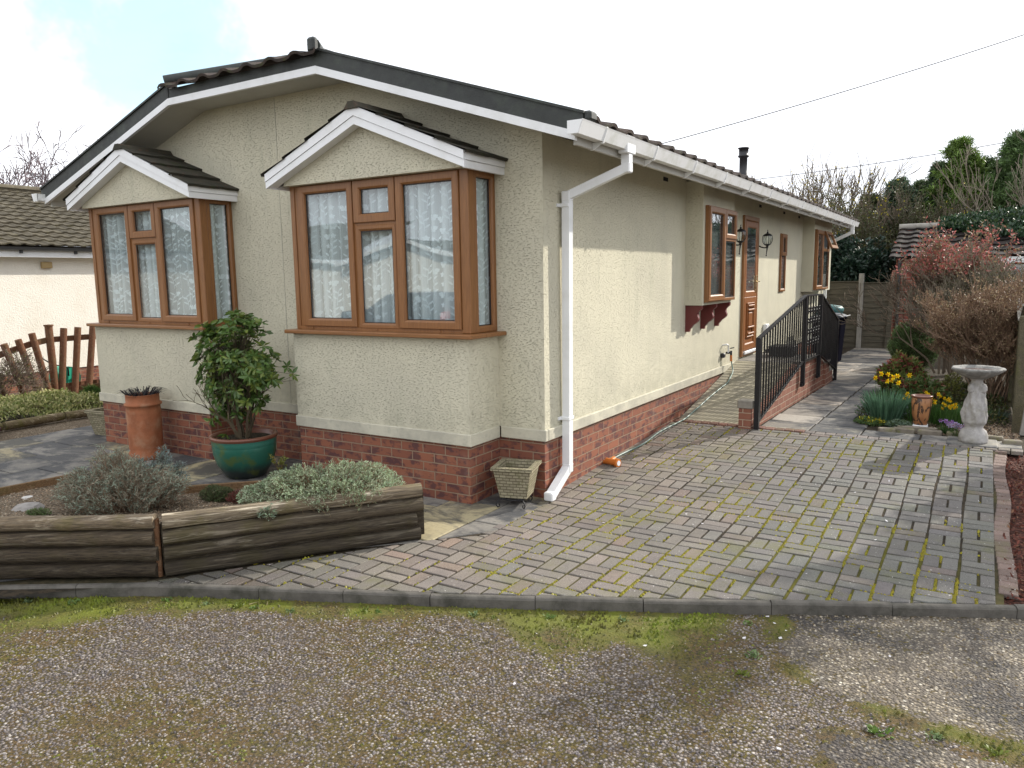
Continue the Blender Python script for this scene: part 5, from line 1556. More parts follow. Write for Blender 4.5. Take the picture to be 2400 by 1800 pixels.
mb = MB(); mb.lathe(GP[0], GP[1], [(.001, 0), (.165, 0), (.185, .02), (.245, .12), (.275, .22), (.282, .29), (.278, .305), (.286, .315), (.280, .328), (.288, .345), (.29, .355)], 44); mb.build('bowl', M['glaze'], gp)
mb = MB(); mb.lathe(GP[0], GP[1], [(.288, .353), (.302, .37), (.302, .388), (.275, .392), (.262, .375), (.262, .33), (.001, .335)], 44)
M['rim'] = m_plain('brown_rim_glaze', (.16, .06, .035), .35); mb.build('rim', M['rim'], gp)
mb = MB(); mb.lathe(GP[0], GP[1], [(.268, .345), (.15, .352), (.001, .358)], 20, fn=lambda t_, r_, z_: r_); mb.build('compost', M['soil'], gp)
# square pot moulded like little bricks, on a wire stand
def m_blockpot():
    m, nt = newmat('cast_stone_bricks'); n = N(nt); uv = n.uv()
    bt = n('ShaderNodeTexBrick', ins={'Scale': 1.0, 'Mortar Size': .003, 'Mortar Smooth': .4, 'Brick Width': .052, 'Row Height': .024, 'Color1': (.35, .315, .215, 1), 'Color2': (.25, .22, .15, 1), 'Mortar': (.14, .12, .08, 1)})
    nt.links.new(uv, bt.inputs['Vector'])
    base = n.mix(n.math('MULTIPLY', n.smooth(n.noise(n.pos(), 18, 5, .7), .48, .66), .7), bt.outputs['Color'], (.16, .155, .08))
    h = n.math('SUBTRACT', n.math('MULTIPLY', n.noise(uv, 60, 3), .5), bt.outputs['Fac'])
    n.out(base, .9, n.bump(h, .007), spec=.15)
    return m
M['blockpot'] = m_blockpot()
def brickpot(cx, cy, z, s, rot, label):
    t = empty('brick_patterned_pot', (cx, cy, z), label, 'plant pot')
    mb = MB(); a, b, h = .135*s, .20*s, .31*s
    def ring(r_, zz): return [(-r_, -r_, zz), (r_, -r_, zz), (r_, r_, zz), (-r_, r_, zz)]
    L_ = [ring(.001, z), ring(a, z), ring(b-.012, z+h-.035*s), ring(b+.004, z+h-.03*s), ring(b+.004, z+h), ring(b-.045*s, z+h), ring(b-.055*s, z+h-.09*s), ring(.001, z+h-.09*s)]
    V = [p for l in L_ for p in l]; F = [(i*4+k, i*4+(k+1) % 4, (i+1)*4+(k+1) % 4, (i+1)*4+k) for i in range(len(L_)-1) for k in range(4)]
    c_, s_ = math.cos(rot), math.sin(rot)
    mb.add(V, F)
    mb.build_uv = True
    V0 = list(mb.v)
    o = mb.map(lambda x, y, zz: (cx+x, cy+y, zz)).build('pot_body', M['blockpot'], t)
    t.rotation_euler.z = rot
    mb = MB(); mb.box(cx-b+.06*s, cx+b-.06*s, cy-b+.06*s, cy+b-.06*s, z+h-.088*s, z+h-.075*s); mb.build('compost', M['soil'], t)
    return t
brickpot(-.135, -.22, .074, .80, .28, 'square stone pot moulded like small bricks, on a wire stand at the house corner')
brickpot(-5.88, -.12, 0, .95, .1, 'weathered brick-patterned pot half hidden behind the farther bay')
ws = empty('pot_stand', (-.135, -.26, 0), 'black wire stand with curled feet under the square stone pot', 'plant stand')
mb = MB()
for k in range(4):
    a = k*PI/2+.28+PI/4; cx_, cy_ = -.135, -.26
    pts = [(cx_+.06*math.cos(a), cy_+.06*math.sin(a), .068), (cx_+.14*math.cos(a), cy_+.14*math.sin(a), .066), (cx_+.165*math.cos(a), cy_+.165*math.sin(a), .03), (cx_+.15*math.cos(a), cy_+.15*math.sin(a), .008), (cx_+.13*math.cos(a), cy_+.13*math.sin(a), .014), (cx_+.135*math.cos(a), cy_+.135*math.sin(a), .03)]
    mb.tube(pts, .005, 6)
mb.tube([(-.135+.11*math.cos(t_), -.26+.11*math.sin(t_), .069) for t_ in np.linspace(0, 2*PI, 20)], .0045, 6)
mb.build('wire_frame', M['black'], ws)

# ------------------------------------------------------------------ garden hose and tap
M['hose'] = m_plain('grey_green_hose', (.13, .20, .17), .4)
M['orange'] = m_plain('orange_plastic', (.55, .17, .03), .4)
hs = empty('garden_hose', (.05, 2.5, .1), 'grey-green garden hose trailing from the wall tap down the ramp', 'hose')
rz = lambda y: .137+.1888*(y-3.08)
def cr(pts, n_=8):
    out = []; P = [np.array(p, float) for p in pts]; P = [2*P[0]-P[1]]+P+[2*P[-1]-P[-2]]
    for i in range(1, len(P)-2):
        for t_ in np.linspace(0, 1, n_, endpoint=False):
            a, b, c, d = P[i-1], P[i], P[i+1], P[i+2]
            out.append(.5*((2*b)+(-a+c)*t_+(2*a-5*b+4*c-d)*t_*t_+(-a+3*b-3*c+d)*t_**3))
    return out+[P[-2]]
mb = MB(); mb.tube(cr([(.085, 4.93, .64), (.10, 4.93, .56), (.13, 4.86, .49), (.17, 4.6, rz(4.6)+.014), (.19, 4.4, rz(4.4)+.012), (.17, 4.2, rz(4.2)+.012), (.14, 3.85, rz(3.85)+.012), (.12, 3.44, rz(3.44)+.012), (.10, 3.1, rz(3.1)+.014), (.085, 2.9, .14), (.05, 2.4, .115), (.075, 1.9, .092), (.04, 1.5, .075), (.03, 1.3, .068), (.055, 1.18, .07)]), .0085, 8); mb.build('hose_pipe', M['hose'], hs)
mb = MB(); mb.tube([(.085, 4.93, .62), (.083, 4.93, .70)], .016, 10); mb.build('hose_connector', M['orange'], hs)
mb = MB(); mb.tube([(.05, 1.22, .075), (.06, 1.14, .075)], .026, 12); mb.tube([(.03, 1.10, .08), (.15, 1.07, .08)], .030, 14); mb.tube([(.14, 1.073, .08), (.165, 1.066, .08)], .040, 16)
mb.tube([(.0, 1.12, .06), (-.0+.03, 1.11, .075)], .022, 8); mb.build('hose_nozzle', M['orange'], hs)
mb = MB(); mb.tube([(.166, 1.066, .08), (.170, 1.065, .08)], .024, 14); mb.build('nozzle_face', M['white'], hs)
tp = empty('wall_tap', (0, 4.9, .7), 'outside tap with white pipe on the side wall above the ramp', 'tap')
mb = MB(); mb.tube(cr([(.0, 4.80, .84), (.05, 4.80, .85), (.065, 4.84, .84), (.06, 4.88, .78), (.055, 4.88, .74)]), .011, 8); mb.build('pipe', M['white'], tp)
mb = MB(); mb.tube([(.03, 4.88, .735), (.09, 4.93, .735)], .016, 10); mb.tube([(.083, 4.93, .70), (.083, 4.93, .76)], .014, 8); mb.tube([(.07, 4.93, .79), (.11, 4.97, .80)], .008, 6); mb.bevbox(.0, .05, 4.72, 4.80, .68, .74, .01); mb.build('tap_body', M['black_plastic'], tp)

# ------------------------------------------------------------------ bird bath, vase, edging stones
M['stone_pale'] = m_plain('pale_cast_stone', (.42, .405, .39), .8, .012, 22, spec=.25, var=.5, vsc=14, dirt=(.22, .21, .16), dirt_amt=.6)
M['stone_grey'] = m_plain('grey_cast_stone', (.24, .235, .22), .8, .012, 30, spec=.25, var=.5, vsc=16, dirt=(.5, .5, .46), dirt_amt=.4)
bx, by = 2.90, 3.22
bb = empty('bird_bath', (bx, by, .13), 'pale stone bird bath on a carved figure pedestal', 'bird bath')
def drape(t_, r_, z_):
    k = np.clip((z_-.3)/.1, 0, 1)*np.clip((.72-z_)/.06, 0, 1)
    tw = t_+z_*3.2
    return r_*(1+k*(.09*math.cos(3*tw)+.085*math.cos(8*tw+2)+.05*math.cos(13*t_-z_*22)))
mb = MB(); pz = [(.001, .13), (.118, .13), (.125, .15), (.122, .20), (.105, .245), (.085, .27), (.095, .30)] + [(.112-.03*(z-.32)/.34+.012*math.sin((z-.3)*14), z) for z in np.linspace(.32, .66, 16)] + [(.062, .69), (.055, .72), (.06, .735), (.08, .75)]
mb.lathe(bx, by, [(r_*(1 if z_ < .27 else .88), z_) for r_, z_ in pz], 56, fn=drape); mb.build('pedestal', M['stone_pale'], bb)
# the three heads of the carved figures
mb = MB()
for k in range(3):
    a = k*2*PI/3+3.9
    cx_, cy_ = bx+.055*math.cos(a), by+.055*math.sin(a)
    mb.lathe(cx_, cy_, [(.001, .60), (.025, .612), (.035, .64), (.033, .67), (.02, .695), (.001, .70)], 10)
mb.build('carved_heads', M['stone_pale'], bb)
mb = MB(); sc_ = lambda t_, r_, z_: r_*(1+.035*max(0, (r_-.1)/.12)*math.cos(9*t_))
mb.lathe(bx, by, [(.001, .742), (.07, .745), (.10, .755), (.16, .785), (.215, .825), (.222, .84), (.21, .852), (.185, .84), (.15, .815), (.08, .80), (.001, .798)], 54, fn=sc_); mb.build('bowl', M['stone_grey'], bb)
mb = MB(); mb.lathe(bx, by, [(.165, .826), (.001, .826)], 32); M['water'] = m_plain('brown_water', (.10, .045, .03), .08, spec=.6); mb.build('water', M['water'], bb)
mb = MB(); mb.bevbox(2.70, 3.08, 3.02, 3.40, .115, .134, .01)
def m_vase():
    m, nt = newmat('ochre_vase_glaze'); n = N(nt); p = n.pos()
    base = n.mix(n.smooth(n.noise(p, 6, 4, .6), .35, .65), (.42, .20, .085), (.30, .13, .055))
    fig = n.smooth(n.noise(n.mapv(p, (1, 1, .45), (.7, .2, .1)), 17, 3, .5, 1.2), .50, .535)
    base = n.mix(n.math('MULTIPLY', fig, .92), base, (.035, .022, .018))
    n.out(base, .35, None, spec=.5)
    return m
vx, vy = 2.415, 3.80
vs = empty('painted_vase', (vx, vy, .17), 'ochre vase painted with dark figures in front of the daffodils', 'vase')
mb = MB(); mb.lathe(vx, vy, [(.001, .165), (.06, .165), (.066, .18), (.085, .27), (.098, .38), (.096, .44), (.09, .455)], 36); mb.build('vase_body', m_vase(), vs)
mb = MB(); mb.lathe(vx, vy, [(.09, .453), (.104, .462), (.104, .475), (.09, .478), (.08, .46), (.001, .45)], 36); mb.build('vase_rim', M['rim'], vs)
M['sett'] = m_plain('mossy_stone_block', (.24, .21, .17), .85, .006, 50, spec=.2, var=.5, vsc=10, dirt=(.16, .17, .03), dirt_amt=.8)
edge_pts = [(2.13, 3.45, .16, .08, .3), (2.28, 3.52, .20, .07, -.05), (2.32, 3.66, .22, .05, -.02), (2.50, 3.66, .16, .05, .05), (2.52, 3.52, .22, .07, -.03), (2.72, 3.52, .10, .10, .1), (2.84, 3.60, .12, .09, .4), (3.05, 3.48, .20, .07, -.1), (3.22, 3.34, .16, .09, .1)]
elab = ['end-most edging block where the path meets the flower bed', 'mossy edging block just left of the painted vase', 'thin back edging block left of the vase', 'thin back edging block right of the vase', 'mossy edging block in front of the vase', 'upright grey edging block left of the crocuses', 'edging block set askew beside the bird bath', 'low dark edging block right of the bird bath', 'block at the corner of the bark bed']
for (x_, y_, l_, w_, a_), lb in zip(edge_pts, elab):
    mb = MB(); mb.bevbox(-l_/2, l_/2, -w_/2, w_/2, .10, .165, .01, col=(1, 1, 1)); c_, s_ = math.cos(a_), math.sin(a_)
    mb.map(lambda x, y, z: (x_+x*c_-y*s_, y_+x*s_+y*c_, z)); tag(mb.build('edging_block', M['sett']), lb, 'edging stone', 'stones edging the flower bed')
mb = MB(); mb.bevbox(2.345, 2.485, 3.73, 3.87, .12, .166, .006); tag(mb.build('white_tile', M['white']), 'pale square tile under the painted vase', 'tile')
mb = MB(); mb.bevbox(2.68, 3.10, 3.03, 3.42, .118, .140, .008, col=(.2, .19, .17)); tag(mb.build('plinth_slab', M['slab']), 'grey stone slab under the bird bath', 'slab')
for o_ in bpy.data.objects:
    if o_.name.startswith('bird_bath'): o_.location.z += .008

# ------------------------------------------------------------------ rustic fence and reel on the left
pfc = empty('rustic_fence', (-9.6, 1.2, 0), 'rustic brown fence of slanting half-round pickets at the far left', 'fence')
M['rust'] = m_oldwood('brown_stained_log', (.19, .085, .045), (.085, .04, .026), (.15, .13, .06), .3, (0, 0, 1), (.28, .2, .12), .3)
PX = -9.35
K_ = lambda y: y - .16     # plane shift for this distance
for (yb, zb, yt, zt_) in ((1.10, .0, 1.24, 1.10), (1.30, .0, 1.46, 1.10), (1.52, .0, 1.70, 1.10), (1.78, 0, 1.96, 1.10), (2.02, 0, 2.2, 1.1), (2.26, 0, 2.44, 1.1), (.96, .0, .76, 1.05), (.82, .0, .56, .97), (.62, 0, .36, .92), (.36, 0, .12, .86), (.12, 0, -.12, .8), (-.12, 0, -.36, .75)):
    mb = MB(); mb.tube([(PX+.03, yb, zb-.05), (PX+.03, yt, zt_)], .050, 10); mb.build('picket', M['rust'], pfc)
mb = MB(); mb.tube([(PX, 1.04, -.1), (PX, 1.03, 1.14)], .055, 12); mb.tube([(PX, 1.03, 1.14), (PX, 1.03, 1.165)], .068, 12); mb.build('post', M['rust'], pfc)
mb = MB(); mb.bar((PX-.03, 1.03, .93), (PX-.03, 2.6, .93), .05, .085)
cp_ = [(1.03, .93), (.75, .885), (.45, .80), (.1, .70), (-.4, .6)]
for (a, za), (b, zb) in zip(cp_[:-1], cp_[1:]): mb.bar((PX-.03, a+.02, za+.004), (PX-.03, b, zb), .05, .085)
mb.bar((PX-.03, 1.03, .12), (PX-.03, 2.6, .12), .05, .085)
mb.build('rail', M['rust'], pfc)
mb = MB()
for k in range(9): mb.box(PX-.09, PX-.07, 1.1+k*.17, 1.26+k*.17, -.02, .22)
mb.build('lower_board', M['rust'], pfc)
M['mint'] = m_plain('mint_green_plastic', (.03, .42, .27), .4)
hr = empty('hose_reel', (-9.9, 1.4, 0), 'mint green hose reel behind the rustic fence', 'hose reel')
mb = MB(); mb.tube([(-9.98, 1.46, .26), (-9.72, 1.46, .26)], .19, 24); mb.build('drum', M['mint'], hr)
for s in (-.26, .26):
    mb = MB(); mb.tube([(-9.85+s*.55, 1.28, 0), (-9.85+s*.55, 1.22, .34)], .018, 8); mb.tube([(-9.85+s*.55, 1.62, 0), (-9.85+s*.55, 1.5, .26)], .018, 8); mb.build('leg', M['mint'], hr)
mb = MB(); mb.tube(cr([(-9.72, 1.46, .30), (-9.66, 1.40, .45), (-9.7, 1.2, .52), (-9.8, 1.0, .72)]), .010, 6); mb.build('handle', M['black_plastic'], hr)
for (a, b, lb) in (((-7.36, -.62), (-7.42, .12), 'low edging log nearest the camera in front of the left flower bed'), ((-7.41, .15), (-7.33, .62), 'shorter, farther edging log in front of the left flower bed'), ((-7.33, -1.6), (-7.36, -.66), 'edging log at the edge of view beside the purple heather')):
    mb = MB(); mb.tube([(a[0], a[1], .04), (b[0], b[1], .04)], .055, 12); tag(mb.build('edging_log', M['log2']), lb, 'edging log', 'logs edging the left flower bed')

# ------------------------------------------------------------------ overhead wires
def wire(p, q, sag, lab, r_=.007):
    p = np.array(p, float); q = np.array(q, float)
    pts = [p+(q-p)*t_ - np.array((0, 0, sag*4*t_*(1-t_))) for t_ in np.linspace(0, 1, 16)]
    mb = MB(); mb.tube(pts, r_, 5); tag(mb.build('overhead_wire', M['wire']), lab, 'wire', 'overhead wires')
M['wire'] = m_plain('grey_wire', (.05, .05, .055), .6)
wire((-2.05, 7.6, 3.98), (3.9, 13.0, 6.35), .06, 'upper overhead wire running up from the roof to the right', .008)
wire((-6.6, 30, 5.9), (5.4, 30, 6.78), .12, 'lower overhead wire crossing in front of the conifers', .014)
wire((-53, 20, 9.15), (-38, 21, 7.9), .1, 'overhead wire in front of the bare tree at the far left', .02)

car = empty('parked_car', (-11.5, -13, -.1), 'dark hatchback parked across the road, mirrored low in the nearer bay window', 'car')
M['paint'] = m_plain('dark_blue_paint', (.015, .018, .03), .2, spec=.6, coat=.5)
pr = [(-13.5, .25), (-13.55, .62), (-13.4, .92), (-12.4, 1.0), (-11.75, 1.42), (-11.2, 1.50), (-10.3, 1.48), (-9.75, 1.05), (-9.6, .9), (-9.55, .3)]
mb = MB(); mb.prism([(x, z-.08) for x, z in pr], 'y', -13.85, -12.25); mb.build('body', M['paint'], car, bevel=.05)
mb = MB(); mb.prism([(-12.2, .97), (-11.72, 1.32), (-11.2, 1.38), (-10.95, 1.38), (-10.95, .95)], 'y', -12.255, -12.24); mb.build('window', M['glass'], car)
mb = MB(); mb.prism([(-10.88, .95), (-10.88, 1.38), (-10.35, 1.36), (-9.95, .97)], 'y', -12.255, -12.24); mb.build('window', M['glass'], car)
for wx in (-12.8, -10.3):
    for wy in (-12.33, -13.77):
        mb = MB(); mb.tube([(wx, wy-.1, .22), (wx, wy+.1, .22)], .30, 20); w_o = mb.build('wheel', M['black_plastic'], car)
mb = MB(); mb.bevbox(-9.72, -9.55, -12.5, -12.24, .62, .86, .02); M['red'] = m_plain('red_lens', (.5, .02, .02), .3); mb.build('tail_light', M['red'], car)
# ------------------------------------------------------------------ plants
def rdir(r, n_, up=0.0, spread=1.0):
    v = r.normal(size=(n_, 3)); v /= np.linalg.norm(v, axis=1)[:, None]
    v = v*spread + np.array((0, 0, up)); return v/np.linalg.norm(v, axis=1)[:, None]
def leaves(mb, P, D, L_, W_, col, r, fold=.25):
    """diamond leaves folded along the midrib: two triangles-pairs each"""
    n_ = len(P)
    if n_ == 0: return
    S = np.cross(D, rdir(r, n_)); S /= (np.linalg.norm(S, axis=1)[:, None]+1e-9)
    Nn = np.cross(D, S)
    L_ = (np.ones(n_)*L_)[:, None]; W_ = (np.ones(n_)*W_)[:, None]
    a = P; c = P+D*L_; m1 = P+D*L_*.45+S*W_+Nn*W_*fold; m2 = P+D*L_*.45-S*W_+Nn*W_*fold
    c2 = P+D*L_*.8+S*W_*.55; c3 = P+D*L_*.8-S*W_*.55
    col = np.asarray(col, float); col = np.tile(col, (n_, 1)) if col.ndim == 1 else col
    mb.arr(np.stack([a, m1, c2, c], 1), 4, col); mb.arr(np.stack([a, c, c3, m2], 1), 4, col*.93)
def blades(mb, P, D, L_, W_, col, r, droop=.2):
    """narrow leaves of one quad"""
    n_ = len(P)
    if n_ == 0: return
    S = np.cross(D, rdir(r, n_)); S /= (np.linalg.norm(S, axis=1)[:, None]+1e-9)
    L_ = (np.ones(n_)*L_)[:, None]; W_ = (np.ones(n_)*W_)[:, None]
    col = np.asarray(col, float); col = np.tile(col, (n_, 1)) if col.ndim == 1 else col
    mid = P+D*L_*.55; tip = P+D*L_-np.array((0, 0, 1))*L_*droop
    mb.arr(np.stack([P-S*W_*.5, P+S*W_*.5, mid+S*W_*.6, mid-S*W_*.6], 1), 4, col); mb.arr(np.stack([mid-S*W_*.6, mid+S*W_*.6, tip+S*W_*.1, tip-S*W_*.1], 1), 4, col)
def sticks(mb, P0, P1, r0, r1, col):
    """three-sided twigs, arrays"""
    n_ = len(P0)
    if n_ == 0: return
    D = P1-P0; D = D/(np.linalg.norm(D, axis=1)[:, None]+1e-9)
    A = np.cross(D, np.array((.31, .2, .93))); A /= (np.linalg.norm(A, axis=1)[:, None]+1e-9); B = np.cross(D, A)
    r0 = (np.ones(n_)*r0)[:, None]; r1 = (np.ones(n_)*r1)[:, None]
    col = np.asarray(col, float); col = np.tile(col, (n_, 1)) if col.ndim == 1 else col
    an = [0, 2*PI/3, 4*PI/3]
    a = [P0+r0*(math.cos(t)*A+math.sin(t)*B) for t in an]; b = [P1+r1*(math.cos(t)*A+math.sin(t)*B) for t in an]
    for k in range(3):
        mb.arr(np.stack([a[k], a[(k+1) % 3], b[(k+1) % 3], b[k]], 1), 4, col)
def grow(r, P, D, L_, rad, depth, nchild=(2, 3), spread=.55, shrink=.72, up=.15, nseg=3, wob=.18):
    """vectorised branching; returns list of levels (P0,P1,r0,r1) and the tips (P,D)"""
    out = []; tips = []
    P = np.atleast_2d(P).astype(float); D = np.atleast_2d(D).astype(float); L_ = np.ones(len(P))*L_; rad = np.ones(len(P))*rad
    for lv in range(depth+1):
        p, d = P.copy(), D.copy(); nodes = []
        for s_ in range(nseg):
            d = d + r.normal(size=d.shape)*wob + np.array((0, 0, up*.3)); d /= np.linalg.norm(d, axis=1)[:, None]
            q = p + d*(L_/nseg)[:, None]; k0 = 1-.45*s_/nseg; k1 = 1-.45*(s_+1)/nseg
            out.append((lv, p.copy(), q.copy(), rad*k0, rad*k1)); p = q; nodes.append((q.copy(), d.copy(), rad*k1))
        if lv == depth: tips.append((p, d)); break
        NP, ND, NL, NR = [], [], [], []
        for q, dd, rr_ in nodes[max(0, nseg-2):]:
            nc = r.integers(nchild[0], nchild[1]+1)
            for c in range(nc):
                nd = dd + rdir(r, len(dd))*spread + np.array((0, 0, up)); nd /= np.linalg.norm(nd, axis=1)[:, None]
                NP.append(q); ND.append(nd); NL.append(L_*shrink*(.75+.5*r.random(len(q)))); NR.append(rr_*.72)
        P, D, L_, rad = np.concatenate(NP), np.concatenate(ND), np.concatenate(NL), np.concatenate(NR)
    return out, tips[0]
def put_branches(mb, out, col, r, minr=.0):
    for lv, p, q, r0, r1 in out: sticks(mb, p, q, np.maximum(r0, minr), np.maximum(r1, minr), np.asarray(col)*(.75+.5*r.random((len(p), 1))))
def vary(c, n_, r, amt=.35, alt=None, pa=.3):
    c = np.tile(np.asarray(c, float), (n_, 1))
    if alt is not None:
        m_ = r.random(n_) < pa; c[m_] = np.asarray(alt)
    return c*(1-amt/2+amt*r.random((n_, 1)))

# --- rhododendron in the green pot: bare stems below, leaf rosettes above
r = np.random.default_rng(101)
gx, gy = GP
rh = empty('potted_shrub', (gx, gy, .36), 'glossy evergreen shrub with bare twisted stems growing in the green glazed pot', 'shrub')
mb = MB(); tipsP = []; tipsD = []
stems = []
for k in range(9):
    a = k*2*PI/9+r.random()*.5; d = nrm((math.cos(a)*.42, math.sin(a)*.42, 1))
    stems.append(((gx+.04*math.cos(a), gy+.04*math.sin(a), .34), d))
out, tip = grow(r, [s_[0] for s_ in stems], [s_[1] for s_ in stems], .34, .017, 3, (1, 2), .55, .68, .18, 3, .13)
put_branches(mb, out, (.12, .095, .06), r, .0022)
mb.build('stems', M['twig'], rh)
tp_, td_ = tip
# pull the crown into the shape seen: x -.37..+.5 along the wall, height 0.62..1.45
cxw = np.array((gx-.03, gy, 1.02))
cr_pts = []
n_c = 380
u = r.normal(size=(n_c, 3)); u /= np.linalg.norm(u, axis=1)[:, None]; rad_ = r.random(n_c)**(1/2.2)
C1 = cxw+u*rad_[:, None]*np.array((.39, .32, .45))
C1 = C1[(vnoise(C1[:, 0]*3+5, C1[:, 2]*3, 2.6, 7) > .42)]
bumps = np.concatenate([C1, np.array((gx+.30, gy-.02, .95))+r.normal(size=(46, 3))*np.array((.10, .09, .075)), np.array((gx-.24, gy-.05, 1.33))+r.normal(size=(26, 3))*np.array((.07, .07, .05)), np.array((gx-.14, gy-.02, .66))+r.normal(size=(30, 3))*np.array((.06, .06, .09)), np.array((gx+.08, gy, 1.40))+r.normal(size=(26, 3))*np.array((.10, .08, .05))])
mb = MB()
for q in bumps:
    n_ = int(r.integers(6, 10)); ax = nrm(q-cxw+np.array((0, -.1, .25)))
    az = np.arange(n_)*2*PI/n_+r.random()*6
    A = nrm(np.cross(ax, (.2, .1, .9))); B = np.cross(ax, A)
    D = np.stack([nrm(A*math.cos(t)+B*math.sin(t)+ax*(.15+.4*r.random())-np.array((0, 0, .25))) for t in az])
    c = vary((.10, .18, .04), n_, r, .5, (.19, .25, .05), .35)
    leaves(mb, np.repeat(q[None], n_, 0), D,   .066+.026*r.random(n_), .0165, c, r, .35)
    if r.random() < .5: leaves(mb, q[None], ax[None], .022, .006, (.24, .13, .05), r)
sticks(mb, cxw+(bumps-cxw)*.35, bumps, .004, .0018, (.10, .08, .05))
mb.build('foliage', M['leaf_glossy'], rh)

# --- black grass in the chimney pot
r = np.random.default_rng(102)
bg = empty('black_grass', (-4.3, -.68, .6), 'tuft of black strappy grass spilling over the chimney pot', 'plant')
mb = MB(); n_ = 170; a = r.random(n_)*2*PI; rr = .11*np.sqrt(r.random(n_))
P = np.stack([-4.3+rr*np.cos(a), -.68+rr*np.sin(a), np.full(n_, .62)], -1); D = np.stack([np.cos(a)*.8, np.sin(a)*.8, .6+.6*r.random(n_)], -1); D /= np.linalg.norm(D, axis=1)[:, None]
blades(mb, P, D, .10+.14*r.random(n_), .006, vary((.018, .014, .018), n_, r, .5), r, .45); mb.build('blades', M['leaf'], bg)

# --- sprig bushes (lavender, silver shrub and the like)
def bush(name, lab, cat, cx, cy, z, rx, ry, h, n_, L_, col, alt, pa, seed, leafn=10, leafL=.014, leafW=.003, stemc=(.16, .12, .08), up=.7, group=None, lump=.35, stemr=.0014, mat='leaf', rot=0, shell=.45):
    r = np.random.default_rng(seed); t = empty(name, (cx, cy, z), lab, cat, group)
    a = r.random(n_)*2*PI; q = np.sqrt(r.random(n_)); q = shell+(1-shell)*q
    lx = rx*q*np.cos(a); ly = ry*q*np.sin(a); hh = h*np.sqrt(np.clip(1-(q*.92)**2, .03, 1))*(1-lump+2*lump*vnoise(lx*9+seed, ly*9, 1.1, seed))
    c_, s_ = math.cos(rot), math.sin(rot)
    x = cx+lx*c_-ly*s_; y = cy+lx*s_+ly*c_
    tips_ = np.stack([x, y, z+hh], -1)
    D = np.stack([(x-cx)/rx, (y-cy)/ry, np.full(n_, up)], -1)+r.normal(size=(n_, 3))*.28; D /= np.linalg.norm(D, axis=1)[:, None]
    Ls = L_*(.6+.8*r.random(n_)); base = tips_-D*Ls[:, None]
    root = np.stack([cx+(x-cx)*.25, cy+(y-cy)*.25, np.full(n_, z)], -1)
    mb = MB(); m_ = r.random(n_) < .5
    sticks(mb, root[m_], base[m_], stemr*1.6, stemr, vary(stemc, int(m_.sum()), r)); sticks(mb, base, tips_, stemr, stemr*.6, vary(stemc, n_, r))
    mb.build('stems', M['twig'], t)
    mb = MB(); n2 = n_*leafn; idx = np.repeat(np.arange(n_), leafn); tt = r.random(n2)
    P = base[idx]+(tips_-base)[idx]*tt[:, None]; DD = D[idx]*.8+rdir(r, n2)*.75; DD /= np.linalg.norm(DD, axis=1)[:, None]
    cs = vary(col, n_, r, .5, alt, pa)[idx]*(.8+.4*r.random((n2, 1)))
    blades(mb, P, DD, leafL*(.6+.8*r.random(n2)), leafW, cs, r, .1)
    mb.build('foliage', M[mat], t)
    return t
bush('lavender_bush', 'straggly grey-brown lavender bush at the left of the raised bed', 'shrub', -1.98, -2.32, .24, .46, .28, .36, 1700, .17, (.33, .31, .23), (.31, .38, .29), .55, 201, 9, .026, .0032, (.26, .18, .12), .9, lump=.42, shell=.1, rot=.55)
bush('lavender_bush', 'blue-grey lavender shoots leaning over the patio behind the brown bush', 'shrub', -2.05, -2.02, .16, .24, .16, .44, 420, .14, (.27, .34, .32), (.2, .25, .2), .4, 202, 12, .030, .0035, (.14, .11, .08), 1.1, lump=.4, shell=.1, rot=.5)
bush('silver_shrub', 'dense silvery green shrub spilling over the logs at the right of the raised bed', 'shrub', -.80, -1.63, .27, .56, .26, .27, 2100, .10, (.46, .55, .37), (.33, .45, .26), .4, 203, 12, .016, .0034, (.24, .17, .10), .9, lump=.28, shell=.15, rot=.88)
bush('silver_shrub', 'small silvery sprig hanging over the top log below the main shrub', 'shrub', -.86, -2.06, .30, .07, .07, .07, 90, .06, (.3, .42, .3), (.24, .33, .2), .4, 204, 10, .014, .003, lump=.3, shell=.1)
bush('green_tuft', 'low dark green rock plant in the middle of the raised bed', 'plant', -1.72, -1.78, .20, .15, .11, .12, 420, .07, (.07, .115, .035), (.12, .15, .06), .35, 205, 12, .015, .0025, lump=.25, shell=.1)
bush('red_heath', 'low dark red heath plant left of the silver shrub', 'plant', -1.46, -1.74, .22, .17, .11, .09, 420, .06, (.22, .06, .045), (.15, .08, .05), .4, 206, 12, .012, .0025, (.12, .05, .04), lump=.3, shell=.1)
bush('green_tuft', 'fresh green leafy plant at the left end of the raised bed', 'plant', -2.47, -2.22, .19, .17, .13, .15, 320, .09, (.10, .17, .05), (.16, .21, .12), .4, 207, 10, .026, .006, lump=.3, shell=.1)
bush('green_tuft', 'small pale alpine tuft beside the buried rock', 'plant', -2.28, -2.72, .27, .10, .07, .05, 150, .05, (.12, .18, .06), (.18, .2, .1), .4, 208, 10, .015, .004, lump=.3, shell=.1)
# sapling
r = np.random.default_rng(103); sp = empty('sapling', (-1.72, -1.18, .12), 'tiny leafy sapling standing behind the silver shrub', 'sapling')
mb = MB(); out, tip = grow(r, [(-1.72, -1.18, .10)], [(0.05, 0, 1)], .17, .006, 2, (1, 2), .6, .6, .3, 3, .1); put_branches(mb, out, (.16, .11, .05), r, .0018); mb.build('stem', M['twig'], sp)
mb = MB(); tp_, td_ = tip; n_ = len(tp_)*9; i_ = np.repeat(np.arange(len(tp_)), 9)
leaves(mb, tp_[i_]+r.normal(size=(n_, 3))*.008, rdir(r, n_, .5), .024, .006, vary((.17, .19, .03), n_, r, .4, (.26, .2, .05), .3), r); mb.build('leaves', M['leaf'], sp)

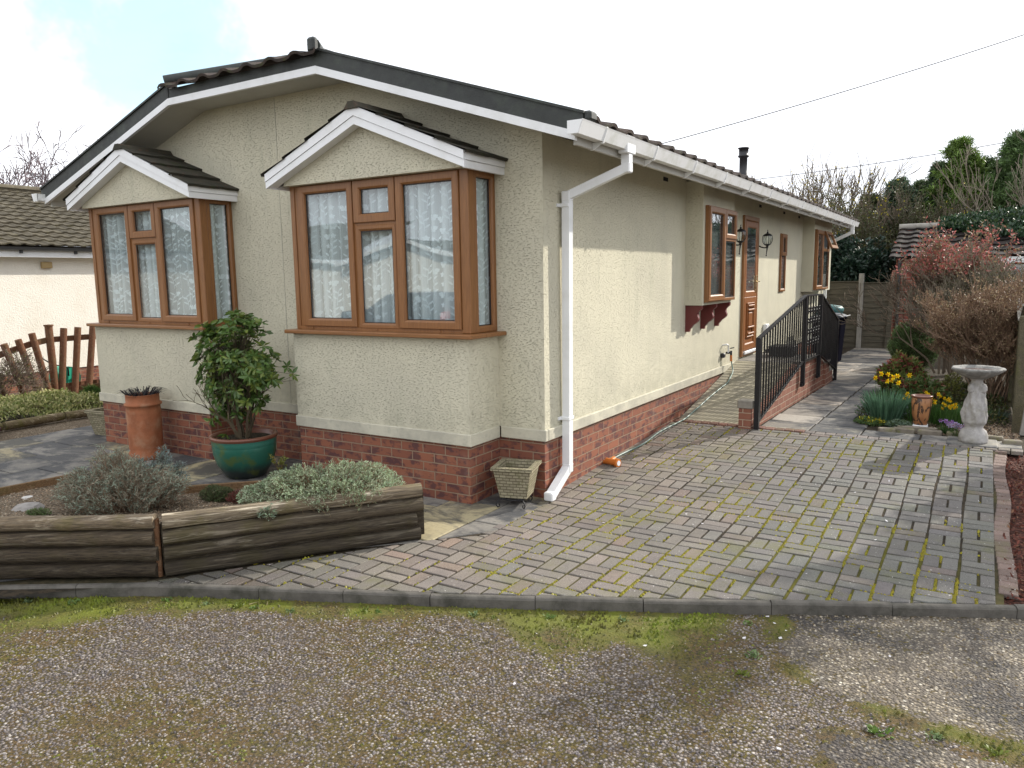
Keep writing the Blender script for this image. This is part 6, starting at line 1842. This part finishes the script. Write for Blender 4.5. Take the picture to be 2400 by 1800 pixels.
# --- ground cover to the far left
def carpet(name, lab, cat, x0, x1, y0, y1, z, h, n_, col, alt, pa, seed, L_=.03, W_=.008, kind=None, mat='leaf', edge=.5):
    r = np.random.default_rng(seed); x = r.uniform(x0, x1, n_); y = r.uniform(y0, y1, n_)
    e_ = np.minimum(np.minimum(x-x0, x1-x)/(x1-x0), np.minimum(y-y0, y1-y)/(y1-y0))*2/edge
    k = fbm(x, y, 2.6, seed)+np.clip(e_, 0, 1)*.5-.25; keep = k > .38; x, y, k = x[keep], y[keep], k[keep]
    zz = z+h*np.clip((k-.3)*2.2, 0, 1)*(.4+.6*r.random(len(x)))
    mb = MB(); leaves(mb, np.stack([x, y, zz], -1), rdir(r, len(x), .7), L_*(.6+.8*r.random(len(x))), W_, vary(col, len(x), r, .55, alt, pa), r)
    m_ = r.random(len(x)) < .25; P1 = np.stack([x, y, zz], -1)[m_]; P0 = P1.copy(); P0[:, 2] = z; sticks(mb, P0, P1, .0015, .001, (.10, .08, .04))
    o_ = mb.build(name, M[mat]); return tag(o_, lab, cat, kind=kind)
carpet('ground_cover', 'cream and green variegated ground cover in front of the rustic fence', 'ground cover', -9.1, -7.55, -.75, 1.05, .0, .24, 9500, (.52, .50, .22), (.22, .26, .07), .45, 301, .045, .012, 'stuff', edge=.35)
carpet('ground_cover', 'dark purple-brown low planting at the front of the left flower bed', 'ground cover', -8.2, -7.45, -1.1, -.1, .0, .12, 2600, (.05, .045, .035), (.09, .07, .05), .4, 302, .035, .006, 'stuff', edge=.4)
bush('green_tuft', 'bright green grassy clump at the right end of the left flower bed', 'plant', -8.35, 1.05, .0, .17, .15, .24, 420, .16, (.075, .15, .02), (.05, .10, .015), .4, 209, 8, .07, .005, lump=.2, shell=.05, up=1.2)
bush('pale_plant', 'small pale lime leafed plant by the shorter edging log', 'plant', -7.95, .45, .0, .16, .13, .11, 300, .06, (.42, .48, .24), (.30, .38, .14), .4, 210, 10, .03, .009, lump=.25, shell=.1)
bush('blue_green_plant', 'grey-green plant behind the brick-patterned pot at the far bay', 'plant', -7.6, 1.05, .0, .22, .2, .16, 320, .08, (.14, .22, .15), (.2, .26, .2), .4, 211, 10, .035, .009, lump=.25, shell=.1)
bush('heather', 'purple flowering heather at the left edge of the picture', 'heather', -7.15, -.95, .0, .20, .17, .17, 520, .09, (.22, .045, .16), (.13, .05, .08), .4, 212, 12, .014, .005, (.1, .06, .04), lump=.25, shell=.1)
# bare twiggy shrub at the far left edge
def twiggy(name, lab, cat, cx, cy, z, n0, L_, rad, depth, spread, col, seed, minr=.002, wid=.3, up=.2, group=None, nchild=(2, 2), shrink=.7, leafc=None, leafn=0, leafL=.02, leafW=.006, alt=None, pa=.3, basew=.1, every=1, nseg=3, wob=.18, zmin=None, xr=None):
    r = np.random.default_rng(seed); t = empty(name, (cx, cy, z), lab, cat, group)
    a = r.random(n0)*2*PI; P = np.stack([cx+basew*np.cos(a)*r.random(n0), cy+basew*np.sin(a)*r.random(n0), np.full(n0, z)], -1)
    D = np.stack([np.cos(a)*wid, np.sin(a)*wid, np.ones(n0)], -1)+r.normal(size=(n0, 3))*.12; D /= np.linalg.norm(D, axis=1)[:, None]
    out, (tp_, td_) = grow(r, P, D, L_*(.75+.5*r.random(n0)), rad, depth, nchild, spread, shrink, up, nseg, wob)
    mb = MB(); put_branches(mb, out, col, r, minr); mb.build('twigs' if rad < .03 else 'branches', M['twig'], t)
    if leafn:
        mids = [p for lv, p, q, _, _ in out if lv >= depth-1]; allp = np.concatenate(mids+[tp_])
        allp = allp[r.random(len(allp)) < every]
        if zmin: allp = allp[(allp[:, 2] > zmin) & (allp[:, 0] > xr[0]) & (allp[:, 0] < xr[1])]
        n_ = len(allp)*leafn; i_ = np.repeat(np.arange(len(allp)), leafn)
        mb = MB(); leaves(mb, allp[i_]+r.normal(size=(n_, 3))*leafL*.7, rdir(r, n_, .2), leafL*(.6+.8*r.random(n_)), leafW, vary(leafc, n_, r, .6, alt, pa), r); mb.build('foliage', M['leaf'], t)
    return t
twiggy('bare_shrub', 'leafless tangled shrub against the rustic fence at the left edge', 'shrub', -9.1, .02, .0, 16, .30, .008, 4, .7, (.17, .125, .095), 401, .0028, .9, .05, leafc=(.14, .16, .05), leafn=1, leafL=.03, leafW=.007, every=.10)
twiggy('bare_shrub', 'smaller leafless shrub in front of the tangled one at the left edge', 'shrub', -8.5, -.62, .0, 12, .20, .006, 4, .75, (.15, .11, .085), 402, .0026, 1.0, .02)

# --- right-hand flower bed
def tuft(name, lab, cx, cy, z, n_, L_, W_, col, seed, sp=.3, rad=.07, droop=.12, flowers=0, fcol=(.75, .55, .01), cat='plant', group=None, fh=.3, fs=.03):
    r = np.random.default_rng(seed); t = empty(name, (cx, cy, z), lab, cat, group)
    a = r.random(n_)*2*PI; rr = rad*np.sqrt(r.random(n_)); P = np.stack([cx+rr*np.cos(a), cy+rr*np.sin(a), np.full(n_, z)], -1)
    D = np.stack([np.cos(a)*sp*r.random(n_), np.sin(a)*sp*r.random(n_), np.ones(n_)], -1); D /= np.linalg.norm(D, axis=1)[:, None]
    mb = MB(); blades(mb, P, D, L_*(.65+.5*r.random(n_)), W_, vary(col, n_, r, .5), r, droop); mb.build('leaves', M['leaf'], t)
    for k in range(flowers):
        a_ = r.random()*6.28; q = np.array((cx+rad*1.1*r.random()*math.cos(a_), cy+rad*1.1*r.random()*math.sin(a_), z)); tip_ = q+np.array(((r.random()-.5)*.08, (r.random()-.5)*.08-.02, fh*(.8+.3*r.random())))
        mb = MB(); sticks(mb, q[None], tip_[None], .003, .0025, (.08, .14, .04)); face = nrm(((r.random()-.5)*1.2, -1, .25))
        A = nrm(np.cross(face, (0, 0, 1))); B = np.cross(A, face)
        for j in range(6):
            th = j*PI/3; d = nrm(A*math.cos(th)+B*math.sin(th)+face*.15); pp = tip_+face*.004
            leaves(mb, pp[None], d[None], fs, fs*.30, np.array(fcol)*(.85+.3*r.random()), r, .1)
        mb.tube([tip_, tip_+face*fs*.75], [fs*.20, fs*.36], 8, col=tuple(np.array(fcol)*np.array((1.0, .72, .5))), cap=False)
        mb.build('flower', M['petal'], t)
    return t
DG = (.08, .17, .07)
tuft('daffodil_clump', 'tall daffodil clump with open yellow flowers behind the blade-like leaves', 2.08, 4.42, .13, 240, .33, .012, DG, 501, .4, .17, flowers=9, fh=.44, fs=.034, cat='daffodils', group='daffodils in the right flower bed')
tuft('daffodil_clump', 'leafy daffodil clump without flowers at the front of the bed', 2.06, 3.99, .13, 420, .36, .011, (.10, .20, .12), 502, .55, .15, cat='daffodils', group='daffodils in the right flower bed')
tuft('daffodil_clump', 'dwarf daffodils massed with small yellow flowers behind the painted vase', 2.42, 4.25, .13, 260, .24, .008, (.06, .14, .03), 503, .5, .26, flowers=38, fh=.27, fs=.024, cat='daffodils', group='daffodils in the right flower bed')
tuft('daffodil_clump', 'dwarf daffodils at the right of the painted vase', 2.66, 4.10, .13, 160, .20, .008, (.07, .15, .03), 504, .5, .13, flowers=10, fh=.22, fs=.024, cat='daffodils', group='daffodils in the right flower bed')
tuft('fern_clump', 'fresh green feathery clump between the dwarf daffodils and the bird bath', 2.78, 4.35, .13, 420, .24, .006, (.08, .19, .05), 505, .9, .14, .25, cat='plant')
tuft('dark_iris_clump', 'dark blue-green strap leaves at the back left edge of the bed', 1.96, 4.75, .12, 200, .30, .012, (.02, .055, .045), 506, .8, .14, .2, cat='plant')
bush('low_flowers', 'pale blue forget-me-not haze around the daffodil leaves', 'plant', 2.02, 4.15, .12, .30, .26, .24, 500, .10, (.09, .17, .07), (.36, .44, .46), .35, 506, 6, .018, .007, lump=.3, shell=.1)
bush('primrose', 'yellow and green primrose mat left of the daffodil leaves', 'plant', 1.93, 3.82, .12, .17, .13, .07, 240, .05, (.13, .21, .07), (.55, .48, .03), .2, 507, 8, .026, .009, lump=.2, shell=.05)
bush('variegated_mat', 'silver-edged leafy mat between the daffodil leaves and the vase', 'plant', 2.22, 3.76, .12, .13, .12, .08, 240, .05, (.20, .28, .20), (.10, .16, .06), .4, 508, 8, .024, .009, lump=.2, shell=.05)
tuft('crocus_clump', 'mauve crocuses between the vase and the bird bath', 2.66, 3.66, .12, 110, .09, .004, (.05, .12, .03), 509, .8, .055, flowers=9, fcol=(.36, .22, .52), fh=.13, fs=.026, cat='crocuses', group='crocuses by the edging blocks')
tuft('crocus_clump', 'paler lilac crocuses beside the bird bath base', 2.76, 3.50, .12, 70, .08, .004, (.05, .12, .03), 510, .8, .045, flowers=9, fcol=(.46, .40, .60), fh=.12, fs=.028, cat='crocuses', group='crocuses by the edging blocks')
tuft('tiny_bulb_plant', 'faint green sprout in the dark soil right of the bird bath', 3.13, 4.7, .12, 60, .14, .006, (.07, .12, .08), 511, .9, .06)
carpet('weeds', 'low green weeds and moss over the soil of the right flower bed', 'weeds', 1.75, 3.25, 4.35, 7.6, .11, .10, 5200, (.07, .10, .03), (.13, .12, .04), .4, 303, .04, .010, 'stuff', edge=.25)

twiggy('brown_shrub', 'big rounded brown twiggy shrub in the middle of the right flower bed', 'shrub', 3.08, 6.3, .12, 40, .56, .011, 4, .42, (.31, .21, .145), 403, .0032, .28, .24, nchild=(2, 2), shrink=.62, leafc=(.31, .20, .125), leafn=2, leafL=.022, leafW=.006, alt=(.42, .33, .19), pa=.35, basew=.24, every=.5)
twiggy('brown_shrub', 'greyer twiggy shrub behind and left of the big brown one', 'shrub', 3.0, 7.7, .12, 20, .66, .010, 4, .40, (.22, .19, .14), 404, .0036, .28, .25, nchild=(2, 2), shrink=.62, leafc=(.12, .13, .05), leafn=1, leafL=.02, leafW=.006, basew=.3, every=.5)
twiggy('red_leaved_shrub', 'tall shrub with bright red spring leaves in front of the garage', 'shrub', 2.50, 8.9, .12, 15, .80, .020, 4, .55, (.20, .16, .12), 405, .005, .30, .16, zmin=1.74, xr=(1.7, 3.35), nchild=(2, 2), shrink=.62, leafc=(.45, .14, .12), leafn=3, leafL=.046, leafW=.013, alt=(.27, .20, .11), pa=.42, basew=.3, every=.75)
bush('feathery_shrub', 'soft green feathery shrub at the foot of the garage corner', 'shrub', 1.93, 9.6, .12, .42, .34, .80, 2200, .30, (.18, .30, .10), (.22, .34, .15), .4, 213, 9, .05, .0045, (.1, .1, .05), 1.4, lump=.15, shell=.1, stemr=.002)
bush('mottled_shrub', 'low green shrub with dark red new leaves beside the path', 'shrub', 2.02, 6.2, .12, .30, .34, .50, 620, .16, (.18, .22, .06), (.34, .10, .08), .3, 214, 12, .055, .016, (.1, .06, .04), .8, lump=.3, shell=.2, stemr=.003)
bush('mottled_shrub', 'smaller low green shrub in front of the dark red tipped one', 'shrub', 2.32, 5.3, .12, .32, .25, .34, 360, .14, (.10, .15, .04), (.20, .07, .04), .2, 215, 12, .05, .015, (.1, .06, .04), .8, lump=.3, shell=.2, stemr=.003)
bush('euphorbia', 'yellow-green leafy sprays showing through the base of the brown shrub', 'plant', 2.62, 5.45, .12, .16, .13, .42, 110, .18, (.16, .17, .03), (.1, .12, .03), .4, 216, 12, .03, .009, lump=.4, shell=.1, up=1.3)

# --- trees beyond the fence
def conifer(cx, cy, h, w_, col, lab, seed, alt, n_=3400, lean=0):
    r = np.random.default_rng(seed); t = empty('conifer', (cx, cy, .1), lab, 'conifer', 'overgrown conifers behind the garage')
    mb = MB(); mb.tube([(cx, cy, 0), (cx+lean*.5, cy, h*.5), (cx+lean, cy, h*.98)], [.10, .07, .012], 7, col=(.07, .05, .035)); mb.build('trunk', M['twig'], t)
    # boughs sweep out and up from the trunk, each a flat spray
    nb = 210; z = h*(.12+.88*r.random(nb)**.8); a = r.random(nb)*2*PI
    Lb = w_*np.clip(1.08-z/h, .04, 1)**.95*(.7+1.0*r.random(nb))
    P0 = np.stack([cx+lean*z/h+0*a, cy+0*a, z], -1); D = np.stack([np.cos(a), np.sin(a), .35+.5*r.random(nb)], -1); D /= np.linalg.norm(D, axis=1)[:, None]
    P1 = P0+D*Lb[:, None]
    mbb = MB(); sticks(mbb, P0, P1, .02, .006, (.09, .07, .05)); mbb.build('boughs', M['twig'], t)
    k = max(8, n_*2//nb); i_ = np.repeat(np.arange(nb), k); tt = .25+.8*r.random(len(i_))**.7
    Q = P0[i_]+(P1-P0)[i_]*tt[:, None]+r.normal(size=(len(i_), 3))*np.array((.10, .10, .07))*w_*.42
    Q2 = Q[r.random(len(Q)) < .97]; i2 = i_[:len(Q2)]
    DD = D[i2]*.9+rdir(r, len(Q2), .25, .9); DD /= np.linalg.norm(DD, axis=1)[:, None]
    mb = MB(); cs = vary(col, len(Q2), r, .7, alt, .35)
    blades(mb, Q2, DD, .11+.12*r.random(len(Q2)), .020, cs, r, .18)
    n3 = len(Q2); blades(mb, Q2+r.normal(size=(n3, 3))*.06, rdir(r, n3, .4), .05+.06*r.random(n3), .018, cs*.85, r, .1)
    mb.build('foliage', M['leaf'], t)
con = [(-.1, 20.2, 3.9, .75, (.045, .07, .035), 'ragged low conifer above the evergreen thicket, leftmost of the row'), (.6, 20.0, 4.3, .75, (.035, .065, .045), 'blue-green conifer above the garage corner, second from the left of the row'), (1.2, 20.4, 4.2, .7, (.045, .08, .04), 'small conifer directly behind the left end of the garage ridge'),
       (1.66, 20.0, 4.65, .62, (.035, .065, .035), 'narrow dark conifer just left of the brightest one'), (2.12, 19.8, 5.2, .85, (.055, .105, .025), 'brightest green conifer, tall and pointed, in the middle of the row'), (2.7, 20.5, 4.75, .8, (.04, .075, .035), 'dark conifer just right of the brightest green one'),
       (3.45, 19.9, 5.2, .95, (.045, .09, .035), 'tall conifer at the right edge of the picture'), (3.05, 20.9, 4.6, .8, (.035, .065, .03), 'conifer half hidden behind the tall right-hand one')]
for k, (x_, y_, h_, w_, c_, lb) in enumerate(con): conifer(x_, y_, h_, w_*1.6, (c_[0]*2.1, c_[1]*1.75, c_[2]*1.5), lb, 600+k, (c_[0]*3.6, c_[1]*3.0, c_[2]*2.4), 11000)
def scrub(cx, cy, h, lab, seed, col=(.17, .135, .10), n0=9, leafc=None, every=.0, leafL=.05, alt=None, rad=.03, wid=.35, depth=4, cat='tree', name='bare_tree', minr=.008, leafn=1, group=None, spread=.42, leafW=.018):
    L_ = h*.40
    return twiggy(name, lab, cat, cx, cy, .1, n0, L_, rad, depth, spread, col, seed, minr, wid, .25, group, (1, 2), .66, leafc, leafn if leafc else 0, leafL, leafW, alt, .3, .4, every)
Gb = 'bare trees behind the house'
scrub(-2.9, 19.0, 4.3, 'bare thorny tree with yellow lichen rising right of the flue', 701, leafc=(.42, .33, .03), every=.12, group=Gb, n0=12, leafn=2)
scrub(-1.9, 20.0, 4.6, 'tallest bare tree with yellow blossom left of the eaves end', 702, leafc=(.45, .35, .03), every=.16, group=Gb, n0=13, leafn=2)
scrub(-.9, 19.4, 4.2, 'yellow-flowered bare tree directly above the gutter end', 703, leafc=(.48, .38, .03), every=.16, group=Gb, n0=12, leafn=2)
scrub(-4.2, 19.6, 4.0, 'bare twiggy treetop just right of the black flue', 704, leafc=(.3, .26, .06), every=.05, group=Gb, n0=9)
scrub(.75, 18.0, 3.4, 'dense olive-brown scrub filling the gap left of the garage ridge', 706, (.12, .10, .065), leafc=(.075, .085, .03), every=.8, group=Gb, n0=20, leafn=3, leafL=.06)
scrub(.0, 18.2, 3.5, 'brown scrubby tree left of the garage roof with yellow flowers', 705, leafc=(.5, .42, .02), every=.10, group=Gb, n0=12, leafn=2)
for k, (x_, y_, h_, lb) in enumerate(((1.5, 17.9, 3.2, 'clump of bare stems behind the left end of the garage ridge'), (2.4, 18.0, 3.5, 'clump of pale bare stems in front of the brightest conifer'), (3.3, 17.9, 3.4, 'clump of bare stems behind the middle of the ivy'), (4.1, 18.1, 4.0, 'tall cluster of bare stems at the right edge of the picture'))):
    scrub(x_, y_, h_, lb, 710+k, (.26, .22, .17), 7, None, 0, rad=.014, wid=.30, name='bare_shrub', cat='shrub', minr=.007, group='bare stems behind the garage')
# evergreen thicket behind the fence
def thicket(cx, cy, rx, ry, z0, h, n_, col, alt, lab, seed, L_=.10, W_=.028, pa=.3, name='evergreen_bush', cat='bush', group=None):
    r = np.random.default_rng(seed); t = empty(name, (cx, cy, z0), lab, cat, group)
    nc = 60; u = r.normal(size=(nc, 3)); u /= np.linalg.norm(u, axis=1)[:, None]; u[:, 2] = np.abs(u[:, 2])*1.3-.25
    C = np.array((cx, cy, z0+h*.45))+u*np.array((rx, ry, h*.46))*(.55+.45*r.random((nc, 1)))
    i_ = r.integers(0, nc, n_); v = r.normal(size=(n_, 3)); v /= np.linalg.norm(v, axis=1)[:, None]
    Q = C[i_]+v*(.16+.12*r.random((n_, 1)))*min(rx, h)*.9
    ok_ = Q[:, 2] > z0; Q = Q[ok_]; v = v[ok_]; i_ = i_[ok_]
    mb = MB(); DD = v+rdir(r, len(Q))*.8; DD /= np.linalg.norm(DD, axis=1)[:, None]
    leaves(mb, Q, DD, L_*(.6+.8*r.random(len(Q))), W_, vary(col, len(Q), r, .7, alt, pa), r, .3); mb.build('foliage', M['leaf_glossy'], t)
    mb = MB(); base = np.array((cx, cy, z0)); sticks(mb, np.repeat(base[None], nc, 0)+r.normal(size=(nc, 3))*np.array((.2, .2, 0)), C, .03, .01, (.07, .055, .04)); mb.build('stems', M['twig'], t)
thicket(-.25, 15.2, 1.35, .9, .1, 2.55, 15000, (.016, .042, .026), (.03, .062, .035), 'dark glossy evergreen thicket right behind the board fence', 801)
thicket(.75, 15.9, .7, .7, .1, 2.6, 6000, (.02, .045, .028), (.035, .06, .035), 'evergreen bush squeezed between the thicket and the garage', 802)
thicket(-1.9, 17.5, 1.5, .8, .1, 3.1, 7000, (.05, .075, .018), (.10, .12, .02), 'lighter green ivy-clad bush behind the end of the eaves', 803)
# ivy over the garage ridge
r = np.random.default_rng(804); t = empty('ivy', (3.6, 14.9, 2.4), 'dark green ivy mounded over the garage ridge', 'ivy')
n_ = 14000; x = r.uniform(1.95, 7.6, n_); prof = np.clip((x-1.9)/.9, 0, 1)*(.55+.6*vnoise(x, x*0, 1.6, 8)); s_ = r.random(n_)*1.55*np.clip(prof, .2, 1.2)
yy = 15.35-s_+ .15*r.normal(size=n_); rz_ = 2.04+.325*(yy-13.0); zz = rz_+.06+.30*prof*r.random(n_)*np.clip(1-s_/1.8, 0, 1)+.05*r.random(n_)
mb = MB(); leaves(mb, np.stack([x, yy, zz], -1), rdir(r, n_, .6), .07+.04*r.random(n_), .026, vary((.025, .06, .026), n_, r, .7, (.06, .10, .035), .3), r, .3); mb.build('foliage', M['leaf_glossy'], t)
mb = MB()
for k in range(24):
    x0_ = 2.3+5*r.random(); pts = [(x0_+j*.12*(r.random()-.3), 15.3-.25*j, 2.04+.325*(2.3-.25*j)+.06) for j in range(5)]; mb.tube(pts, .008, 4, col=(.1, .07, .05))
mb.build('vines', M['twig'], t)

# tree at far left behind the neighbour, and the off-picture tree that shades the drive
twiggy('bare_tree', 'leafless winter tree beyond the neighbouring roof at the far left', 'tree', -40, 16.3, 1.5, 8, 3.3, .10, 5, .52, (.17, .13, .14), 901, .018, .55, .06, nchild=(1, 2), shrink=.68, basew=.6)
twiggy('bare_tree', 'second leafless tree partly behind the dark verge at the far left', 'tree', -41, 18.9, 1.5, 5, 2.3, .08, 5, .52, (.17, .13, .14), 902, .018, .6, .06, nchild=(1, 2), shrink=.68, basew=.5)

# weeds by the kerb, leaves and petals lying about
def weed(x, y, s_, seed, lab, col=(.12, .22, .05)):
    s_ *= .72
    r = np.random.default_rng(seed); z = float(road_z(np.array(x), np.array(y))); n_ = int(14+10*s_)
    a = r.random(n_)*6.28; D = np.stack([np.cos(a), np.sin(a), .25+.9*r.random(n_)], -1); D /= np.linalg.norm(D, axis=1)[:, None]
    mb = MB(); P = np.tile(np.array((x, y, z)), (n_, 1))+r.normal(size=(n_, 3))*np.array((.012, .012, 0))*s_
    leaves(mb, P, D, .020*s_*(.6+.7*r.random(n_)), .0045*s_, vary(col, n_, r, .5), r); tag(mb.build('weed', M['leaf']), lab, 'weed', 'weeds along the kerb')
WD = [((-1.05, -2.66), 1.5, 'feathery weed at the corner below the logs'), ((-.80, -2.58), 1.2, 'small weed left of the kerb stone joint'), ((-.62, -2.50), 1.8, 'pale bluish weed below the kerb right of the planter'), ((-.52, -2.47), 1.3, 'bright weed beside the pale bluish one'), ((-.30, -2.40), 1.4, 'spreading weed at the foot of the kerb'),
      ((.07, -2.19), 1.6, 'broad green weed under the middle of the kerb'), ((.14, -2.16), 1.3, 'clump of weed leaves touching the kerb'), ((.62, -1.93), 1.6, 'two-leaved seedling against the kerb face'), ((.74, -1.90), 1.2, 'small grass tuft on the kerb foot'), ((1.0, -1.75), 1.6, 'spiky grass weed left of the concrete apron'),
      ((1.36, -1.58), 1.5, 'leafy weed in the mossy patch'), ((1.62, -1.45), 1.4, 'bright weed near the edge of the concrete apron'), ((1.95, -1.28), 1.3, 'weed at the corner where the concrete apron starts'), ((2.06, -1.62), 1.9, 'grass tuft growing in the seam of the apron'), ((2.06, -1.82), 1.6, 'second grass tuft lower on the seam'), ((2.65, -2.0), 2.2, 'biggest weed in the crack across the apron'), ((2.85, -1.93), 1.7, 'weed to the right in the apron crack'), ((3.05, -1.93), 1.9, 'weed at the right edge of the picture in the crack'), ((-1.5, -2.95), 1.8, 'green weed below the left logs'), ((-1.75, -3.08), 1.5, 'weed at the left edge under the logs'), ((-1.3, -2.83), 1.3, 'small weed in the moss below the logs')]
for k, ((x_, y_), s_, lb) in enumerate(WD): weed(x_, y_, s_, 950+k, lb, ((.12, .20, .04), (.17, .24, .10), (.16, .20, .03))[k % 3])
r = np.random.default_rng(990); mb = MB()
n_ = 46; x = r.uniform(.2, 3.0, n_); y = r.uniform(-2.6, 2.6, n_); kd = kerb_d(x, y); z = np.where(kd > 0, gz(x, y)+.006, road_z(x, y)+.008)
D = rdir(r, n_, 0); D[:, 2] *= .15; D /= np.linalg.norm(D, axis=1)[:, None]
S_p = np.stack([-D[:, 1], D[:, 0], np.zeros(n_)], -1); P = np.stack([x, y, z], -1); L2 = (.006+.009*r.random(n_))[:, None]
mb.arr(np.stack([P-D*L2, P-S_p*L2*.7, P+D*L2+np.array((0, 0, .003)), P+S_p*L2*.7], 1), 4, vary((.78, .76, .78), n_, r, .2)); tag(mb.build('fallen_petals', M['petal']), 'white fallen petals dotted over the drive and road', 'petals', kind='stuff')
mb = MB(); n_ = 60; x = r.uniform(-3, 3.3, n_); y = r.uniform(-4.0, -.6, n_); k_ = kerb_d(x, y) < -.03; x, y = x[k_], y[k_]; n_ = len(x); D = rdir(r, n_, 0); D[:, 2] = 0; D /= np.linalg.norm(D, axis=1)[:, None]
P = np.stack([x, y, road_z(x, y)+.006], -1); P1 = P+D*(.02+.05*r.random((n_, 1))); sticks(mb, P, P1, .0018, .001, vary((.42, .33, .2), n_, r, .5)); tag(mb.build('fallen_twigs', M['twig']), 'thin dry stalks fallen on the gravel road', 'twigs', kind='stuff')
mb = MB(); n_ = 900; x = r.uniform(3.0, 3.9, n_); y = r.uniform(-.5, 2.9, n_); z = gz(x, y)*.8-.025
x = 3.12+np.abs(r.normal(size=n_))*.25; P = np.stack([x, y, z+.012], -1); leaves(mb, P, rdir(r, n_, .15), .022+.02*r.random(n_), .008, vary((.15, .05, .035), n_, r, .8, (.24, .13, .08), .25), r); tag(mb.build('bark_chips', M['twig']), 'red-brown bark chips scattered over the bed at the right of the drive', 'bark chips', kind='stuff')
# pebbles on the raised bed and flower bed
def pebbles(name, lab, X, Y, Z, s0, s1, pal, seed):
    r = np.random.default_rng(seed); N_ = len(X); rr = s0+(s1-s0)*r.random(N_); T = cushions(np.stack([X, Y, Z], -1), rr, rr*.8)
    cs = np.array(pal)[r.integers(0, len(pal), N_)]*(.7+.6*r.random((N_, 1))); mb = MB(); mb.arr(T, 3, np.repeat(cs, 6, 0)); tag(mb.build(name, M['stone'], recalc=False), lab, 'gravel', kind='stuff')
PALG = [(.30, .22, .14), (.20, .14, .09), (.42, .35, .26), (.14, .10, .075), (.36, .25, .16)]
n_ = 9000; X = r.uniform(-3.6, -.3, n_); Y = r.uniform(-3.8, -.9, n_); k_ = in_poly(X, Y, PL); X, Y = X[k_], Y[k_]; pebbles('gravel', 'golden gravel dressing the soil of the raised bed', X, Y, soilz(X, Y)+.0, .004, .010, PALG, 1)
n_ = 5000; X = r.uniform(1.85, 3.3, n_); Y = r.uniform(3.5, 4.6, n_); pebbles('gravel', 'brown gravel on the soil of the right flower bed', X, Y, .10+(fbm(X, Y, 3, 4)-.5)*.02+0*X, .005, .011, PALG, 2)
# tree out of view on the right whose shadow falls on the drive
twiggy('garden_tree', 'garden tree right of the boundary fence that casts dappled shade on the drive', 'tree', 4.55, 4.5, .0, 4, 1.10, .07, 4, .42, (.12, .09, .07), 903, .006, .32, .22, nchild=(2, 2), shrink=.66, leafc=(.07, .11, .04), leafn=3, leafL=.07, leafW=.02, basew=.15, every=.7)
